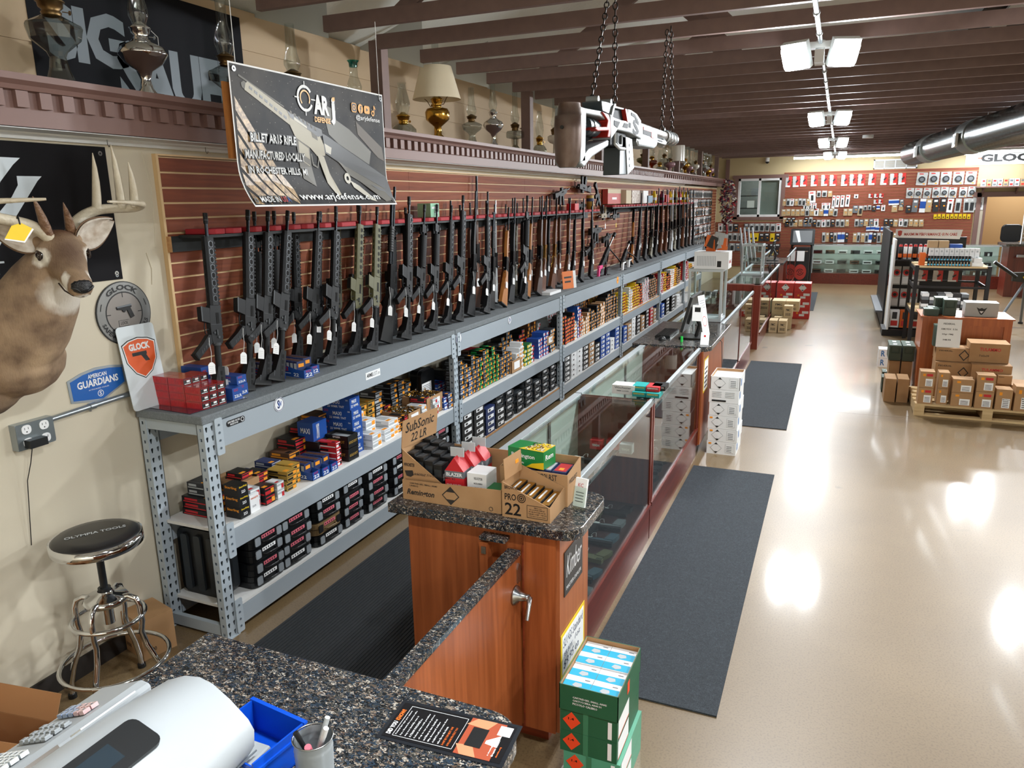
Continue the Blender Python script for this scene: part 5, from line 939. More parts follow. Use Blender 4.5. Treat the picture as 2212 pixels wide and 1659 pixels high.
# green cartons on the floor
GC=mat('forest_carton','#1d5a3c',.5); GC2=mat('mint_tape_carton','#4f9a7c',.4); cols_=[(0,.145,GC2),(.148,.145,GC),(.296,.148,GC)]
for i,(z,h,M_) in enumerate(((-.0,.089,GC2),(.09,.089,GC2),(.18,.089,GC),(.27,.089,GC))):
    t=thing('shipping_carton','green printed carton with orange diamond, %s of the floor stack'%('bottom','second up','third up','fourth up')[i],'carton',(-.705+(i<2)*.014,2.455,z),0,'green cartons stacked on the floor'); m=MB(); m.box(-.11,.11,-.165,.165,0,h,M_); m.build('carton',t)
    m=MB(); m.T=frame((0,-.1656,0),(1,0,0),(0,0,1)); m.prism([(-.10,h*.52),(-.065,h*.94),(-.03,h*.52),(-.065,h*.1)],0,.0005,mat('hazard_orange','#e8491f',.5),'xyz'); put_text(m,'1.4',-.078,h*.56,-.055,h*.68,BLACK,.0008,.02); m.box(.075,.09,h*.1,h*.9,0,.0005,WHITE); m.box(-.02,.0,0,h,0,.0004,mat('tape_green','#3c7a5a',.2)); m.build('front_print',t)
    m=MB(); m.T=frame((.1106,0,0),(0,1,0),(0,0,1)); m.box(-.15,.0,h*.1,h*.95,0,.0005,WHITE); m.box(-.15,0,h*.1,h*.14,.0005,.0008,mat('hazard_orange')); m.build('side_label',t)
t=thing('shipping_carton','open green carton of cyan and white cartridge boxes, topmost on the floor','carton',(-.705,2.455,.3605),0,'green cartons stacked on the floor'); m=MB()
for a in ((-.113,.113,-.168,-.165,0,.105),(-.113,.113,.165,.168,0,.105),(-.113,-.11,-.168,.168,0,.105),(.11,.113,-.168,.168,0,.105)): m.box(*a,GC)
for a in ((-.11,.11,-.165,-.163,0,.104),(-.11,.11,.163,.165,0,.104),(-.11,-.108,-.165,.165,0,.104),(.108,.11,-.165,.165,0,.104)): m.box(*a,KRAFT)
m.build('carton',t); m=MB(); m.T=frame((0,-.1686,0),(1,0,0),(0,0,1)); put_text(m,'CARTRIDGES, SMALL ARMS',-.06,.055,.07,.064,WHITE,0,.02); put_text(m,'CARTUCCIERA, ARMI DI',-.06,.042,.05,.051,WHITE,0,.02); put_text(m,'PICCOLO CALIBRO',-.06,.029,.035,.038,WHITE,0,.02); m.T=frame((.1136,0,0),(0,1,0),(0,0,1)); m.box(-.04,-.01,.03,.08,0,.0005,mat('hazard_orange')); m.build('printing',t)
CY=mat('cyan_print','#12a9cf',.4)
for r in range(4):
    for c in range(2):
        t=thing('cartridge_box','cyan and white cartridge box in the open green carton, %s row, %s'%(ORD[r],('left','right')[c]),'cartridge box',(-.054+c*.106-.705,2.455-.121+r*.08,.39),random.uniform(-.02,.02),'cyan cartridge boxes'); m=MB(); m.box(-.052,.052,-.039,.039,0,.062-(.004*(r%2)),WHITE); m.build('carton',t); hz=.0625-(.004*(r%2))
        m=MB(); m.box(-.052,.052,-.036,.006,hz,hz+.0005,CY); m.prism([(-.018,-.02),(.0,-.03),(.02,-.02),(.015,-.004),(-.01,-.002)],hz+.0005,hz+.001,LGREY,'xyz'); m.box(.02,.04,.02,.024,hz,hz+.0005,GREY); m.build('print',t)
# ---- till counter goods
Z=.971
t=thing('flyer','black glossy flyer with orange headings lying on the till countertop','flyer',mw=frame((-.905,1.275,Z),(.30,.02,0),(-.02,.13,0))); 
m=MB(); m.box(-.01,.31,-.01,.135,0,.0008,mat('laminate_clear','#23262b',.08)); m.build('sleeve',t)
m=MB(); m.box(0,.30,0,.125,.001,.0016,mat('flyer_black','#17171a',.25)); m.build('paper',t); OR=mat('flyer_orange','#e8702a',.4); SK=mat('skin_print','#cf8a63',.5); SK2=mat('rust_print','#a3482a',.5)
m=MB(); T0=m.T
def vtxt(s,x,y0,y1,h,M_,b=.02): m.T=Matrix.Translation((x,y0,.002))@Matrix.Rotation(PI/2,4,'Z'); put_text(m,s,0,-h,y1-y0,0,M_,0,b); m.T=Matrix.Identity(4)
vtxt('DID YOU',.006,.01,.055,.012,WHITE,.05); vtxt('KNOW?',.006,.06,.1,.012,OR,.05)
for a in ((.024,.178,.008,.009),(.024,.178,.116,.117),(.024,.025,.008,.117),(.177,.178,.008,.117)): m.box(a[0],a[1],a[2],a[3],.0016,.002,WHITE)
lines=['Federal law says you cannot','buy a firearm for a person who','may not lawfully own it','A STRAW PURCHASE is a','federal crime with penalties','of up to ten years in prison','and fines to two hundred','fifty thousand dollars','AGENTS will prosecute those','who lie on the form','DONT BE THE NEXT ONE','GUN LAWS PROTECT YOU']
for i,s in enumerate(lines): vtxt(s,.029+i*.012,.014,.014+.09*min(1,len(s)/28),.0055,OR if s.isupper() else WHITE,.015)
m.box(.185,.275,.0,.125,.0016,.0019,SK2); m.prism([(.18,.1),(.2,.125),(.25,.125),(.235,.095)],.0019,.0022,SK,'xyz'); m.prism([(.18,.03),(.2,0),(.24,0),(.22,.035)],.0019,.0022,SK,'xyz'); m.box(.2,.24,.03,.095,.0022,.0025,BLACK); m.prism([(.245,.05),(.275,.045),(.275,.085),(.245,.06)],.0019,.0022,PAPER,'xyz')
vtxt("DONT",.203,.034,.06,.018,WHITE,.05); vtxt("LIE",.203,.064,.09,.018,OR,.05); vtxt('for the other guy',.226,.034,.088,.006,WHITE); m.box(.262,.294,.085,.118,.0022,.0025,WHITE); vtxt('a message from',.262,.015,.07,.005,WHITE); vtxt('firearm dealers',.272,.015,.07,.005,WHITE); vtxt('dontlie.org',.283,.015,.05,.005,OR)
m.build('printing',t)
t=thing('pencil_cup','ribbed galvanised metal cup holding pens on the till countertop','pen cup',(-.945,1.084,Z)); m=MB(); pr=[(0,.0),(.036,0)]
for i in range(22): z=.004+i*.0058; pr.append((.037+(.0015 if i%2 and z>.03 and z<.11 else 0)+z*.03,z))
m.lathe(pr,mat('galvanised_tin','#b3babd',.4,.5),26); m.lathe([(r-.0015,z) for r,z in pr[1:]],mat('galvanised_tin'),26); m.tube([(.0425*math.cos(2*PI*i/24),.0425*math.sin(2*PI*i/24),.128) for i in range(24)],.0018,STEEL,6,closed=True); m.build('cup',t)
for i,(a,c,l,dx) in enumerate(((.6,LGREY,'silver grey pen',.17),(.15,WHITE,'white capped pen',.155),(-2.5,BLKP,'black pen',.145),(-1.2,PINK,'pink capped pen',.13),(.9,BLKP,'second black pen, leaning right',.15))):
    b=Vector((-.018*math.cos(a),-.018*math.sin(a),.01)); e=Vector((.034*math.cos(a),.034*math.sin(a),dx)); t=thing('pen',l+' standing in the metal cup','pen',(-.945,1.084,Z)); m=MB(); m.cyl(b,b+(e-b)*.85,.0055,c,n=10); m.build('barrel',t); m=MB(); m.cyl(b+(e-b)*.85,e,.0075 if i==3 else .006,PINK if i==3 else c,n=10); m.build('cap',t)
BB=mat('bin_blue','#0f4ec4',.25); t=thing('blue_bin','bright blue plastic tray behind the till with keys in it','bin',mw=frame((-1.215,1.03,Z),(1,-.12,0),(.12,1,0))); m=MB()
for a in ((0,.17,0,.004,0,.075),(0,.17,.146,.15,0,.085),(0,.004,0,.15,0,.085),(.166,.17,0,.15,0,.085),(0,.17,0,.15,0,.004)): m.box(a[0],a[1],a[2],a[3],a[4],a[5],BB)
m.box(-.004,.174,.144,.154,.082,.088,BB); m.box(.164,.174,-.002,.154,.06,.066,BB); m.build('tray',t)
t=thing('keys','small silver keys lying in the blue tray','keys',(-1.07,1.07,Z+.006)); m=MB(); m.box(0,.04,-.008,.008,0,.002,STEEL); m.cyl((-.01,0,0),(-.01,0,.003),.012,STEEL); m.build('key',t); m=MB(); m.box(-.01,.03,.01,.02,.003,.005,STEEL); m.build('key',t)
# cash register
RW=mat('register_white','#a2a7aa',.42)
t=thing('cash_register','white electronic cash register on the till countertop','cash register',(0,0,0))
m=MB(); m.box(-1.42,-1.068,.45,1.09,Z,1.035,RW); m.build('drawer_base',t,bevel=.006)
m=MB(); m.prism([(-1.575,.98),(-1.40,.98),(-1.40,1.115),(-1.43,1.118),(-1.565,1.062),(-1.58,1.045)],.45,1.075,RW,'xzy'); m.build('keyboard_body',t,bevel=.008)
hp=[(-1.40,1.03),(-1.395,1.10),(-1.36,1.145),(-1.31,1.185),(-1.25,1.213),(-1.20,1.222),(-1.16,1.214),(-1.11,1.185),(-1.06,1.145),(-1.045,1.12),(-1.05,1.075),(-1.075,1.035)]
def hood(m,y0,y1,sc0,sc1,M_):
    n=len(hp); cx,cz=-1.22,1.05; vs=[]
    ny=6
    for j in range(ny):
        f=j/(ny-1); y=y0+(y1-y0)*f; s=1-(.10*max(0,(f-.55)/.45)**2)
        for x,z in hp: vs.append((cx+(x-cx)*s,y,cz+(z-cz)*s))
    fs=[(j*n+i,j*n+(i+1)%n,(j+1)*n+(i+1)%n,(j+1)*n+i) for j in range(ny-1) for i in range(n)]
    m.add(vs,fs,M_,True); m.add(vs[-n:],[tuple(range(n))],M_); m.add(vs[:n],[tuple(range(n))[::-1]],M_)
m=MB(); hood(m,.45,1.04,1,.8,RW); m.build('hood',t)
m=MB(); m.box(-1.0745,-1.0715,.45,1.05,1.05,1.053,GREY); m.box(-1.0675,-1.0665,.45,1.08,1.012,1.014,GREY); m.box(-1.41,-1.065,.90,.9025,1.035,1.0355,GREY); m.build('seam',t)
m=MB(); m.T=frame((-1.355,.84,1.151),(.80,0,.62),(0,1,0)); m.box(.004,.05,.0,.13,.003,.006,PAPER); [m.box(.010+i*.008,.013+i*.008,.01,.11-.01*(i%3),.006,.0063,GREY) for i in range(5)]; m.build('paper_label',t,label='white typed paper label')
m=MB(); m.T=frame((-1.205,.60,1.226),(.9,0,-.3),(0,1,0)); m.prism(rrect(.085,.30,.018,4,.045,.12),-.004,.004,BLKP,'xyz'); m.box(.02,.065,-.0,.2,.004,.0045,mat('lcd_dark','#27323a',.2)); m.build('customer_display',t)
m=MB(); m.T=frame((-1.392,.55,1.112),(.62,0,.66),(0,1,0)); m.box(0,.045,0,.27,.0,.008,mat('display_bronze','#6f665c',.25)); m.build('clerk_display',t)
km=MB(); km.prism([(-.0085,-.0085),(.0085,-.0085),(.0085,.0085),(-.0085,.0085)],0,.004,RW,'xyz'); km.prism([(-.0065,-.0065),(.0065,-.0065),(.0065,.0065),(-.0065,.0065)],.004,.008,RW,'xyz'); km.box(-.003,.003,-.002,.002,.008,.0083,GREY); KM={}
KM['w']=km.mesh('key')
for nm,c in (('r','#d9b3b3'),('b','#8fa3c4'),('c','#dde3e6')):
    q=MB(); M_=mat('key_'+nm,c,.15,coat=.6); q.prism([(-.0085,-.0085),(.0085,-.0085),(.0085,.0085),(-.0085,.0085)],0,.009,M_,'xyz'); q.box(-.004,.004,-.003,.003,.009,.0093,GREY); KM[nm]=q.mesh('key')
kf=frame((-1.562,0,1.066),(.135,0,.056),(0,1,0))
def keyat(y,v,k): o=link('key',KM[k],t,mw=None); o.matrix_local=kf@Matrix.Translation((v,y,0)); 
for r in range(2):
    for c in range(5): keyat(.945+r*.02,.03+c*.021,'b' if (c<2 if r else c<3) else 'r')
for r in range(3):
    for c in range(5): keyat(.855+r*.022,.03+c*.021,'w')
for r in range(5):
    for c in range(6): keyat(.715+r*.021,.022+c*.02,'b' if c==0 else 'c')
for r in range(6):
    for c in range(6): keyat(.56+r*.021,.022+c*.02,'w')
t=thing('red_tag','small red plastic tag sticking up behind the register keyboard','tag',(-1.42,1.13,Z)); m=MB(); m.prism([(-.06,0),(.05,0),(.05,.05),(.02,.075),(-.05,.07)],-.002,.002,mat('bright_red','#d92a1c',.3),'xzy'); m.build('card',t); m=MB(); ring(m,.006,.008,WHITE); m.box(-.03,.03,-.004,-.002,.03,.04,WHITE); m.build('print',t)
t=thing('plastic_wrap','crumpled clear plastic beside the register hood','wrapper',(-1.03,1.06,Z)); m=MB(); [m.poly([(random.uniform(-.03,.03),random.uniform(-.03,.03),random.uniform(0,.03)) for _ in range(3)],GLASS) for i in range(14)]; m.build('film',t)
# ---- stool
t=thing('shop_stool','round black padded chrome swivel stool beside the left wall','stool',(-2.893,2.057,0))
m=MB(); m.lathe([(0,.82),(.12,.819),(.165,.812),(.178,.803),(.18,.797)],mat('black_vinyl','#1a1a1c',.3),40); m.build('seat',t); m=MB(); m.lathe([(.178,.803),(.186,.803),(.187,.76),(.18,.755),(.0,.755)],CHROME,40); m.build('chrome_band',t)
m=MB(); m.T=Matrix.Translation((0,0,.821))@Matrix.Rotation(1.0,4,'Z'); put_text(m,'OLYMPIA TOOLS',-.12,-.014,.12,.012,LGREY,.0,.02); m.build('lettering',t)
m=MB(); m.cyl((0,0,.53),(0,0,.755),.016,mat('threaded_rod','#3c4044',.3,.8),n=14); m.build('screw_post',t); m=MB(); m.cyl((0,0,.38),(0,0,.54),.024,CHROME,n=16); m.cyl((0,0,.535),(0,0,.555),.027,BLKP,n=16); m.build('sleeve',t)
m=MB(); m.lathe([(.03,.54),(.04,.525),(.085,.515),(.095,.50),(.09,.485),(.03,.48)],CHROME,24); m.build('hub',t)
for k in range(4):
    a=k*PI/2+.45; c,s=math.cos(a),math.sin(a); pr=[(.06,.502),(.10,.51),(.13,.495),(.143,.46),(.145,.38),(.135,.33),(.15,.26),(.19,.17),(.215,.08),(.22,.02)]
    m=MB(); m.tube([(r*c,r*s,z) for r,z in pr],.0125,CHROME,10); lg_=m.build('leg',t); m=MB(); m.cyl((.22*c,.22*s,0),(.22*c,.22*s,.02),.019,BLKP,n=10); m.build('foot_cap',lg_)
m=MB(); m.tube([(.148*math.cos(2*PI*i/36),.148*math.sin(2*PI*i/36),.41) for i in range(36)],.0105,CHROME,8,closed=True); m.build('upper_ring',t)
m=MB(); m.tube([(.225*math.cos(2*PI*i/40),.225*math.sin(2*PI*i/40),.19-.0) for i in range(40)],.0105,CHROME,8,closed=True); m.build('foot_ring',t)
# ---- cardboard boxes lower left
printed_case('closed kraft carton on the floor behind the stool against the wall',-3.09,2.40,0,.10,.085,.21,KRAFT,[('500',-.6,.15,-.2,.25,INK)],rz=-.25,side=[('500 ROUNDS',-.7,.15,-.2,.25,INK),('SMALL ARMS',-.8,.6,.2,.7,INK)])
def open_box(label,x,y,z,dx,dy,h,rz,lab=True):
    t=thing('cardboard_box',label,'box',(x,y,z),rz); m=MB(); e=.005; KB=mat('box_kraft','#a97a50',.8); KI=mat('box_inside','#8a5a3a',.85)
    for a in ((-dx,dx,-dy,-dy+e),(-dx,dx,dy-e,dy),(-dx,-dx+e,-dy+e,dy-e),(dx-e,dx,-dy+e,dy-e)): m.box(*a,0,h,KB)
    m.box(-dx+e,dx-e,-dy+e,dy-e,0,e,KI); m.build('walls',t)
    for (a,b,c) in (((-dx,-dy,h),(2*dx,0,0),(0,-dy*.4,.08)),((-dx,dy,h),(2*dx,0,0),(0,dy*.35,.10)),((dx,-dy,h),(0,2*dy,0),(dx*.5,0,.07)),((-dx,-dy,h),(0,2*dy,0),(-dx*.5,0,.12))):
        m=MB(); m.T=frame(a,b,c); L=Vector(b).length; H=Vector(c).length; m.box(0,L,0,H,0,.004,KB); m.build('flap',t)
    if lab: m=MB(); m.box(dx,dx+.001,-dy*.5,dy*.3,h*.2,h*.8,PAPER); m.build('shipping_label',t)
open_box('open cardboard box on the floor at the lower left, farther of two',-2.92,1.52,0,.17,.13,.17,.15,False); open_box('open cardboard box nearest the till counter at the lower left',-2.56,1.27,0,.15,.11,.22,.2)
# ---- left wall fittings
m=MB(); m.cyl((-3.18,2.13,1.285),(-3.18,2.90,1.315),.013,ALU,n=12); m.cyl((-3.18,2.33,1.293),(-3.18,2.36,1.294),.017,ALU,n=12); m.cyl((-3.185,2.335,1.27),(-3.18,2.335,1.29),.006,ALU,n=8); m.build('wall_conduit',label='metal conduit on the left wall running from the outlet box behind the rack',cat='conduit')
t=thing('outlet_box','grey metal outlet box with four white sockets on the left wall','outlet',mw=frame((-3.199,2.02,1.25),(0,1,0),(0,0,1))); m=MB(); m.box(-.06,.11,-.06,.055,0,.04,ALU); m.prism(rrect(.17,.115,.01,3,.025,-.002),.04,.043,mat('plate_grey','#7f888c',.35,.6),'xyz'); m.build('box_plate',t)
for i,(x,y) in enumerate(((-.015,.028),(.065,.028),(-.015,-.03),(.065,-.03))):
    m=MB(); m.prism(rrect(.042,.04,.016,4,x,y),.043,.046,WHITE,'xyz'); o=m.build('socket',t); m=MB(); m.box(x-.009,x-.007,y,y+.01,.046,.0465,BLACK); m.box(x+.007,x+.009,y,y+.01,.046,.0465,BLACK); m.cyl((x,y-.01,.046),(x,y-.01,.0465),.003,BLACK,n=8); m.build('slots',o)
m=MB(); m.box(-.035,.045,-.05,-.015,.046,.085,BLKP); m.tube([(-.02,-.05,.07),(-.025,-.12,.05),(-.04,-.2,.03),(-.06,-.5,.01)],.002,BLACK,6); m.build('power_adapter',t,label='black plug-in power adapter with thin cord')
def sign_round():
    t=thing('round_metal_sign','round embossed silver GLOCK pistol sign on the left wall','sign',mw=frame((-3.199,2.60,1.70),(0,1,0),(0,0,1))); r=.155; M1=mat('sign_silver','#8d8f90',.32,.8); M2=mat('sign_silver_in','#8a8581',.4,.7)
    m=MB(); m.cyl((0,0,0),(0,0,.006),r,BLACK,n=48); m.cyl((0,0,.006),(0,0,.007),r*.97,M1,n=48); m.build('disc',t)
    m=MB(); ring(m,r*.64,r*.68,BLACK,h=.0075); vs=[(r*.64*math.cos(2*PI*i/40),r*.64*math.sin(2*PI*i/40),.0073) for i in range(40)]; m.add(vs,[tuple(range(40))],M2)
    arc_text(m,'GLOCK',0,0,r*.73,PI*.74,PI*.26,r*.17,BLACK,.008,.04); arc_text(m,'SAFE-ACTION PISTOLS',0,0,r*.90,PI*1.1,PI*1.9,r*.15,BLACK,.008,.03,inner=True)
    for a0 in (PI*.86,PI*.06): ring(m,r*.84,r*.865,BLACK,h=.008,n=6,a0=a0,a1=a0+.26)
    for a in (0,PI/2,PI,1.5*PI): m.T=Matrix.Rotation(a,4,'Z'); m.box(r*.5,r*.64,-.002,.002,.0075,.008,BLACK); m.T=Matrix.Identity(4)
    m.build('print',t)
    m=MB(); s=r*.0064; P=[(-48,20),(44,28),(46,12),(38,8),(58,-42),(34,-50),(16,-2),(8,-4),(-2,-14),(-12,-8),(-14,0),(-46,4)]
    m.prism([(x*s*.9,y*s*.9+.016) for x,y in P],.0075,.012,BLACK,'xyz'); m.prism([(x*s*.9,y*s*.9+.016) for x,y in [(-48,14),(44,20),(44,28),(-48,21)]],.012,.0135,GREY,'xyz'); m.build('embossed_pistol',t)
    m=MB(); put_text(m,'LOCK',-.028,-.055,.012,-.04,BLACK,.008,.0); ring(m,.0,.0,BLACK); put_text(m,'PERFECTION',-.035,-.078,.022,-.07,BLACK,.008); 
    for a in ((-.04,.018,-.0345,-.033),(-.04,-.038,-.064,-.033),(-.04,.018,-.064,-.062)): m.box(*a,.0078,.0082,BLACK)
    m.build('lettering',t)
sign_round()
t=thing('guardians_sign','blue pentagon AMERICAN GUARDIANS dealer sign on the left wall','sign',mw=frame((-3.199,2.40,1.325),(0,1,0),(0,0,1))); P=[(-.155,.115),(-.08,.14),(0,.152),(.08,.14),(.165,.13),(.165,.0),(.02,-.055),(-.145,.005)]
P=[(-.15,.06),(-.09,.10),(0,.125),(.09,.12),(.165,.105),(.165,.02),(.03,-.055),(-.145,-.03)]
P=[(-.15,.105),(-.075,.13),(0,.142),(.08,.138),(.155,.125),(.16,.04),(.02,-.025),(-.145,.0)]
m=MB(); m.prism(P,0,.004,mat('sign_pale_steel','#aeb9c2',.3,.6),'xyz'); m.build('plate',t); m=MB(); m.prism([(x*.92+.001,.055+(y-.055)*.86) for x,y in P],.004,.005,mat('guard_blue','#1f5fae',.35),'xyz'); m.build('blue_field',t)
m=MB(); put_text(m,'AMERICAN',-.045,.095,.055,.115,WHITE,.0055,.02); put_text(m,'GUARDIANS',-.105,.055,.115,.09,WHITE,.0055,.03); put_text(m,'AUTHORIZED DEALER',-.05,.038,.06,.044,WHITE,.0055); ring(m,.013,.016,WHITE,h=.0055,cx=.01,cy=.015); put_text(m,'S',.004,.006,.016,.024,WHITE,.0055,.02); m.build('lettering',t)
BF=mat('banner_black','#131215',.7,spec=.15); t=thing('wall_banner','black vinyl banner with white slanted strokes behind the deer head','banner',mw=frame((-3.197,1.2,1.865),(0,1,0),(0,0,1))); m=MB(); m.box(0,1.42,0,.615,0,.002,BF); m.build('sheet',t)
m=MB(); BWH=mat('banner_pale','#c9d3da',.4)
m.prism([(.75,.548),(1.002,.548),(.967,.519),(.903,.45),(.85,.36),(.70,.10),(.60,.10),(.74,.38)],.002,.0028,BWH,'xyz'); m.prism([(.975,.474),(1.085,.475),(1.063,.455),(.942,.306),(.80,.12),(.70,.12),(.882,.332),(.94,.389),(.974,.437)],.002,.0028,BWH,'xyz'); put_text(m,'U  T  E',.66,.074,.977,.128,BWH,.003,.01); ring(m,.006,.008,BWH,cx=1.39,cy=.02,h=.003); m.build('lettering',t)
for x,z in ((1.39,.585),(.03,.585),(1.39,.03)): m=MB(); ring(m,.004,.011,STEEL,h=.003,cx=x,cy=z); m.build('grommet',t)
for y in (2.60,3.20): t=thing('hook','small wire cup hook under the white rail, %s'%('above the black banner' if y<3 else 'near the hanging banner'),'hook',(-3.15,y,2.50)); m=MB(); m.tube([(0,0,.01),(0,0,-.01),(.008,0,-.022),(.015,0,-.018),(.016,0,-.01)],.002,STEEL,6); m.build('wire',t)
# wall cracks
m=MB(); m.tube([(-3.1995,2.83,2.47),(-3.1995,2.86,2.3),(-3.1995,2.85,2.1),(-3.1995,2.84,2.0)],.0035,WALLP,5); m.tube([(-3.1995,2.78,1.98),(-3.1995,2.80,1.9),(-3.1995,2.79,1.82)],.004,WALLP,5); m.build('trim_3',kind='structure')
# ================= upper signs
t=thing('wall_banner','black banner with large grey SIG SAUER letters on the upper wall','banner',mw=frame((-3.6105,2.64,2.72),(0,1,0),(0,0,1))); m=MB(); m.box(0,1.43,0,.645,0,.002,mat('banner_charcoal','#17181d',.7,spec=.15)); m.build('sheet',t)
SG=mat('banner_grey','#6f7a82',.45); m=MB(); put_text(m,'SIG',.08,.20,.54,.47,SG,.0025,.05,.0,.95); put_text(m,'SAUER',.47,.02,1.42,.36,SG,.0025,.05,0,.95); m.build('lettering',t)
# ================= hanging rifle banner
BY0,BZ0,BW,BH=2.85,2.197,1.29,.65
def bmap(v):
    u,h,d=v; f=max(0,1-h/BH*3.2); bulge=.05*f*f+.003*math.sin(u*4); sh=.03*f*f
    return Vector((-2.62+d+bulge,BY0+u+sh*(1 if u>BW/2 else 1.3),BZ0+h))
t=thing('hanging_banner','printed vinyl ARJ banner with rifle picture hanging over the rifle racks','banner',(0,0,0))
def sheet_grid(x0,x1,y0,y1,d,M_,nx=16,ny=16):
    m=MB(); m.fn=bmap; vs=[(x0+(x1-x0)*i/nx,y0+(y1-y0)*j/ny,d) for j in range(ny+1) for i in range(nx+1)]; m.add(vs,[(j*(nx+1)+i,j*(nx+1)+i+1,(j+1)*(nx+1)+i+1,(j+1)*(nx+1)+i) for j in range(ny) for i in range(nx)],M_,True); return m
sheet_grid(0,BW,0,BH,0,PAPER).build('sheet',t)
def backdrop():
    m=bpy.data.materials.new('banner_photo'); m.use_nodes=True; nt=m.node_tree; b=nt.nodes['Principled BSDF']; tc=nt.nodes.new('ShaderNodeTexCoord')
    n=nt.nodes.new('ShaderNodeTexNoise'); n.inputs['Scale'].default_value=3; n.inputs['Detail'].default_value=8; nt.links.new(tc.outputs['Object'],n.inputs['Vector']); r=nt.nodes.new('ShaderNodeValToRGB'); r.color_ramp.elements[0].position=.45; r.color_ramp.elements[1].position=.75; r.color_ramp.elements[0].color=lin('#17171a'); r.color_ramp.elements[1].color=lin('#4a4540')
    v=nt.nodes.new('ShaderNodeTexVoronoi'); v.inputs['Scale'].default_value=45; nt.links.new(tc.outputs['Object'],v.inputs['Vector']); r2=nt.nodes.new('ShaderNodeValToRGB'); r2.color_ramp.elements[0].position=.06; r2.color_ramp.elements[1].position=.1; r2.color_ramp.elements[0].color=(.35,.33,.28,1); r2.color_ramp.elements[1].color=(0,0,0,1)
    nt.links.new(v.outputs['Distance'],r2.inputs[0]); x=nt.nodes.new('ShaderNodeMix'); x.data_type='RGBA'; x.blend_type='ADD'; x.inputs[0].default_value=1; nt.links.new(n.outputs['Fac'],r.inputs[0]); nt.links.new(r.outputs[0],x.inputs[6]); nt.links.new(r2.outputs[0],x.inputs[7]); nt.links.new(x.outputs[2],b.inputs['Base Color']); b.inputs['Roughness'].default_value=.5; b.inputs['Specular IOR Level'].default_value=.2; return m
sheet_grid(.008,BW-.008,.008,BH-.008,.0012,backdrop()).build('photo_background',t)
def B(name,f,label=None):
    m=MB(); m.fn=bmap; f(m); return m.build(name,t,label=label)
WOODP=wood('banner_wood','#5d4530','#d9b98a',0,.4,1.2)
def poly2(m,pts,h,M_):
    # subdivide long polygons along the banner's height so they follow the curl
    m.add([(x,y,h) for x,y in pts],[tuple(range(len(pts)))],M_)
def planks(m):
    for i in range(7):
        x0,y0=.02,.50-i*.085; L=.40-.015*i; sl=-1.25+.05*i
        n=6
        for k in range(n):
            a=x0+L*k/n; b_=x0+L*(k+1)/n-.0; ya=y0+sl*(a-x0); yb=y0+sl*(b_-x0)
            if yb<.012: break
            if ya-.06<.01: w1=ya-.012
            else: w1=.06
            w2=min(.06,yb-.010)
            poly2(m,[(a,ya-w1),(b_,yb-w2),(b_,yb),(a,ya)],.0022,WOODP)
B('wood_picture',planks)
RT=mat('banner_rifle_tan','#a39b83',.45); RTD=mat('banner_rifle_dark','#5b574b',.5); RTL=mat('banner_rifle_light','#c5c1b2',.45); RK=mat('banner_rifle_black','#101113',.4)
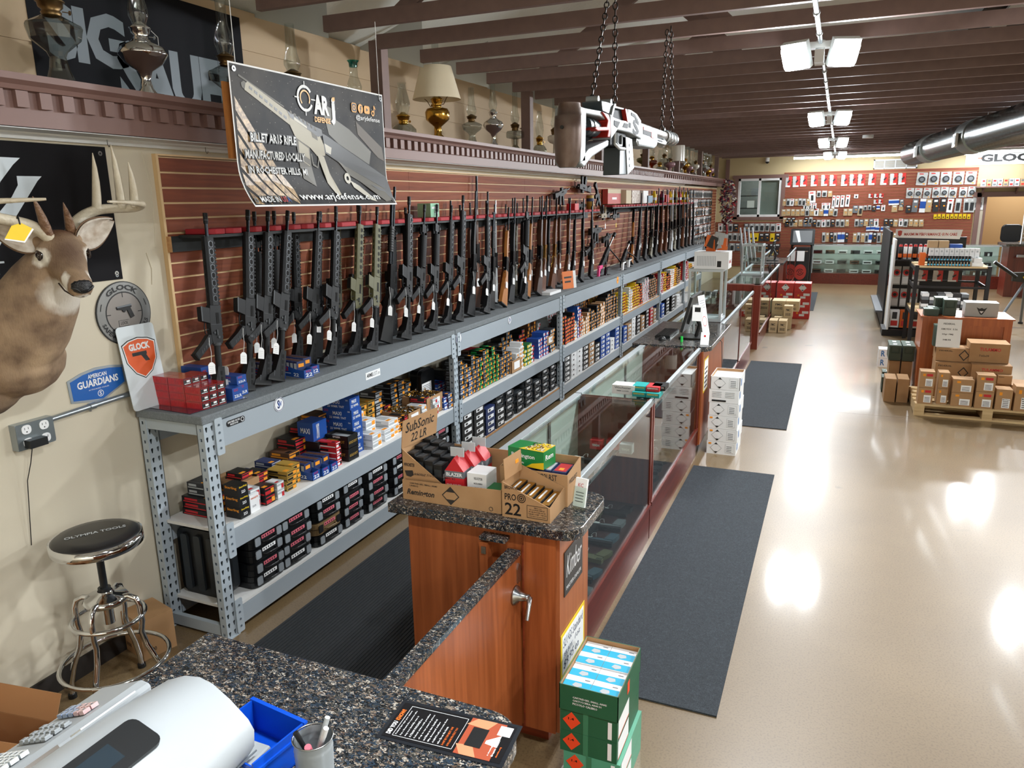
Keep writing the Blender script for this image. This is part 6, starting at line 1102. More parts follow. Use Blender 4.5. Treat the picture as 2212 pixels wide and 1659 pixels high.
def rifle_art(m):
    poly2(m,[(.07,.565),(.09,.575),(.40,.44),(.39,.405),(.075,.545)],.003,RTD)
    poly2(m,[(.10,.565),(.115,.575),(.42,.455),(.40,.40),(.09,.535)],.0035,RT)
    for i in range(8): x=.12+i*.033; y=.545-i*.0155; poly2(m,[(x,y),(x+.02,y-.009),(x+.023,y+.003),(x+.003,y+.012)],.004,RK)
    poly2(m,[(.06,.60),(.36,.49),(.36,.483),(.055,.592)],.0035,RTD)
    poly2(m,[(.39,.455),(.43,.46),(.56,.40),(.63,.375),(.68,.30),(.67,.265),(.60,.26),(.545,.30),(.43,.345),(.395,.40)],.004,RT)
    poly2(m,[(.43,.445),(.53,.405),(.53,.395),(.43,.43)],.0045,RTL); poly2(m,[(.56,.385),(.61,.365),(.615,.34),(.57,.355)],.0045,RTD)
    poly2(m,[(.43,.345),(.54,.30),(.545,.2),(.448,.2)],.0042,RTD); poly2(m,[(.448,.2),(.545,.2),(.55,.10),(.46,.14)],.0042,RTD); poly2(m,[(.45,.33),(.53,.295),(.535,.24),(.45,.27)],.0046,RT)
    for i in range(4): poly2(m,[(.47,.15+i*.04),(.53,.125+i*.04),(.53,.13+i*.04),(.47,.155+i*.04)],.0048,RT)
    poly2(m,[(.60,.27),(.66,.26),(.70,.17),(.75,.06),(.71,.05),(.66,.12)],.0042,RT); 
    poly2(m,[(.545,.27),(.555,.21),(.60,.195),(.62,.25),(.61,.255),(.595,.205),(.562,.22),(.555,.27)],.0046,RTD)
    poly2(m,[(.38,.47),(.60,.41),(.655,.40),(.66,.37),(.62,.36),(.40,.44)],.0046,RK)
    for i in range(7): poly2(m,[(.40+i*.032,.475-i*.011),(.415+i*.032,.47-i*.011),(.415+i*.032,.455-i*.011),(.40+i*.032,.46-i*.011)],.005,RTD)
    poly2(m,[(.66,.38),(.70,.37),(1.20,.20),(1.275,.165),(1.275,.02),(1.20,.06),(.98,.17),(.80,.23),(.67,.28)],.0042,RK)
    poly2(m,[(.67,.33),(.80,.29),(.81,.25),(.68,.285)],.0046,RTL)
    poly2(m,[(.78,.245),(.86,.215),(1.22,.10),(1.275,.075),(1.275,.03),(1.18,.02),(.99,.13),(.88,.17)],.005,RTD)
    for i in range(6): poly2(m,[(.87+i*.06,.205-i*.022),(.915+i*.06,.19-i*.022),(.915+i*.06,.17-i*.022),(.87+i*.06,.185-i*.022)],.0054,RK)
    ring(m,.012,.03,RTL,h=.0056,cx=.86,cy=.15); poly2(m,[(.88,.14),(.96,.11),(1.06,.04),(1.08,.02),(1.02,.03),(.90,.10)],.0052,RTL)
    poly2(m,[(.68,.50),(.92,.42),(1.13,.31),(1.10,.22),(.93,.27),(.72,.38)],.0025,mat('banner_smoke','#6b6a62',.5)); poly2(m,[(.99,.47),(1.25,.34),(1.27,.26),(1.2,.28),(1.0,.40)],.0026,mat('banner_bronze','#54483a',.5)); poly2(m,[(.66,.54),(.80,.51),(.78,.44),(.68,.50)],.0026,mat('banner_smoke'))
B('rifle_picture',rifle_art)
AY=mat('banner_amber','#e9a223',.4)
def logo(m):
    ring(m,.052,.066,WHITE,h=.006,cx=.53,cy=.545,a0=PI*.2,a1=PI*1.85); ring(m,.034,.042,AY,h=.006,cx=.53,cy=.545,a0=-.6,a1=PI*1.25)
    for a in (0,PI/2,PI,1.5*PI): x,y=math.cos(a),math.sin(a); poly2(m,[(.53+x*.05-y*.003,.545+y*.05+x*.003),(.53+x*.085-y*.003,.545+y*.085+x*.003),(.53+x*.085+y*.003,.545+y*.085-x*.003),(.53+x*.05+y*.003,.545+y*.05-x*.003)],.0062,WHITE)
    put_text(m,'AR',.60,.475,.735,.575,WHITE,.006,.05); put_text(m,'j',.745,.43,.79,.575,WHITE,.006,.05); poly2(m,[(.765,.555),(.79,.56),(.79,.58),(.765,.575)],.0065,AY); put_text(m,'DEFENSE',.60,.435,.74,.463,AY,.006,.03)
    for i in range(4):
        x=.975+i*.066; y=.545
        if i==0: m.fn and m.add([(a,b,.006) for a,b in rrect(.052,.052,.014,4,x,y)],[tuple(range(20))],AY); m.add([(a,b,.0063) for a,b in rrect(.042,.042,.010,4,x,y)],[tuple(range(20))],RK); ring(m,.008,.013,AY,h=.0066,cx=x,cy=y)
        if i==1: ring(m,0,.026,AY,h=.006,cx=x,cy=y); put_text(m,'f',x-.007,y-.024,x+.011,y+.017,RK,.0064,.03)
        if i==2: m.add([(a,b,.006) for a,b in rrect(.058,.044,.012,4,x,y)],[tuple(range(20))],AY); poly2(m,[(x-.008,y-.011),(x+.012,y),(x-.008,y+.011)],.0064,RK)
        if i==3: ring(m,.008,.016,AY,h=.006,cx=x-.004,cy=y-.014); poly2(m,[(x+.006,y-.014),(x+.013,y-.014),(x+.013,y+.03),(x+.006,y+.03)],.0062,AY); poly2(m,[(x+.013,y+.03),(x+.026,y+.014),(x+.026,y+.007),(x+.013,y+.018)],.0062,AY)
    put_text(m,'@arjdefense',.99,.475,1.24,.51,WHITE,.006,.01)
B('logo_print',logo)
def words(m):
    for s_,a_ in (('BILLET AR15 RIFLE',(.095,.305,.425,.345)),('MANUFACTURED LOCALLY',(.05,.225,.485,.265)),('IN ROCHESTER HILLS, MI',(.06,.15,.495,.19)),('MADE IN USA',(.06,.022,.275,.048))):
        put_text(m,s_,a_[0]-.004,a_[1]-.005,a_[2]+.004,a_[3]+.005,BLACK,.0085,.09)
    put_text(m,'BILLET AR15 RIFLE',.095,.305,.425,.345,WHITE,.010,.02); put_text(m,'MANUFACTURED LOCALLY',.05,.225,.485,.265,WHITE,.010,.02); put_text(m,'IN ROCHESTER HILLS, MI',.06,.15,.495,.19,WHITE,.010,.02)
    put_text(m,'www.arjdefense.com',.36,.02,1.12,.068,WHITE,.010,.015); put_text(m,'MADE IN',.06,.022,.20,.048,WHITE,.010,.01); put_text(m,'US',.212,.022,.25,.048,REDP,.010,.01); put_text(m,'A',.252,.022,.275,.048,BLUE,.010,.01)
B('lettering',words)
for x,y in ((.03,BH-.03),(BW-.03,BH-.03),(.03,.03),(BW-.03,.03)):
    B('grommet',lambda m:ring(m,.005,.012,STEEL,h=.007,cx=x,cy=y))
t2=thing('wood_strip','orange-brown wooden strip behind the left edge of the hanging banner','strip',(-2.66,2.87,2.42)); m=MB(); m.box(0,.012,-.03,.02,0,.34,HONEY); m.build('board',t2)
t2=thing('banner_string','thin cords holding the hanging banner to the ceiling joists','string',(-2.62,0,0)); m=MB()
for y in (2.9,4.1): m.cyl((0,y,2.82),(0,y,3.25),.002,WHITE,n=5)
m.build('cord',t2)
# ================= oil lamps on the ledge
def mklamp(kind,label,Y,H,X=-3.2,s=1.0,group='oil lamps along the ledge'):
    t=thing('oil_lamp',label,'oil lamp',(X,Y,2.716),random.uniform(0,3),group); t.scale=(s,s,H)
    def q(n,*a,**k): m=MB(); 
    font={'clear':SMOKE,'smoke':SMOKE,'nickel':CHROME,'brass':BRASS,'milk':MILK,'ribbed':SMOKE,'green':mat('olive_glass','#6d7048',.2,coat=.6),'amber':AMBERG,'rose':mat('rose_porcelain','#8f6a72',.3,coat=.5),'teal':SMOKE,'short':SMOKE,'dark':BRASSD}[kind]
    m=MB()
    if kind=='short': pr=[(0,0),(.075,0),(.09,.02),(.09,.05),(.06,.085),(.035,.095)]; z=.095
    elif kind=='nickel': pr=[(0,0),(.062,0),(.058,.02),(.03,.06),(.022,.10),(.034,.14),(.085,.175),(.112,.215),(.114,.22),(.10,.25),(.05,.275),(.042,.285)]; z=.285
    elif kind in('clear','smoke','teal'): pr=[(0,0),(.062,0),(.05,.03),(.035,.08),(.028,.13),(.035,.15),(.085,.20),(.095,.25),(.09,.262),(.045,.29),(.03,.30)]; z=.30
    elif kind=='ribbed': pr=[(0,0),(.06,0),(.05,.03),(.022,.07),(.02,.13),(.09,.145),(.095,.16),(.095,.20),(.085,.215),(.035,.225)]; z=.225
    elif kind=='milk': pr=[(0,0),(.055,0),(.03,.02),(.02,.05),(.018,.15),(.06,.165),(.082,.19),(.085,.235),(.06,.25),(.035,.255)]; z=.255
    else: pr=[(0,0),(.065,0),(.06,.02),(.03,.045),(.028,.10),(.06,.125),(.09,.15),(.095,.20),(.08,.225),(.035,.235)]; z=.235
    m.lathe(pr,font,14 if kind in('ribbed','clear') else 22,flute=.04 if kind in('ribbed','clear') else 0); m.build('base_and_font',t)
    bc=BRASS if kind in('short','brass','amber') else (CHROME if kind=='nickel' else BRASSD)
    m=MB(); m.lathe([(.032,z-.005),(.036,z+.01),(.03,z+.018),(.042,z+.03),(.044,z+.05),(.05,z+.052),(.05,z+.056),(.03,z+.07),(.012,z+.085)],bc,16); m.cyl((.04,0,z+.02),(.065,0,z+.02),.002,bc,n=6); m.cyl((.065,0,z+.02),(.068,0,z+.02),.010,bc,n=10); m.build('burner',t)
    h=max(.2,.66-z) if kind!='short' else .25
    cp=[(.032,0),(.034,.02),(.05,.07),(.053,.10),(.045,.14),(.030,.20),(.027,.2+ (h-.2)*.5),(.028,h-.01),(.034,h)] if kind in('clear','short','teal') else [(.030,0),(.033,.03),(.045,.06),(.046,.09),(.033,.15),(.028,.22),(.026,h)]
    m=MB(); m.lathe([(r,z+.05+a) for r,a in cp],CGLASS,20); m.build('chimney',t,label='clear glass chimney')
    if kind=='teal': m=MB(); m.lathe([(.0285,z+.05+h-.06),(.03,z+.05+h-.02),(.042,z+.05+h+.005)],TEALG,20); m.build('teal_rim',t,label='teal tinted chimney rim')
    return t,z
LK=[('clear','clear glass pedestal oil lamp with fluted stem, first on the ledge',2.45,1.0,1.15),('nickel','polished nickel oil lamp with white tag, second on the ledge',2.91,.98,1.0),('clear','clear glass oil lamp half hidden behind the banner corner',3.47,.82,1.0),('smoke','glass oil lamp with bulbous chimney above the banner',4.04,.80,1.1),('teal','oil lamp with teal-rimmed chimney above the banner',4.70,.64,1.0),
('short','squat clear oil lamp with gold burner beside the ledge post',5.34,1.0,1.1),('brass','brass oil lamp carrying a large cream fabric shade',5.90,1.15,1.1),('smoke','smoky clear glass pedestal oil lamp right of the shaded one',6.56,.72,1.0),('nickel','tarnished silver oil lamp with tall straight chimney',7.04,1.0,.9),('ribbed','ribbed glass oil lamp on a dark stem with tall chimney',7.59,.95,1.0),
('short','small clear oil lamp just right of the second full ledge post',8.30,1.2,.9),('milk','white milk glass oil lamp with tall chimney',8.80,1.0,1.0),('short','small flat-footed lamp beside the hanging prop rifle',9.35,1.0,1.0),('short','small gold-burner lamp seen below the hanging prop rifle',10.75,1.0,1.0),('nickel','shiny nickel lamp between ledge posts below the prop rifle',11.6,.85,.8),
('green','olive green glass oil lamp near the prop rifle magazine',13.3,.85,1.3),('amber','amber glass oil lamp beside the olive one',13.95,.8,1.0),('short','small clear lamp beyond the amber lamp',14.6,1.0,1.0),('clear','clear glass lamp in the crowded far part of the ledge',15.0,.9,1.0),('rose','rose pink porcelain lamp in the far part of the ledge',15.5,.9,1.2)]
for a in LK:
    lt,z=mklamp(a[0],a[1],a[2],a[3],s=a[4])
    if 'carrying' in a[1]:
        m=MB(); m.lathe([(.118,.515),(.185,.29)],mat('cream_shade','#e3d7bd',.8),32); m.lathe([(.117,.515),(.184,.29)],mat('cream_shade'),32); m.build('lamp_shade',lt,label='cream tapered fabric shade')
        m=MB()
        for s in (-1,1): m.tube([(s*.03,0,.25),(s*.09,0,.25),(s*.13,0,.29),(s*.165,0,.31)],.003,BRASSD,6)
        m.build('shade_holder',lt)
    if 'white tag' in a[1]: m=MB(); m.tube([(.04,-.03,.33),(.06,-.05,.30)],.0012,WHITE,4); m.T=frame((.06,-.05,.28),(.4,.9,0),(0,0,1)); m.cyl((0,0,0),(0,0,.002),.02,WHITE,n=14); m.build('round_tag',lt)
for i in range(26):
    y=16.0+i*.22; k=('clear','short','nickel','milk','brass','ribbed','rose')[i%7]
    mklamp(k,'%s, %s of the crowded lamps at the far end of the ledge'%({'clear':'clear glass oil lamp','short':'squat clear oil lamp','nickel':'nickel oil lamp','milk':'milk glass oil lamp','brass':'brass oil lamp','ribbed':'ribbed glass oil lamp','rose':'rose porcelain oil lamp'}[k],ORD[i]),y,.8+.3*random.random(),X=-3.15-.2*(i%2),s=1.0)
t=thing('lamp_shade','white drum lamp shade among the crowded far lamps','lamp shade',(-3.1,15.78,2.95)); m=MB(); m.lathe([(.14,0),(.14,.3)],MILK,20); m.build('drum',t)
# ================= prop rifle on chains
PWm=mat('prop_white','#868c8f',.5); PB=mat('prop_black','#0e1114',.7,spec=.15); PR=mat('prop_red','#a8231a',.6); PS=mat('prop_silver','#9da1a2',.35,.6,noise=(14,'#6f6a66',.3)); PG=mat('prop_grey','#39434a',.4); PRU=mat('prop_butt','#8d8078',.4,.4,noise=(7,'#5f4a42',.4))
t=thing('prop_rifle','oversized white red and black display rifle hanging on chains','hanging display',(-1.13,0,0)); 
def PP(name,pts,a,b,M_,bev=0,label=None): m=MB(); m.prism(pts,a,b,M_,'yzx'); return m.build(name,t,bevel=bev,label=label)
m=MB(); bp=[]; prof=[(2.345,.038),(2.37,.055),(2.43,.064),(2.50,.066),(2.56,.062),(2.565,.058),(2.615,.05)]
vs=[]; 
for z,w in prof:
    for k in range(9): a=PI*k/8; vs.append((w*math.cos(a)*.95+.008,3.27-.055*math.sin(a)-(.012 if z<2.565 else -.01),z))
m.add(vs,[(j*9+k,j*9+k+1,(j+1)*9+k+1,(j+1)*9+k) for j in range(len(prof)-1) for k in range(8)],PRU,True); m.add(vs[:9],[tuple(range(9))],PRU); m.add(vs[-9:],[tuple(range(9))],PRU); m.cyl((0.0,3.195,2.51),(0,3.21,2.51),.008,BLACK,n=10); m.build('butt_pad',t)
PP('stock_lower',[(3.27,2.36),(3.33,2.40),(3.40,2.43),(3.72,2.49),(3.72,2.46),(3.45,2.395),(3.33,2.345)],-.06,.06,PWm,.008)
PP('stock_rear_strut',[(3.27,2.36),(3.35,2.37),(3.36,2.60),(3.27,2.60)],-.06,.06,PWm,.008)
PP('stock_top',[(3.30,2.575),(3.34,2.60),(3.60,2.612),(3.74,2.60),(3.74,2.575),(3.58,2.585)],-.055,.055,PWm,.006)
PP('red_arch',[(3.59,2.607),(3.70,2.606),(3.745,2.57),(3.745,2.53),(3.725,2.50),(3.685,2.50),(3.70,2.53),(3.52,2.515),(3.48,2.522),(3.50,2.532),(3.67,2.545),(3.69,2.575)],-.05,.064,PR,.004)
m=MB(); m.cyl((0,3.36,2.54),(0,3.5,2.54),.022,PG,n=14); m.cyl((0,3.5,2.54),(0,3.66,2.54),.04,PG,n=18); m.cyl((0,3.55,2.54),(0,3.58,2.54),.044,STEEL,n=18); m.build('recoil_spring',t)
PP('inner_frame',[(3.36,2.42),(3.70,2.50),(3.70,2.59),(3.36,2.59)],-.03,-.015,PB)
PP('receiver',[(3.72,2.61),(3.80,2.60),(3.96,2.60),(4.05,2.605),(4.06,2.665),(4.13,2.668),(4.25,2.66),(4.35,2.635),(4.36,2.535),(4.10,2.55),(3.86,2.545),(3.74,2.49)],-.065,.065,PWm,.006)
PP('sight_housing',[(3.80,2.60),(3.78,2.615),(3.82,2.655),(3.99,2.662),(4.05,2.66),(4.05,2.605)],-.035,.045,PB,.004); PP('white_window_frame',[(3.76,2.605),(3.80,2.655),(3.99,2.662),(4.0,2.656),(3.82,2.648),(3.785,2.605)],.045,.06,PWm); PP('red_window_edge',[(3.99,2.66),(4.03,2.66),(4.07,2.60),(4.04,2.60)],.045,.068,PR)
PP('rear_sight_block',[(3.64,2.615),(3.62,2.66),(3.70,2.665),(3.84,2.668),(3.80,2.655),(3.755,2.61)],-.05,.05,PG,.005)
for y,z in ((3.64,2.67),(3.86,2.68),(3.93,2.672)): m=MB(); m.cyl((-.03,y,z),(.03,y,z),.016,PWm,n=12); m.build('sight_ear',t)
for p in ([(3.787,2.586),(3.90,2.587),(3.853,2.555),(3.788,2.563)],[(3.985,2.59),(4.062,2.591),(4.051,2.568),(3.95,2.566)],[(4.12,2.655),(4.20,2.652),(4.27,2.63),(4.25,2.61),(4.20,2.635),(4.12,2.64)],[(4.08,2.575),(4.12,2.575),(4.12,2.60),(4.08,2.60)]): PP('black_cutout',p,.0655,.067,PB)
m=MB(); m.T=frame((.0665,4.16,2.548),(0,1,0),(0,0,1)); put_text(m,'S',0,0,.14,.08,PB,0,.04); m.build('lettering',t)
PP('grip',[(3.85,2.545),(4.09,2.545),(4.16,2.48),(4.05,2.468),(3.79,2.468),(3.79,2.50)],-.045,.045,PB,.006)
m=MB(); m.tube([(.05,3.90,2.535),(.05,3.89,2.49),(.05,3.93,2.475),(.05,3.99,2.48),(.05,3.99,2.53)],.007,PWm,8); m.tube([(.05,3.86,2.535),(.05,3.86,2.48),(.05,3.95,2.462),(.05,4.06,2.465)],.008,LGREY,8); m.build('trigger_guard',t)
PP('magazine',[(3.99,2.53),(4.20,2.53),(4.24,2.36),(4.12,2.335),(3.98,2.33)],-.045,.045,PG,.004); PP('magazine_side',[(4.08,2.525),(4.21,2.525),(4.27,2.375),(4.13,2.335)],.045,.05,PWm)
for i in range(4): m=MB(); m.cyl((.05,4.16+i*.004,2.49-i*.035),(.052,4.16+i*.004,2.49-i*.035),.008,BLACK,n=10); m.build('magazine_hole',t)
PP('fore_end',[(4.36,2.62),(4.78,2.622),(4.81,2.55),(4.79,2.52),(4.72,2.503),(4.33,2.497),(4.30,2.53),(4.36,2.535)],-.06,.06,PWm,.01); PP('fore_end_base',[(4.30,2.535),(4.36,2.535),(4.40,2.497),(4.33,2.496),(4.29,2.515)],-.055,.055,PS,.004)
PP('red_panel',[(4.42,2.606),(4.70,2.611),(4.69,2.56),(4.62,2.56),(4.62,2.59),(4.42,2.59)],.0605,.063,PR); PP('dark_slot',[(4.42,2.59),(4.62,2.59),(4.62,2.566),(4.42,2.566)],.0605,.062,PB)
m=MB(); m.cyl((0,4.35,2.615),(0,5.40,2.613),.030,PS,n=18); m.cyl((0,5.25,2.613),(0,5.56,2.61),.040,PS,n=18); 
for y in (5.30,5.40,5.50): m.cyl((0,y,2.612),(0,y+.03,2.612),.047,STEEL,n=18)
m.cyl((0,5.56,2.61),(0,5.60,2.61),.034,PG,n=18); m.build('barrel',t)
m=MB(); m.box(-.03,.03,4.78,5.18,2.555,2.578,PWm); m.cyl((0,5.15,2.566),(0,5.21,2.566),.03,STEEL,n=14); m.box(.03,.031,4.92,5.08,2.562,2.572,PB); m.build('gas_tube',t)
m=MB(); m.prism([(5.22,2.64),(5.25,2.67),(5.29,2.64)],-.008,.008,PG,'yzx'); m.build('front_sight',t)
CB=mat('chain_black','#2a2522',.4,.6); lk=MB(); lk.tube([(.011*math.cos(a),0,.019*math.sin(a)+(0)) for a in [2*PI*i/10 for i in range(10)]],.0035,CB,6,closed=True); lm=lk.mesh('chain_link')
for i,(x0,y0,z0,x1,y1,lab) in enumerate(((-1.14,3.66,2.68,-1.14,3.95,'left of the two chains at the stock end of the prop rifle'),(-1.10,3.92,2.70,-1.12,3.97,'right of the two chains at the stock end of the prop rifle'),(-1.13,5.18,2.66,-1.10,5.12,'left of the two chains at the muzzle end of the prop rifle'),(-1.08,5.27,2.66,-1.08,5.14,'right of the two chains at the muzzle end of the prop rifle'))):
    t=thing('chain',lab,'chain',(0,0,0),group='chains holding the prop rifle'); a=Vector((x0,y0,z0)); b=Vector((x1,y1,3.26)); L=(b-a).length; n=int(L/.032); d=(b-a).normalized()
    q=Vector((0,0,1)).rotation_difference(d).to_matrix().to_4x4()
    for k in range(n+1): o=link('link',lm,t); o.matrix_local=Matrix.Translation(a+d*(k*.032))@q@Matrix.Rotation(PI/2*(k%2)+.3,4,'Z')
# ================= deer head mount
def deer():
    E=Vector((-2.79,2.03,2.03)); F=Vector((.19,-.07,-.105)).normalized(); S=Vector((.345,.938,0)).normalized(); U=F.cross(S)*1.0
    if U.z<0: U=-U
    t=thing('deer_head_mount','white-tailed deer shoulder mount with antlers on the left wall','animal mount',E)
    def P(f,s,u): return F*f+S*s+U*u
    m=MB(); HB=mat('deer_fur_tmp')
    def loft(rings,M_,n=24):
        vs=[]
        for c,a,b in rings:
            for k in range(n): th=2*PI*k/n; vs.append(c+a*math.cos(th)+b*math.sin(th))
        fs=[(j*n+k,j*n+(k+1)%n,(j+1)*n+(k+1)%n,(j+1)*n+k) for j in range(len(rings)-1) for k in range(n)]+[tuple(range(n))[::-1],tuple(range(len(vs)-n,len(vs)))]
        m.add(vs,fs,M_,True)
    hd=[(-.095,-.0,.04,.04),(-.08,.0,.065,.065),(-.04,.005,.084,.080),(0,0,.086,.080),(.03,-.008,.080,.074),(.07,-.018,.068,.064),(.11,-.026,.057,.056),(.15,-.03,.050,.050),(.18,-.032,.048,.047),(.205,-.034,.044,.042),(.218,-.036,.036,.034),(.226,-.038,.018,.018)]
    loft([(P(f,0,u),S*w,U*h) for f,u,w,h in hd],HB)
    nk=[((-2.83,2.03,2.03),.075,.08),((-2.86,2.025,1.96),.11,.115),((-2.90,2.01,1.88),.14,.145),((-2.95,1.985,1.79),.165,.175),((-3.01,1.95,1.71),.19,.20),((-3.08,1.92,1.66),.215,.225),((-3.15,1.90,1.64),.225,.24),((-3.19,1.89,1.64),.222,.235)]
    rg=[]
    for i,(c,w,h) in enumerate(nk):
        c=Vector(c)-E; a=Vector(nk[max(i-1,0)][0]); b=Vector(nk[min(i+1,len(nk)-1)][0]); d=(b-a).normalized(); f=min(1,i/5); d=(d*(1-f)+Vector((-1,0,0))*f).normalized()
        side=Vector((0,1,0)); side=(side-d*side.dot(d)).normalized(); up=side.cross(d); up=-up if up.z<0 else up; rg.append((c,side*w,up*h))
    loft(rg,HB)
    # brisket bulge, cheeks, brow
    def ball(c,rx,ry,rz): 
        T0=m.T; m.T=Matrix.Translation(c); pr=[(math.sin(PI*i/8),-math.cos(PI*i/8)) for i in range(9)]; n=16; vs=[]
        for r,z in pr:
            for k in range(n): vs.append((rx*r*math.cos(2*PI*k/n),ry*r*math.sin(2*PI*k/n),rz*z))
        m.add(vs,[(j*n+k,j*n+(k+1)%n,(j+1)*n+(k+1)%n,(j+1)*n+k) for j in range(8) for k in range(n)],HB,True); m.T=T0
    ball(Vector((-3.05,1.96,1.60))-E,.13,.19,.15); ball(Vector((-3.12,1.84,1.52))-E,.10,.17,.14); ball(P(.0,.062,.024),.032,.030,.026); ball(P(0,-.062,.024),.032,.030,.026); ball(P(.03,0,-.05),.04,.045,.035); ball(P(-.02,0,.045),.05,.045,.035)
    ball(P(-.05,.06,.03),.03,.03,.03); ball(P(-.05,-.06,.03),.03,.03,.03)
    # fur material
    fm=bpy.data.materials.new('deer_fur'); fm.use_nodes=True; nt=fm.node_tree; b=nt.nodes['Principled BSDF']; b.inputs['Roughness'].default_value=.85; L=nt.links.new
    tc=nt.nodes.new('ShaderNodeTexCoord'); n=nt.nodes.new('ShaderNodeTexNoise'); n.inputs['Scale'].default_value=14; n.inputs['Detail'].default_value=8; L(tc.outputs['Object'],n.inputs['Vector'])
    r=nt.nodes.new('ShaderNodeValToRGB'); r.color_ramp.elements[0].position=.3; r.color_ramp.elements[1].position=.7; r.color_ramp.elements[0].color=lin('#6e5845'); r.color_ramp.elements[1].color=lin('#9c8367'); L(n.outputs['Fac'],r.inputs[0]); cur=r.outputs[0]
    nz=nt.nodes.new('ShaderNodeTexNoise'); nz.inputs['Scale'].default_value=30; L(tc.outputs['Object'],nz.inputs['Vector'])
    mxv=nt.nodes.new('ShaderNodeMix'); mxv.data_type='VECTOR'; mxv.inputs[0].default_value=.03; L(tc.outputs['Object'],mxv.inputs[4]); L(nz.outputs['Color'],mxv.inputs[5])
    def patch(c,rad,soft,col,sc=(1,1,1)):
        nonlocal cur
        d=nt.nodes.new('ShaderNodeVectorMath'); d.operation='SUBTRACT'; L(mxv.outputs[1],d.inputs[0]); d.inputs[1].default_value=tuple(c*.97+Vector((.015,.015,.015)))
        k=nt.nodes.new('ShaderNodeVectorMath'); k.operation='MULTIPLY'; L(d.outputs[0],k.inputs[0]); k.inputs[1].default_value=sc
        l=nt.nodes.new('ShaderNodeVectorMath'); l.operation='LENGTH'; L(k.outputs[0],l.inputs[0]); mr=nt.nodes.new('ShaderNodeMapRange'); mr.inputs['From Min'].default_value=rad; mr.inputs['From Max'].default_value=rad-soft; L(l.outputs['Value'],mr.inputs['Value'])
        x=nt.nodes.new('ShaderNodeMix'); x.data_type='RGBA'; L(mr.outputs[0],x.inputs[0]); L(cur,x.inputs[6]); x.inputs[7].default_value=lin(col); cur=x.outputs[2]
    patch(P(.06,0,.04),.085,.06,'#5b4534',(.8,1,1)); patch(P(-.06,0,.09),.085,.05,'#54351d'); 
    patch(Vector((-2.78,2.05,1.875))-E,.12,.04,'#cbc3b6',(1,.85,1.25)); patch(P(.14,0,-.075),.065,.03,'#dcd6cc',(.8,1,1))
    for s in (-1,1): patch(P(.02,s*.075,.0),.042,.018,'#e0dace',(.8,1,1)); patch(P(.165,s*.045,-.02),.030,.014,'#ddd8ce',(1.3,1,.7))
    patch(P(.205,0,-.075),.038,.012,'#e0dcd4'); patch(Vector((-3.14,1.84,1.41))-E,.12,.07,'#43352a',(1,.7,1.1)); patch(Vector((-2.9,1.95,1.60))-E,.08,.06,'#b79c7c')
    L(cur,b.inputs['Base Color']); nb=nt.nodes.new('ShaderNodeTexNoise'); nb.inputs['Scale'].default_value=160; mp=nt.nodes.new('ShaderNodeMapping'); mp.inputs['Scale'].default_value=(1,1,.25); L(tc.outputs['Object'],mp.inputs[0]); L(mp.outputs[0],nb.inputs['Vector']); bp_=nt.nodes.new('ShaderNodeBump'); bp_.inputs['Strength'].default_value=.5; bp_.inputs['Distance'].default_value=.004; L(nb.outputs['Fac'],bp_.inputs['Height']); L(bp_.outputs[0],b.inputs['Normal'])
    me=m.mesh('head_and_neck'); me.materials.clear(); me.materials.append(fm)
    o=link('head_and_neck',me,t); rm=o.modifiers.new('remesh','REMESH'); rm.mode='VOXEL'; rm.voxel_size=.007; rm.use_smooth_shade=True; sm=o.modifiers.new('smooth','SMOOTH'); sm.factor=.6; sm.iterations=9
    # eyes
    EB=mat('deer_eye','#1c0f08',.06,coat=1)
    for s in (-1,1):
        m2=MB(); c=P(.014,s*.079,.008); m2.T=Matrix.Translation(c); pr=[(.0185*math.sin(PI*i/8),-.0185*math.cos(PI*i/8)) for i in range(9)]; m2.lathe(pr,EB,16); m2.build('eye',t)
        m2=MB(); ax=(F*.35+S*s).normalized(); T=frame(c+ax*.004,F,U); m2.tube([c+F*(.023*math.cos(a))+U*(.016*math.sin(a))+ax*.009 for a in [2*PI*i/16 for i in range(16)]],.003,mat('eyelid','#2c1d14',.6),6,closed=True); m2.build('eyelid',t)
    # nose
    m2=MB(); NB=mat('deer_nose','#15161a',.3,bump=(260,.5)); vs=[]
    for j in range(7):
        for k in range(14): th=2*PI*k/14; ph=PI*j/6; vs.append(P(.203+.034*math.cos(ph),0,-.024)+S*(.040*math.sin(ph)*math.cos(th))+U*(.030*math.sin(ph)*math.sin(th)))
    m2.add(vs,[(j*14+k,j*14+(k+1)%14,(j+1)*14+(k+1)%14,(j+1)*14+k) for j in range(6) for k in range(14)],NB,True); o2=m2.build('nose',t)
    for s in (-1,1): m3=MB(); m3.tube([P(.230,s*.014,-.030),P(.228,s*.026,-.020),P(.214,s*.036,-.022)],.006,BLACK,6); m3.build('nostril',t)
    m3=MB(); m3.tube([P(.222,.0,-.058),P(.208,.030,-.060),P(.17,.046,-.060),P(.13,.054,-.050)],.003,mat('eyelid'),6); m3.tube([P(.222,.0,-.058),P(.208,-.030,-.060),P(.17,-.046,-.060),P(.13,-.054,-.050)],.003,mat('eyelid'),6); m3.build('mouth_line',t)
    # ears
    EI=mat('ear_white_fur','#d6d0c6',.9,noise=(30,'#a59584',.5)); EO=mat('ear_brown_fur','#6d5540',.9)
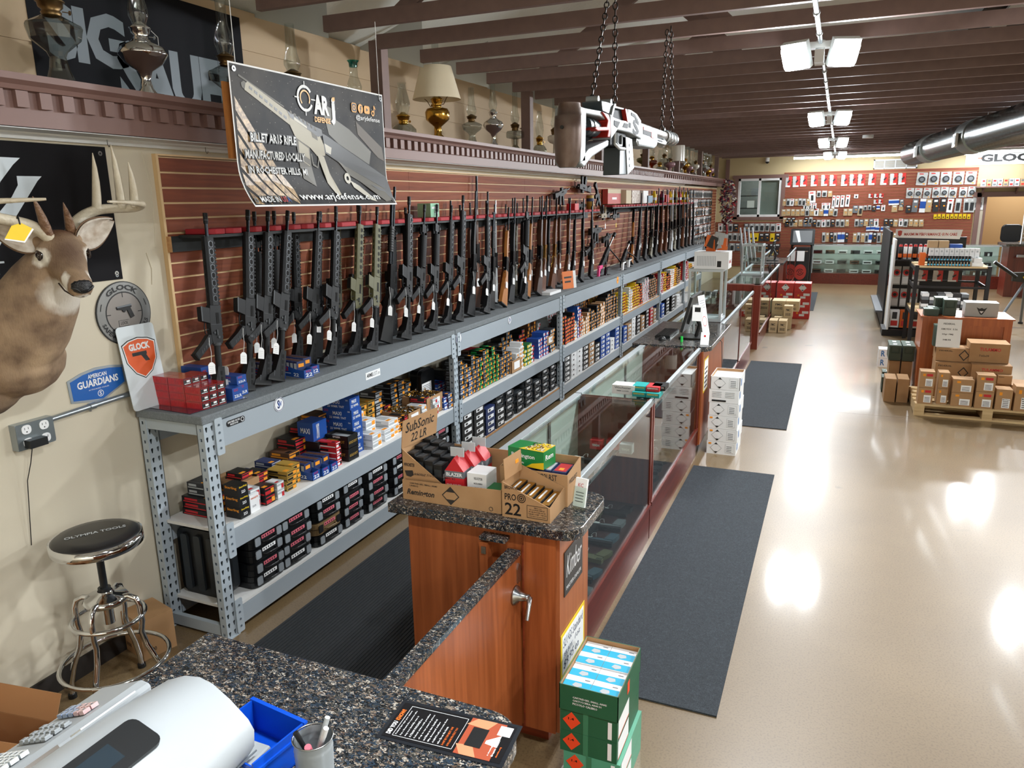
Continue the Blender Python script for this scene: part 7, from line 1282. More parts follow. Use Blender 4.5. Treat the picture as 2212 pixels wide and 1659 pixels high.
    for s in (-1,1):
        base=P(-.035,s*.062,.03); tip=base+S*(s*.155)+Vector((0,0,.065))-F*.04; ax=(tip-base); Ln=ax.length; ax.normalize(); nrm=(F+Vector((.3,-.25,0))-ax*(F+Vector((.3,-.25,0))).dot(ax)).normalized(); w=ax.cross(nrm)
        for nm,M_,sc,off in (('ear',EO,1.0,0),('ear_lining',EI,.86,.004)):
            m2=MB(); vs=[]; nu,nv=12,8
            for i in range(nu+1):
                f=i/nu; wd=.056*math.sin(PI*min(1,(f*.93+.07)**.75))**.8*sc+.004
                for j in range(nv+1):
                    g=j/nv*2-1; vs.append(base+ax*(Ln*f*(1 if sc==1 else .95)+(.0 if sc==1 else .004))+w*(wd*g)+nrm*((abs(g)**2)*.032*(1-.3*f)+off-.012))
            m2.add(vs,[(i*(nv+1)+j,i*(nv+1)+j+1,(i+1)*(nv+1)+j+1,(i+1)*(nv+1)+j) for i in range(nu) for j in range(nv)],M_,True); o3=m2.build(nm,t); sd=o3.modifiers.new('solid','SOLIDIFY'); sd.thickness=.004
    # antlers
    AN=mat('antler_bone','#a89a80',.45,noise=(9,'#d0c7b2',.5),bump=(60,.4)); AB=mat('antler_base_brown','#5d3f2c',.45,noise=(40,'#8a6b50',.5),bump=(90,.6))
    def W(*p): return Vector(p)-E
    def antler(base,beam,tines,brow):
        m2=MB(); pts=[W(*base)]+[W(*b) for b in beam]
        # smooth the beam (Catmull-Rom)
        cr=[]; q=[pts[0]]+pts+[pts[-1]]
        for i in range(1,len(q)-2):
            for k in range(6): u=k/6; cr.append(.5*((2*q[i])+(q[i+1]-q[i-1])*u+(2*q[i-1]-5*q[i]+4*q[i+1]-q[i+2])*u*u+(3*q[i]-q[i-1]-3*q[i+1]+q[i+2])*u**3))
        cr.append(pts[-1]); N=len(cr); m2.tube(cr,0,AN,10,rs=[.022*(1-.85*(i/(N-1))**1.8)+.0015 for i in range(N)]); o=m2.build('antler',t)
        for a,b in tines:
            a=W(*a); b=W(*b); md=(a+b)/2+Vector((.0,.012,0)); m3=MB(); L_=[a.lerp(md,k/4).lerp(md.lerp(b,k/4),k/4) for k in range(5)]; m3.tube(L_,0,AN,8,rs=[.019,.0175,.0145,.0095,.0015]); m3.build('tine',o)
        m3=MB(); a=W(*brow[0]); b=W(*brow[1]); md=(a+b)/2+Vector((.01,0,-.004)); m3.tube([a.lerp(md,k/4).lerp(md.lerp(b,k/4),k/4) for k in range(5)],0,AB,8,rs=[.020,.019,.0155,.010,.0015]); m3.build('brow_tine',o)
        m3=MB(); m3.tube([cr[0]-(cr[3]-cr[0])*.3,cr[1],cr[3],cr[6]],0,AB,10,rs=[.024,.022,.021,.0185]); m3.build('burr',o)
    antler((-2.81,2.085,2.09),[(-2.84,2.15,2.15),(-2.86,2.27,2.195),(-2.83,2.42,2.20),(-2.76,2.41,2.215),(-2.68,2.28,2.222),(-2.62,2.13,2.226)],[((-2.855,2.26,2.19),(-2.85,2.275,2.424)),((-2.84,2.37,2.20),(-2.83,2.35,2.46)),((-2.82,2.42,2.205),(-2.80,2.40,2.39))],[(-2.80,2.09,2.10),(-2.74,2.03,2.225)])
    antler((-2.79,1.99,2.09),[(-2.80,1.93,2.14),(-2.80,1.80,2.175),(-2.76,1.66,2.21),(-2.68,1.62,2.225),(-2.6,1.70,2.23),(-2.54,1.82,2.235)],[((-2.80,1.80,2.17),(-2.8,1.80,2.40)),((-2.77,1.68,2.2),(-2.77,1.70,2.43)),((-2.70,1.62,2.22),(-2.70,1.64,2.36))],[(-2.79,1.985,2.10),(-2.75,1.92,2.248)])
    m2=MB(); m2.T=frame(W(-2.72,1.80,2.115),(.1,1,.12),(-.2,.5,1)); m2.prism([(-.03,-.01),(.03,-.03),(.075,.01),(.045,.035),(.01,.03)],0,.002,YEL,'xyz'); m2.prism([(-.032,-.014),(.03,-.036),(.08,.006),(.075,.01),(.03,-.03),(-.03,-.01)],-.001,.001,WHITE,'xyz'); m2.tube([(.04,.03,.002),(.04,.06,.01),(.045,.055,-.01)],.003,BLACK,5); m2.build('yellow_tag',t,label='yellow and white paper tag tied to the left antler')
deer()
# ================= back wall goods
YF=YB-.03; PKM={}
CLR=mat('blister_clear','#b9bdbd',.2,coat=.5); DGR=mat('dark_product','#2b2d30',.45); REDK=mat('red_card','#c9302c',.45); CREAM=mat('tan_pouch','#b59d78',.6)
def pack_mesh(kind,w,h):
    k=(kind,round(w,3),round(h,3))
    if k in PKM: return PKM[k]
    m=MB(); m.T=frame((0,0,0),(1,0,0),(0,0,1)); c={'red':REDK,'white':WHITE,'shell':CLR,'black':DGR,'tan':CREAM,'yel':YEL,'blue':BLUE,'clear':CLR,'grey':GREY}[kind]
    if kind=='red':
        m.box(-w/2,w/2,-h,0,0,.004,c); m.prism([(-w/2,-h),(-w*.1,-h),(w*.05,-.02),(-w*.1,0),(-w/2,0)],.004,.006,CLR,'xyz'); m.box(-w/2,w*.35,-h,-h*.85,.006,.008,WHITE); m.prism([(-w*.1,-h*.5),(w*.25,-h*.3),(w*.3,-h*.4),(.0,-h*.62)],.006,.02,DGR,'xyz')
    elif kind=='shell':
        m.box(-w/2,w/2,-h,0,0,.006,c); m.cyl((0,-h*.55,.006),(0,-h*.55,.03),w*.33,DGR,n=14); m.cyl((0,-h*.55,.03),(0,-h*.55,.032),w*.2,GREY,n=12); m.box(-w*.3,w*.1,-h*.16,-h*.08,.006,.008,REDK); m.box(w*.15,w*.35,-h*.93,-h*.85,.006,.008,ORANGE)
    elif kind=='clear': m.box(-w/2,w/2,-h,0,0,.01,c); m.box(-w*.3,w*.3,-h*.85,-h*.3,.01,.02,DGR); m.box(-w*.2,w*.15,-h*.2,-h*.08,.01,.012,WHITE)
    elif kind=='yel': m.box(-w/2,w/2,-h,0,0,.006,c); m.cyl((0,-h*.65,.006),(0,-h*.65,.014),w*.22,BLACK,n=10)
    elif kind=='white': m.box(-w/2,w/2,-h,0,0,.008,c); m.box(-w*.15,w*.2,-h*.8,-h*.35,.008,.014,DGR); m.box(-w*.35,w*.2,-h*.2,-h*.1,.008,.009,REDK)
    elif kind=='blue': m.box(-w/2,w/2,-h,0,0,.01,WHITE); m.box(-w/2,w/2,-h*.7,-h*.2,.01,.012,c)
    else: m.box(-w/2,w/2,-h*.95,0,0,.012,c); m.box(-w*.3,w*.3,-h*.25,-h*.1,.012,.013,WHITE); m.box(w*.0,w*.3,-h*.6,-h*.5,.012,.014,ORANGE)
    m.T=Matrix.Identity(4); m.cyl((0,0,.01),(0,-.06,.014),.003,STEEL,n=5)
    PKM[k]=m.mesh('blister_pack'); return PKM[k]
KN={'red':'red and grey carded','white':'white carded','shell':'clear clamshell','black':'dark pouched','tan':'tan pouched','yel':'yellow carded','blue':'blue and white carded','clear':'clear bagged','grey':'grey bagged'}
def hang(kind,x,z,w,h,label,group,tilt=0,Y=YF,rz=0): return link('blister_pack',pack_mesh(kind,w,h),loc=(x,Y,z),rot=(0,tilt,rz),label=label,cat='blister pack',group=group)
def rowp(rname,items,z,w,h,X=None,Y=YF,rz=0):
    for i,it in enumerate(items):
        x,k=it[0],it[1]; ww=it[2] if len(it)>2 else w; hh=it[3] if len(it)>3 else h
        hang(k,x,z+random.uniform(-.008,.008),ww,hh,'%s pack, %s from left, %s'%(KN[k],ORD[i],rname),'packs in the %s'%rname,random.uniform(-.06,.06),Y,rz)
rowp('top row of red packs',[(x,'red') for x in (-1.33,-1.14,-.95,-.69,-.44,-.23,.05,.25,.45,.70,.98,1.19,1.38)],2.76,.17,.28)
rowp('top right row of clamshells',[(x,'shell') for x in (1.84,2.10,2.36,2.63,2.90)],2.76,.235,.31)
rowp('second right row of clamshells',[(x,'shell') for x in (1.60,1.79,1.99,2.18,2.37,2.55,2.77,2.96)],2.39,.17,.25)
rr=random.Random(3)
def mix(x0,x1,step,kinds,skip=.05):
    o=[]; x=x0
    while x<x1:
        if rr.random()>skip: o.append((x,rr.choice(kinds),step*rr.uniform(.8,.97)))
        x+=step
    return o
rowp('third row right of pouches',[(x,k,.13,.34) for x,k in ((1.75,'grey'),(1.92,'blue'),(2.06,'tan'),(2.2,'black'),(2.37,'black'),(2.53,'white'),(2.70,'clear'),(2.87,'clear'),(3.0,'clear'))],2.12,.13,.34)
rowp('row of yellow cards',[(2.22+i*.092,'yel') for i in range(9)],1.735,.07,.12)
rowp('tall pack row left of centre',[(-.72,'white',.17,.3),(-.55,'clear',.1,.16),(-.41,'clear',.12,.16),(-.28,'tan',.1,.16)],2.36,.1,.2)
rowp('row of long white packs',[(-.17,'white',.07,.34),(-.07,'white',.09,.3),(.04,'white',.09,.3),(.17,'white',.1,.3)],2.24,.1,.3)
rowp('row of small packs at left',mix(-1.4,-.75,.1,('white','clear','tan')),2.17,.1,.19)
rowp('row of small red-topped packs',[(.36,'white',.1,.1),(.70,'red',.1,.1),(.83,'red',.1,.1),(.95,'red',.1,.1)],2.26,.1,.1); rowp('short orange row',[(.83,'red',.1,.1),(.95,'red',.1,.1),(1.25,'blue',.24,.14),(1.43,'grey',.09,.2)],2.12,.1,.1)
rowp('fourth row left',mix(-.85,-.3,.11,('white','white','tan')),2.05,.1,.18); rowp('fourth row centre',[(.37,'grey',.13,.2),(.5,'clear',.1,.24),(.6,'clear',.08,.12),(.70,'clear',.08,.12),(.80,'black',.09,.15),(.90,'blue',.08,.1),(1.02,'white',.09,.15),(1.28,'tan',.13,.18),(1.43,'tan',.1,.14),(1.6,'black',.12,.2)],1.97,.1,.15)
rowp('fifth row across the wall',mix(-1.4,.62,.118,('white','tan','clear','tan','blue'),.08),1.90,.1,.19); rowp('sixth row across the wall',mix(-1.36,-.6,.11,('tan','clear','black')),1.68,.1,.15)
rowp('seventh row across the wall',mix(-1.3,2.0,.115,('white','tan','clear','tan','grey','black'),.1),1.62,.1,.19)
rowp('row of blue and white packs',[(.71,'blue'),(.82,'blue'),(.93,'blue'),(1.06,'blue'),(1.17,'grey')],1.44,.1,.12)
rowp('lowest row above the far case',mix(-.35,1.4,.095,('black','clear','blue','black','tan'),.03),1.28,.09,.26)
rowp('top row under the window',mix(-3.05,-1.5,.14,('clear','black','clear','grey','white')),1.52,.12,.22); rowp('lower row under the window',mix(-3.05,-1.5,.14,('clear','blue','clear','black','yel')),1.26,.12,.22); rowp('bottom row under the window',mix(-3.0,-1.5,.15,('black','clear','grey')),.98,.12,.22)
# pegged packs on the left wall beyond the rifles
for r in range(6):
    for i in range(17):
        y=17.55+i*.2; hang(rr.choice(('clear','white','grey','black','clear')),-3.15,2.4-r*.21,.15,.18,'small pegged pack, %s across, %s row, left wall beyond the rifles'%(ORD[i],ORD[r]),'pegged packs on the left wall beyond the rifles',0,y,PI/2)
m=MB()
for i in range(34): m.cbox((-3.02,17.6+i*.1,.9+.05*(i%3)),(.12,.08,.5),(GREY,DGR,CLR)[i%3])
m.build('hanging_goods',kind='stuff',label='mass of grey and clear hanging packs below the far left slatwall',cat='hanging goods')
# banner and shelf at the right
t=thing('wall_banner','white banner with large dark GLOCK letters high on the back wall','banner',mw=frame((2.74,YB-.012,2.90),(1,0,0),(0,0,1))); m=MB(); m.box(0,2.0,0,.30,0,.003,WHITE); m.build('sheet',t); m=MB(); put_text(m,'GLOCK',.32,.07,1.6,.25,BLACK,.004,.04); m.box(.26,.34,.15,.17,.0045,.005,mat('brand_orange')); m.build('lettering',t)
t=thing('wall_shelf','dark bracketed wall shelf above the doorway holding small boxes','shelf',(3.02,YB-.28,2.36)); m=MB(); m.box(0,1.5,0,.28,0,.03,BROWNP); m.build('board',t)
for x in (.15,.85,1.4): m=MB(); m.prism([(.28,0),(.02,0),(.28,-.2)],x,x+.03,BROWNP,'yzx'); m.build('bracket',t)
for i in range(18):
    c=i%9; r=i//9; cc=(WHITE,TAN,LGREY)[i%3]; x=3.16+c*.115
    link('small_carton',(lambda m:(m.box(-.05,.05,-.05,.05,0,.085,cc),m.box(-.03,.03,-.051,-.05,.02,.06,REDK if i%2 else GREY),m.mesh('small_carton'))[2])(MB()),loc=(x,YB-.15,2.391+r*.087),label='small printed carton, %s from the left, %s layer on the doorway shelf'%(ORD[c],('lower','upper')[r]),cat='box',group='small cartons on the doorway shelf')
t=thing('notice','small framed notice hung at the left of the doorway','notice',(3.12,YB-.02,1.95)); m=MB(); m.box(-.12,.12,-.01,0,-.12,.2,WHITE); m.box(-.08,.08,-.012,-.01,-.06,.06,GREY); m.build('frame',t)
# far cases
def far_case(label,x0,x1,y0,y1,top,kick):
    t=thing('display_case',label,'display case',(0,0,0)); m=MB(); m.box(x0,x1,y0,y1,0,kick,REDWOOD); m.build('base',t); m=MB(); m.box(x0,x1,y0,y0+.006,kick,top,GLASS); m.build('front_glass',t); m=MB(); m.box(x0,x1,y0,y1,top-.01,top,GLASS); m.build('top_glass',t)
    m=MB(); m.box(x0,x1,y1-.03,y1-.02,kick,top,DOORW); m.build('back_panel',t); m=MB()
    for a in ((x0,x0+.03,y0-.004,y0+.02,kick,top),(x1-.03,x1,y0-.004,y0+.02,kick,top),(x0,x1,y0-.004,y0+.02,top-.03,top)): m.box(*a,ALUW)
    m.build('frame',t)
    for z in (.5,.76): m=MB(); m.box(x0,x1,y0+.06,y1-.03,z,z+.008,GLASS); m.build('glass_shelf',t)
    return t
far_case('wide glass display case across the back wall with rifles inside',-.58,1.35,21.2,21.75,1.0,.27); far_case('far right glass display case full of hanging tags',1.7,3.6,20.9,21.4,1.03,.3)
k=0
for z in (.28,.51,.77):
    for i in range(6):
        x=-.45+i*.3; k+=1; c=(WHITE,DGR,BRN,WHITE,DGR,WHITE)[(i+int(z*10))%6]; link('case_item',(lambda m:(m.prism(rrect(.22,.14,.02,2),0,.08,c,'xyz'),m.box(-.08,.08,-.07,-.065,.02,.05,DGR if c is WHITE else GREY),m.mesh('case_item'))[2])(MB()),loc=(x,21.45,z),label='%s item, %s from the left on the %s level of the back wall case'%('white boxed' if c is WHITE else 'dark',ORD[i],{.28:'bottom',.51:'middle',.77:'top'}[z]),cat='boxed item',group='goods in the back wall case')
for z in (.31,.51,.77):
    for i in range(7):
        x=1.85+i*.25; c=(DGR,GREY,BRN)[i%3]; link('case_item',(lambda m:(m.prism(rrect(.16,.12,.02,2),0,.09,c,'xyz'),m.box(-.02,.02,-.066,-.06,.0,.06,WHITE),m.mesh('case_item'))[2])(MB()),loc=(x,21.15,z),label='dark tagged item, %s from the left on the %s level of the far right case'%(ORD[i],{.31:'bottom',.51:'middle',.77:'top'}[z]),cat='boxed item',group='goods in the far right case')
# counter with register things at the far left
slab('countertop','dark granite-look far counter with monitor and keyboard',-1.56,-.93,15.5,16.9,.97,.042,set()); m=MB(); m.box(-1.5,-1.0,15.6,16.8,0,.927,REDWOODZ); m.build('counter_cabinet',label='red-brown cabinet of the far counter with the monitor',cat='cabinet')
# middle computer counter
slab('countertop','dark granite-look computer counter between the second and third cases',-1.60,-.92,6.40,7.70,.97,.042,{'se'},.09)
t=thing('counter_cabinet','red-brown cabinet under the computer counter','cabinet',(0,0,0)); m=MB(); m.box(-1.54,-.99,6.38,7.66,.09,.927,REDWOODZ); m.build('body',t); m=MB(); m.box(-.99,-.975,6.38,7.66,.10,.927,CHERRY); m.build('side_panel',t); m=MB(); m.box(-1.5,-1.02,6.42,7.6,0,.09,DARKW); m.build('toe_kick',t)
def computer(X,Y,Z,n,rz=0):
    t=thing('monitor','black computer monitor seen from behind on the %s counter'%n,'monitor',(X,Y,Z),rz); m=MB(); m.T=Matrix.Translation((0,0,.2))@Matrix.Rotation(.25,4,'Y'); m.box(-.012,.012,-.26,.26,-.12,.2,BLKP); m.box(.012,.03,-.12,.12,-.06,.1,BLKP); m.build('screen_housing',t)
    m=MB(); m.tube([(.03,0,.22),(.09,0,.12),(.06,0,.01)],.018,BLKP,8); m.build('stand_arm',t); m=MB(); m.prism(rrect(.22,.24,.03,3,.03,0),0,.012,BLKP,'xyz'); m.build('stand_base',t); m=MB(); m.tube([(.03,.1,.1),(.12,.16,.04),(.2,.2,.004),(.28,.1,-.05),(.31,.0,-.35)],.004,BLACK,5); m.build('cable',t)
    t=thing('keyboard','black keyboard on the %s counter'%n,'keyboard',(X-.22,Y+.08,Z)); m=MB(); m.box(-.07,.07,-.21,.21,0,.018,BLKP); m.build('base',t); m=MB(); [m.box(-.062+r*.026,-.04+r*.026,-.2+c*.027,-.178+c*.027,.018,.024,BLACK) for r in range(5) for c in range(15)]; m.build('keys',t)
    t=thing('mouse','black computer mouse on the %s counter'%n,'mouse',(X-.2,Y-.24,Z)); m=MB(); m.lathe([(.034,0),(.034,.012),(.028,.026),(.014,.034),(0,.036)],BLKP,14); m.build('body',t)
computer(-1.18,6.85,.971,'computer'); computer(-1.2,16.1,.971,'far')
t=thing('leaflet','tall white printed card with red ring clipped to the monitor','leaflet',mw=frame((-1.02,6.62,1.02),(.25,1,.0),(-.2,0,1))); m=MB(); m.box(0,.14,0,.36,0,.002,PAPER); m.build('card',t); m=MB(); ring(m,.04,.046,REDP,h=.0025,cx=.07,cy=.13); [m.box(.02,.12,.25+i*.02,.255+i*.02,.002,.0025,GREY) for i in range(4)]; m.build('print',t)
t=thing('leaflet','white card stuck to the top of the monitor','leaflet',mw=frame((-1.12,6.6,1.16),(1,0,0),(.2,.1,1))); m=MB(); m.box(0,.09,0,.14,0,.002,PAPER); m.box(.02,.07,.08,.12,.002,.003,BLACK); m.build('card',t)
t=thing('card_holder','white business cards in a holder on the computer counter','card holder',(-.99,6.50,.971)); m=MB(); m.T=Matrix.Rotation(-.3,4,'X'); m.box(-.035,.035,0,.012,0,.11,PAPER); m.T=Matrix.Rotation(-.3,4,'X')@frame((0,-.001,0),(1,0,0),(0,0,1)); m.box(-.008,.008,.07,.085,0,.001,REDP); m.build('cards',t)
t=thing('marker','green marker cap beside the keyboard on the computer counter','marker',(-1.2,6.58,.971)); m=MB(); m.cyl((0,0,0),(0,0,.05),.012,mat('bright_green','#27c24c',.4)); m.build('cap',t)
t=thing('price_sign','small yellow-edged notice on the side of the computer counter','sign',mw=frame((-.9745,6.45,.55),(0,1,0),(0,0,1))); m=MB(); m.box(0,.22,0,.3,0,.002,YEL); m.box(.015,.205,.015,.285,.002,.003,PAPER); [m.box(.03,.18,.04+i*.04,.055+i*.04,.003,.0035,BLACK) for i in range(5)]; m.build('card',t)
def tower(label,x,y,z,w,d,h):
    t=thing('glass_tower',label,'display case',(x,y,z)); s=.025
    for a in (-1,1):
        for b in (-1,1): m=MB(); m.box(a*w/2-s/2,a*w/2+s/2,b*d/2-s/2,b*d/2+s/2,0,h,ALUW); m.build('corner_post',t)
    for zz in (0,h-.03): m=MB(); m.box(-w/2,w/2,-d/2,d/2,zz,zz+.03 if zz else .02,ALUW if zz==0 else GLASS); m.build('frame',t)
    m=MB()
    for zz in (0,h-.03):
        for a in ((-w/2,w/2,-d/2-.01,-d/2+.01),(-w/2,w/2,d/2-.01,d/2+.01),(-w/2-.01,-w/2+.01,-d/2,d/2),(w/2-.01,w/2+.01,-d/2,d/2)): m.box(*a,zz,zz+.03,ALUW)
    m.build('rails',t)
    for a in ((-w/2,w/2,-d/2,-d/2+.004),(w/2-.004,w/2,-d/2,d/2),(-w/2,-w/2+.004,-d/2,d/2)): m=MB(); m.box(*a,.03,h-.03,GLASS); m.build('pane',t)
    m=MB(); m.box(-w/2,w/2,-d/2,d/2,h*.45,h*.45+.006,GLASS); m.build('shelf',t); m=MB()
    for q in range(3): m.cbox((-.05+q*.06,0,h*.45+.03),(.04,.1,.04),DGR)
    m.build('contents',t)
tower('tall glass tower case carrying a white box, on the third glass case',-1.21,8.0,.967,.32,.32,.54); tower('small glass tower case on the fifth glass case',-1.26,13.1,.967,.3,.4,.50)
t=printed_case('long white printed carton on top of the glass tower',-1.16,7.95,1.508,.17,.13,.17,WHITE,[('RANGE',-.6,.3,.6,.5,REDP)])
m=MB(); [m.box(-.14+i*.016,-.132+i*.016,-.131,-.1301,.03,.13,LGREY) for i in range(12)]; m.box(.06,.1,-.1312,-.1302,.02,.08,BLACK); m.build('print',t)
t=thing('blister_heap','heap of red and white blister packs standing in the white carton','blister pack',(-1.14,7.97,1.67)); m=MB()
for i in range(14): m.T=Matrix.Translation((random.uniform(-.1,.1),random.uniform(-.05,.05),random.uniform(.0,.1)))@Matrix.Rotation(random.uniform(-.5,.5),4,'Y')@Matrix.Rotation(random.uniform(-.6,.6),4,'Z'); m.box(-.05,.05,-.003,.003,0,.12,(mat('orange_card'),CLR,BLACK)[i%3])
m.T=Matrix.Identity(4); m.build('packs',t,kind='stuff')
# white cartons stack at the computer counter
for i in range(6):
    z=i*.118; top=i==5
    t=thing('white_carton','white shipping carton with black diamond, %s of the aisle stack'%('bottom','second up','third up','fourth up','fifth up','open top')[i],'carton',(-.80+(i%2)*.006,6.66,z),.0,'white cartons stacked in the aisle'); m=MB()
    if top:
        for a in ((-.125,.125,-.18,-.175),(-.125,.125,.175,.18),(-.125,-.12,-.18,.18),(.12,.125,-.18,.18)): m.box(*a,0,.115,WHITE)
        m.box(-.12,.12,-.175,.175,.0,.09,WHITE); 
        for a in ((-.12,.12,-.175,-.173),(-.12,.12,.173,.175),(-.12,-.118,-.175,.175),(.118,.12,-.175,.175)): m.box(*a,.06,.114,KRAFT)
    else: m.box(-.125,.125,-.18,.18,0,.116,WHITE)
    m.build('carton',t); m=MB(); m.T=frame((0,-.1806,0),(1,0,0),(0,0,1))
    if i!=4:
        cx=-.045; m.prism([(cx-.05,.058),(cx,.108),(cx+.05,.058),(cx,.008)],0,.0004,GREY,'xyz'); m.prism([(cx-.047,.058),(cx,.105),(cx+.047,.058),(cx,.011)],.0004,.0007,WHITE,'xyz'); m.prism([(cx-.018,.09),(cx+.018,.09),(cx,.108)],.0007,.001,BLACK,'xyz'); m.prism([(cx-.018,.026),(cx+.018,.026),(cx,.008)],.0007,.001,BLACK,'xyz')
        m.box(.035,.105,.02,.10,0,.0004,LGREY); m.box(.037,.103,.022,.098,.0004,.0006,WHITE); [m.box(.045,.09,.03+k*.015,.036+k*.015,.0006,.0008,GREY) for k in range(4)]
    else: [m.box(-.10+(k%2)*.11,-.02+(k%2)*.11,.05+(k//2)*.014,.055+(k//2)*.014,0,.0006,LGREY) for k in range(8)]; m.box(-.1,.02,.01,.025,0,.0006,BLACK)
    if i in (0,1,2): m.box(-.11,-.085,.09,.105,.0008,.001,ORANGE)
    m.T=frame((.1256,0,0),(0,1,0),(0,0,1)); m.box(-.12,-.06,.03,.09,0,.0005,mat('logo_blue','#2e6fae',.5)); m.build('printing',t)
# red cartons and tan cartons further on
for r in range(2):
    for c in range(4 if r else 4):
        x=-1.13+r*.30; z=c*.165; t=thing('red_carton','red shipping carton, %s up in the %s column by the fifth case'%(ORD[c],('left','right')[r]),'carton',(x+.31,15.0,z),0,'red cartons by the fifth case'); 
        m=MB(); m.box(-.145,.145,-.2,.2,0,.162,REDK); m.build('carton',t); m=MB(); m.T=frame((0,-.2005,0),(1,0,0),(0,0,1))
        if c==3: m.prism([(-.07,.08),(0,.15),(.07,.08),(0,.01)],0,.001,WHITE,'xyz'); m.prism([(-.025,.115),(.025,.115),(0,.14)],.001,.0015,BLACK,'xyz'); m.prism([(-.025,.045),(.025,.045),(0,.02)],.001,.0015,BLACK,'xyz')
        else: m.box(.02,.13,.1,.145,0,.001,WHITE); m.box(-.03,.06,.05,.09,0,.001,WHITE); m.box(-.08,-.05,.09,.12,0,.001,ORANGE)
        m.build('labels',t)
TB=mat('pale_kraft','#c3aa82',.75)
for i,(x,y,z,w_,d,h) in enumerate(((-.855,14.0,.27,.22,.4,.18),(-.63,14.0,.27,.22,.4,.18),(-.855,14.0,.0,.22,.4,.27),(-.735,13.3,0,.13,.3,.2),(-.885,13.3,0,.13,.3,.2),(-.68,13.64,.2,.14,.2,.2),(-.76,13.64,0,.28,.2,.2))):
    printed_case('pale kraft carton, %s in the low pile by the fifth case'%ORD[i],x,y,z,w_/2,d/2,h-.002,TB,[],'pale kraft cartons by the fifth case',side=[('PMC',-.5,.55,.5,.75,BLACK),('300 ROUNDS',-.6,.15,.6,.4,INK)])
# kiosk
t=thing('kiosk','black standing touch kiosk with red round logo near the back wall','kiosk',(-.83,21.2-.35,0)); m=MB(); m.box(-.2,.2,0,.3,.0,.95,BLKP); m.prism(rrect(.5,.4,.05,3,0,.1),0,.02,BLKP,'xyz'); m.build('body',t,bevel=.02)
m=MB(); 
for s in (-1,1): m.tube([(s*.24,.05,0),(s*.24,.05,.85),(s*.24,.08,.98),(s*.2,.12,1.05)],.03,BLKP,10)
m.build('side_rails',t); m=MB(); m.T=frame((-.29,-.03,1.02),(1,0,0),(0,.35,1)); m.prism(rrect(.58,.42,.03,3,.29,.21),-.04,0,BLKP,'xyz'); m.build('screen_housing',t); m=MB(); m.T=frame((-.29,-.03,1.02),(1,0,0),(0,.35,1)); m.box(.06,.52,.06,.37,0,.003,mat('grey_screen','#7d8184',.15)); m.prism([(.1,.37),(.2,.37),(.26,.08),(.2,.06)],.003,.004,WHITE,'xyz'); m.build('screen',t)
m=MB(); m.T=frame((0,-.0,0),(1,0,0),(0,0,1)); vs=[(.15*math.cos(2*PI*i/32),.32+.2*math.sin(2*PI*i/32),.004) for i in range(32)]; m.add(vs,[tuple(range(32))],mat('kiosk_red','#a3352c',.4)); ring(m,.07,.085,BLACK,h=.006,cx=0,cy=.32,a0=.6,a1=PI); ring(m,.07,.085,BLACK,h=.006,cx=0,cy=.32,a0=PI+.6,a1=2*PI); ring(m,.03,.042,BLACK,h=.006,cx=0,cy=.32); m.box(-.1,.08,.6,.86,0,.006,PAPER); m.box(-.14,.16,.84,.86,0,.004,STEEL); m.build('front_print',t,label='red round logo and white notice')
# floral swag
t=thing('feather_swag','hanging bunch of purple and red feathers at the end of the ledge','decoration',(-2.72,20.7,2.15)); m=MB(); cs=(mat('plum','#3b1f30',.7),mat('crimson','#8d1f26',.6),mat('feather_tan','#a89f92',.7))
for i in range(480):
    z=random.uniform(-.6,.5); r=.17*(1-abs(z)/.75)+.02; a=random.uniform(0,2*PI); p=Vector((r*math.cos(a),r*math.sin(a),z)); d=Vector((random.uniform(-1,1),random.uniform(-1,1),random.uniform(-1,.6))).normalized()*.09; w_=d.orthogonal().normalized()*.03; m.poly([p,p+d*.5+w_,p+d,p+d*.5-w_],cs[i%3 if i%5 else 0])
m.build('feathers',t,kind='stuff'); m=MB(); m.tube([(0,0,-.6),(.02,0,-.8),(-.02,0,-.95)],.025,cs[1],6); m.build('ribbon',t)
# leaning poles far left
for i in range(4): t=thing('shooting_stick','light grey folded tripod legs leaning in the far left corner, %s of four'%ORD[i],'tripod',(-2.1+i*.09,19.3+i*.05,0),group='leaning tripods'); m=MB(); m.cyl((.12,0,0),(-.12,.1,1.5),.022,LGREY); m.cyl((.0,0,.02),(-.1,.1,1.4),.018,LGREY); m.cyl((.12,0,0),(.115,0,.06),.03,BLKP); m.build('leg',t)
# ================= centre aisle goods on the right
PAL=wood('pallet_pine','#b99a6c','#d6bb8c',0,.8); t=thing('pallet','pale pine pallet under the stacked cartons at the right','pallet',(.865,8.42,0))
for y in (.0,.35,.7): m=MB(); m.box(0,1.3,y,y+.09,.0,.018,PAL); m.build('bottom_board',t)
for x in (0.0,.60,1.2):
    m=MB(); m.box(x,x+.09,.0,.79,.018,.108,PAL); m.build('stringer',t)
for i in range(5): m=MB(); y=i*.17; m.box(0,1.3,y,y+.11,.108,.128,PAL); m.build('deck_board',t)
FB=[(.95,8.50,.129,.135,.155,.17,2,'kraft',[('',0,0,0,0,0)]),(1.105,8.55,.129,.10,.155,.165,2,'kraft',None),(1.275,8.52,.129,.19,.16,.14,2,'kraft',None),(1.465,8.50,.129,.16,.155,.17,2,'kraft',None),(1.63,8.50,.129,.14,.155,.21,1,'kraft',None),(1.79,8.50,.129,.145,.155,.25,1,'kraft',None),(1.95,8.50,.129,.145,.155,.25,1,'kraft',None)]
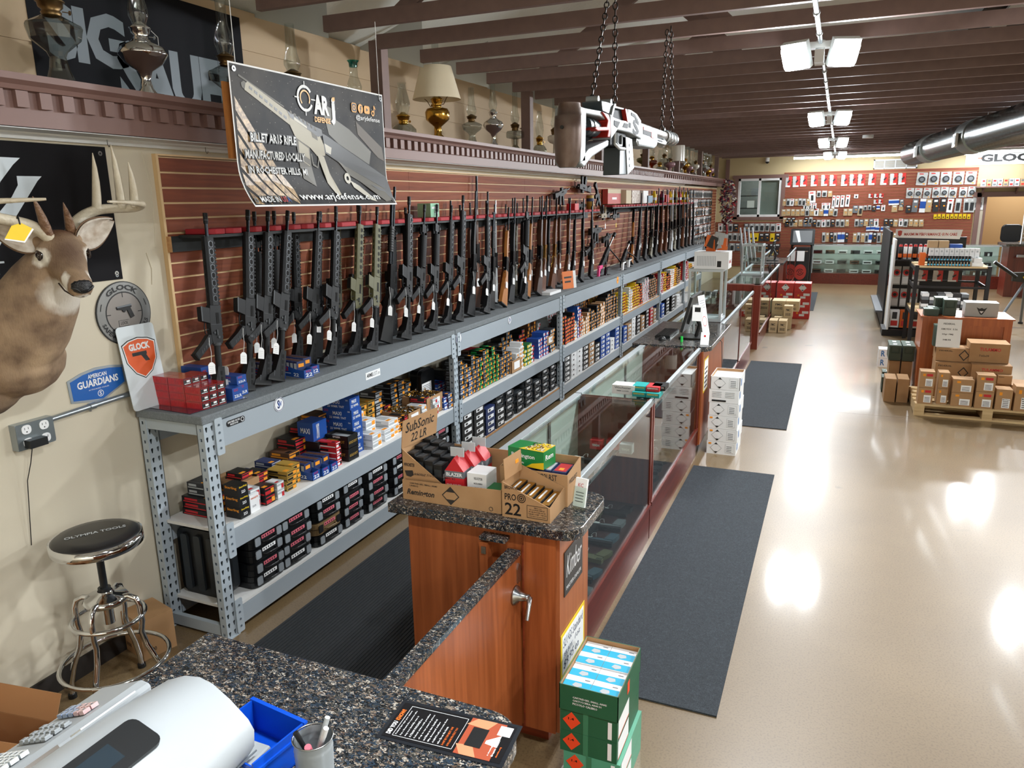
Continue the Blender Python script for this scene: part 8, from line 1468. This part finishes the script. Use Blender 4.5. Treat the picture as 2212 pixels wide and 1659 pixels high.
for i,(x,y,z,w_,d,h,n,_,__) in enumerate(FB):
    for j in range(n):
        t=printed_case('kraft carton with white label, %s from the left, %s on the pallet front'%(ORD[i],('lower','upper')[j]),x,y,z+j*h,w_/2-.002,d/2,h-.003,KRAFT,[],'kraft cartons along the pallet front'); m=MB(); m.T=frame((0,-d/2-.0006,0),(1,0,0),(0,0,1)); W2=w_/2; m.box(-W2*.2,W2*.75,h*.1,h*.55,0,.0005,PAPER); [m.box(-W2*.1,W2*.6,h*.15+k*h*.08,h*.18+k*h*.08,.0005,.0008,BLACK) for k in range(4)]; m.box(-W2*.6,-W2*.25,h*.7,h*.85,0,.0005,ORANGE); 
        if i in (0,3): m.box(-W2*.1,W2*.7,h*.7,h*.85,0,.0005,REDP)
        if i>=4: put_text(m,'MAGTECH',-W2*.15,h*.46,W2*.7,h*.53,BLACK,.0009,.02)
        m.build('labels',t)
for i,(x,y,z,w_,d,h,s) in enumerate(((1.22,8.95,.129,.34,.3,.2,'a'),(1.22,8.95,.331,.34,.3,.17,'b'),(1.22,9.0,.503,.34,.28,.14,'b'),(1.55,8.9,.129,.36,.34,.22,'t'),(1.55,8.9,.351,.36,.32,.16,'t'),(1.53,9.0,.513,.36,.3,.2,'t'),(1.88,8.85,.129,.3,.3,.2,'a'),(1.66,8.72,.34,.13,.12,.09,'r'))):
    t=printed_case('large kraft carton%s, %s of the rear pile on the pallet'%(' with red print' if s=='t' else '',ORD[i]),x,y,z,w_/2-.003,d/2,h-.003,KRAFT,[],'large kraft cartons at the rear of the pallet',side=[('TULAMMO',-.5,.6,.55,.78,REDP),('7.62x39',-.5,.3,0,.4,INK)] if s=='t' else [('FEDERAL',-.85,.75,-.1,.85,INK)])
    if s=='b': m=MB(); m.T=frame((0,-d/2-.0008,0),(1,0,0),(0,0,1)); m.prism([(.04,.07),(.09,.13),(.14,.07),(.09,.01)],0,.0004,INK,'xyz'); m.prism([(.052,.07),(.09,.115),(.128,.07),(.09,.025)],.0004,.0008,KRAFT,'xyz'); m.build('diamond_mark',t)
t=thing('price_sheet','white sheet reading FEDERAL XM193X 5.56 55gr FMJ on the kraft cartons','sign',mw=frame((1.03,8.80,.66),(1,0,0),(-.03,.12,1))); m=MB(); m.box(0,.22,0,.29,0,.002,PAPER); m.build('sheet',t); m=MB(); put_text(m,'FEDERAL',.055,.235,.16,.252,INK,.0025,.02); put_text(m,'XM193X  5.56',.035,.18,.185,.197,INK,.0025,.02); put_text(m,'55gr FMJ',.05,.125,.15,.142,INK,.0025,.02); put_text(m,'348.95',.06,.07,.135,.085,INK,.0025,.02); m.build('lettering',t)
t=thing('wooden_crate','orange-brown wooden display cabinet behind the pallet cartons','cabinet',(.93,9.25,0)); CW=wood('crate_wood','#97491f','#b3622e'); m=MB(); m.box(0,.84,.0,.55,.0,.90,CW); m.build('body',t); m=MB(); 
for a in ((0,.84,0,.07),(0,.84,.83,.90),(0,.07,0.07,.83),(.77,.84,0.07,.83)): m.box(a[0],a[1],-.015,0,a[2],a[3],CW)
m.build('face_frame',t); m=MB(); m.box(-.02,.86,-.02,.57,.90,.915,CW); m.build('top_board',t)
AMG=mat('ammo_can_green','#36463a',.5); AMT=mat('ammo_can_lid','#3d4f42',.45)
canp=None; CANS=[(.71,9.55,.36,'front left on the second layer'),(.85,9.55,.36,'front right on the second layer'),(.71,9.72,.36,'rear left on the second layer'),(.85,9.72,.36,'rear right on the second layer'),(.66,9.45,.0,'leftmost on the floor'),(.68,9.75,.0,'behind the leftmost on the floor'),(1.19,9.42,.916,'on the wooden cabinet, front'),(1.12,9.58,.916,'on the wooden cabinet, rear'),(.99,9.42,.74,'')]
for i,(x,y,z,d) in enumerate(CANS[:8]):
    lab='dark green ammunition can, '+d
    if canp is None:
        canp=thing('ammo_can',lab,'ammo can',(x,y,z),group='green ammunition cans'); m=MB(); m.box(-.06,.06,-.09,.09,0,.155,AMG); m.box(-.05,.05,-.093,-.09,.02,.09,AMG); m.build('body',canp); m=MB(); m.box(-.064,.064,-.094,.094,.155,.175,AMT); m.box(-.02,.02,-.03,.03,.1752,.176,WHITE); m.build('lid',canp); m=MB(); m.tube([(-.04,-.094,.15),(-.04,-.1,.09),(.04,-.1,.09),(.04,-.094,.15)],.005,AMT,5); m.build('latch',canp)
    else: dup(canp,loc=(x,y,z),label=lab)
for i,(x,y) in enumerate(((1.01,9.35),(1.06,9.5))): t=thing('ammo_can','low flat green ammunition can on the cabinet, %s'%('front','rear')[i],'ammo can',(x,y,.916),group='low green cans'); m=MB(); m.box(-.07,.07,-.07,.07,0,.06,AMG); m.build('body',t); m=MB(); m.box(-.075,.075,-.075,.075,.06,.075,AMT); m.box(-.02,.02,-.03,.03,.075,.076,WHITE); m.build('lid',t)
for i,(x,y) in enumerate(((.755,9.03),(.86,9.1),(.79,9.33),(.86,9.33))):
    printed_case('plain kraft carton on the floor left of the pallet, %s of four'%ORD[i],(.66,.785,.72,.845)[i],(9.05,9.07,9.62,9.62)[i],0,.055,.14,.26 if i<2 else .35,KRAFT,[],'plain kraft cartons left of the pallet')
t=printed_case('silver grey metal carton with black wing emblem on the wooden cabinet',1.49,9.45,.917,.155,.10,.15,mat('silver_grey_card','#aeb2b0',.4),[],side=[]); m=MB(); m.T=frame((0,-.1007,0),(1,0,0),(0,0,1)); m.prism([(-.05,.10),(-.02,.085),(0,.095),(.02,.085),(.05,.10),(.03,.06),(.015,.03),(0,.02),(-.015,.03),(-.03,.06)],0,.0006,BLACK,'xyz'); m.prism([(-.02,.06),(.02,.06),(0,.035)],.0006,.001,WHITE,'xyz'); m.build('wing_emblem',t)
t=thing('ammo_can','dark green can behind the price sheet on the pallet','ammo can',(1.02+.1,8.98,.69)); 
m=MB(); m.box(-.1,.1,-.06,.06,-.045,.16,AMG); m.box(-.105,.105,-.065,.065,.16,.18,AMT); m.build('body',t)
for i in range(4): printed_case('white and blue printed carton, %s of the small stack by the black gondola'%ORD[i],.68+(i//2)*.13,10.9,(i%2)*.12+.2*0,.06,.1,.118,WHITE,[],'white and blue cartons by the gondola',side=[('R',-.5,.2,.3,.85,mat('logo_blue'))])
# black steel bench rack
t=thing('steel_bench','black steel shelf bench with pale board top carrying white boxes','shelving',(1.09,12.3,0)); BK=mat('bench_black','#111317',.5); L_,D_=.90,.9
for x in (0,L_):
    for y in (0,D_): m=MB(); m.box(x-.025,x+.025,y-.025,y+.025,0,1.22,BK); m.build('post',t)
for z in (1.19,.93,.55):
    m=MB(); m.box(0,L_,-.015,.005,z-.03,z,BK); m.box(0,L_,D_,D_+.02,z-.03,z,BK); m.box(-.02,.0,0,D_,z-.05,z,BK); m.box(L_,L_+.02,0,D_,z-.05,z,BK); m.build('beam',t)
for z in (1.19,.55): m=MB(); m.box(-.01,L_+.01,-.01,D_+.01,z,z+.018,PAL); m.build('shelf_board',t)
for z0 in (.2,.56):
    m=MB(); 
k=0
for i in range(10):
    for j in range(2):
        k+=1; link('small_carton',(lambda m:(m.box(-.03,.03,-.05,.05,0,.085,WHITE),m.box(-.012,.012,-.051,-.05,.03,.055,LGREY),m.mesh('small_carton'))[2])(MB()),loc=(1.28+i*.064,12.62,1.209+.07+j*.086),label='small white box, %s from the left, %s tier on the steel bench'%(ORD[i],('lower','upper')[j]),cat='box',group='white boxes on the steel bench')
for r in range(2):
    for i in range(14):
        c=BLACK if True else WHITE; link('dark_tin',(lambda m:(m.cyl((0,0,0),(0,0,.07),.018,BLACK,n=10),m.cyl((0,-.0185,.02),(0,-.0195,.02),.012,mat('cyan_label','#4fb3d9',.4),n=8),m.mesh('dark_tin'))[2])(MB()),loc=(1.24+i*.039,12.42,1.209+r*.073),label='small black and cyan tin, %s from the left, %s tier on the bench front'%(ORD[i],('lower','upper')[r]),cat='tin',group='black and cyan tins on the bench')
for i,(x,z,w_,h,c,l) in enumerate(((1.16,1.209,.07,.18,mat('orange_card'),'orange striped box at the left end of the bench top'),(1.30,1.45,.13,.1,TAN,'tan box at the back of the bench top, left'),(1.44,1.45,.13,.1,TAN,'tan box at the back of the bench top, right'),(1.86,1.209,.14,.05,WHITE,'low white box at the right end of the bench top'),(1.86,1.26,.1,.06,WHITE,'white box piled at the right end of the bench top'),(1.6,1.45,.16,.05,BLUE,'blue box at the back of the bench top'))): cartonbox('carton',x-w_/2,x+w_/2,12.7 if z>1.4 else 12.45,12.85 if z>1.4 else 12.6,z,z+h,c,l)
for r in range(5):
    for c in range(6): cartonbox('tray_box',1.20+c*.1,1.29+c*.1,12.35,12.6,.57+r*.05,.615+r*.05,(GREY,WHITE,DGR)[(r+c)%3],'grey and black packed goods, %s across %s up on the bench middle shelf'%(ORD[c],ORD[r]),group='packed goods on the bench middle shelf')
for i in range(3): link('blister_pack',pack_mesh('red',.13,.16),loc=(1.22+i*.2,12.8,.94+.17),label='red carded pack inside the steel bench, %s from the left'%ORD[i],cat='blister pack')
# black gondola with gun care header
t=thing('gondola','black pegboard gondola with red cleaning products and white header','display stand',(.88,13.38,0)); m=MB(); m.box(-.07,-.04,.8,3.3,.0,1.62,BK); m.build('perforated_end',t); m=MB(); m.box(-.02,1.0,.5,.56,.05,1.55,BK); m.build('back_panel',t); m=MB(); m.box(-.04,-.015,-.02,.6,.08,1.53,WHITE); m.build('white_edge',t); m=MB(); m.box(-.1,1.0,-.02,.56,.0,.10,BK); m.box(-.18,-.07,.9,3.2,.25,.28,GREY); m.build('base_shelf',t); m=MB(); m.box(0,1.0,.1,.5,1.19,1.21,BK); m.build('shelf',t)
t=thing('header_sign','white header sign reading MAXIMUM PERFORMANCE GUN CARE','sign',mw=frame((.83,13.33,1.545),(1,0,0),(0,0,1))); m=MB(); m.prism([(0,.02),(.88,.0),(.91,.14),(0,.15)],0,.01,WHITE,'xyz'); m.build('board',t); m=MB(); put_text(m,'MAXIMUM PERFORMANCE GUN CARE',.12,.05,.84,.095,mat('sign_red','#b2463c',.5),.011,.03); m.prism([(.03,.12),(.06,.13),(.09,.12),(.085,.06),(.06,.04),(.035,.06)],.010,.012,mat('sign_red'),'xyz'); m.build('lettering',t)
for i in range(7): t=thing('spray_can','white red and black spray can, %s on the gondola shelf'%ORD[i],'can',(.94+i*.07,13.58,1.212),group='spray cans on the gondola'); m=MB(); m.lathe([(0,0),(.027,0),(.027,.2),(.015,.22),(.015,.24),(0,.24)],WHITE if i%3 else BLACK,12); m.build('can',t); m=MB(); m.lathe([(.0275,.03),(.0275,.09)],mat('orange_card'),12); m.lathe([(.0275,.2),(.02,.235)],REDK,12); m.build('band',t)
for r in range(2):
    for c in range(3): link('blister_pack',(lambda m:(m.box(-.06,.06,-.01,0,-.3,0,CLR),m.cyl((0,-.01,-.1),(0,-.03,-.1),.05,REDK,n=14),m.cyl((0,-.03,-.1),(0,-.031,-.1),.028,BLACK,n=12),m.box(-.05,.05,-.014,-.01,-.28,-.17,WHITE),m.mesh('blister_pack'))[-1])(MB()),loc=(.94+c*.14,13.83,1.08-r*.36),label='red coiled clamshell pack, %s column %s row on the gondola'%(ORD[c],ORD[r]),cat='blister pack',group='red clamshell packs on the gondola')
for c in range(3): cartonbox('tool_box',.88+c*.15,1.02+c*.15,13.5,13.65,.12,.40,(WHITE,mat('orange_card'),WHITE)[c],'boxed red tool kit on the gondola base, %s from the left'%ORD[c],art=lambda m,dx,dy,dz:(m.box(-dx*.7,dx*.7,-dy-.001,-dy,dz*.1,dz*.4,REDK),m.box(-dx*.5,dx*.5,-dy-.001,-dy,dz*.5,dz*.9,DGR)))
# far right counter, chair, tripod
t=thing('far_counter','red-brown reception counter at the far right with shelves','counter',(3.45,19.2,0)); m=MB(); m.box(0,2.2,.2,.9,0,1.1,REDWOODZ); m.build('body',t); m=MB(); m.box(-.08,2.2,.1,1.0,1.1,1.15,GRANITE); m.build('granite_top',t)
for z in (.45,.85): m=MB(); m.box(.12,.7,.05,.2,z,z+.02,REDWOODZ); m.build('shelf',t); 
for i,(z,c) in enumerate(((.47,WHITE),(.87,LGREY))): cartonbox('paper_tray',3.6,3.85,19.26,19.38,z,z+.05,c,('white papers on the lower far counter shelf','grey papers on the upper far counter shelf')[i])
t=thing('office_chair','black padded office chair in front of the far doorway','chair',(3.85,21.66,0)); m=MB(); m.prism(rrect(.44,.42,.1,4,0,1.28),-.03,.03,BLKP,'xzy'); m.build('backrest',t,bevel=.02); m=MB(); m.prism(rrect(.46,.44,.08,4),1.0,1.06,BLKP,'xyz'); m.build('seat',t); m=MB(); m.cyl((0,0,.06),(0,0,1.0),.03,BLKP); [m.cyl((0,0,.08),(.28*math.cos(a*PI*.4),.28*math.sin(a*PI*.4),.04),.02,BLKP) for a in range(5)]; m.build('base',t)
t=thing('coin_display','tall narrow white card rack standing on the far counter','display stand',(3.75,19.5,1.151)); m=MB(); m.box(-.09,.09,-.04,.04,0,1.0,WHITE); m.build('rack',t); 
for r in range(10):
    for c in range(3): m=MB(); m.box(-.07+c*.05,-.04+c*.05,-.045,-.04,.05+r*.09,.11+r*.09,(TAN,GREY,REDK)[(r*c)%3]); m.build('card',t)
t=thing('bipod_gun_model','dark gun on a splayed tripod with yellow tag at the right edge','display gun',(2.95,14.9,0)); m=MB()
m.cyl((-.15,-.05,.85),(-.5,-.1,1.10),.03,BLKP); m.prism([(-.2,.78),(.5,.70),(.5,.95),(-.2,.92)],-.05,.05,BLKP,'xzy'); m.build('gun_body',t)
for q in ((-.42,-.3),(.15,-.35),(.1,.45)): m=MB(); m.cyl((0,0,.78),(q[0],q[1],.02),.022,GREY); m.cyl((q[0],q[1],0),(q[0],q[1],.03),.04,BLKP); m.build('leg',t)
m=MB(); m.T=frame((.02,-.08,.72),(.8,0,.5),(-.3,0,1)); m.box(0,.14,0,.16,0,.004,YEL); m.build('yellow_tag',t)
if far_stuff.v: far_stuff.build('cartridge_boxes',label='hundreds of cartridge boxes stacked along the far bays of the middle shelf',cat='cartridge boxes',kind='stuff')
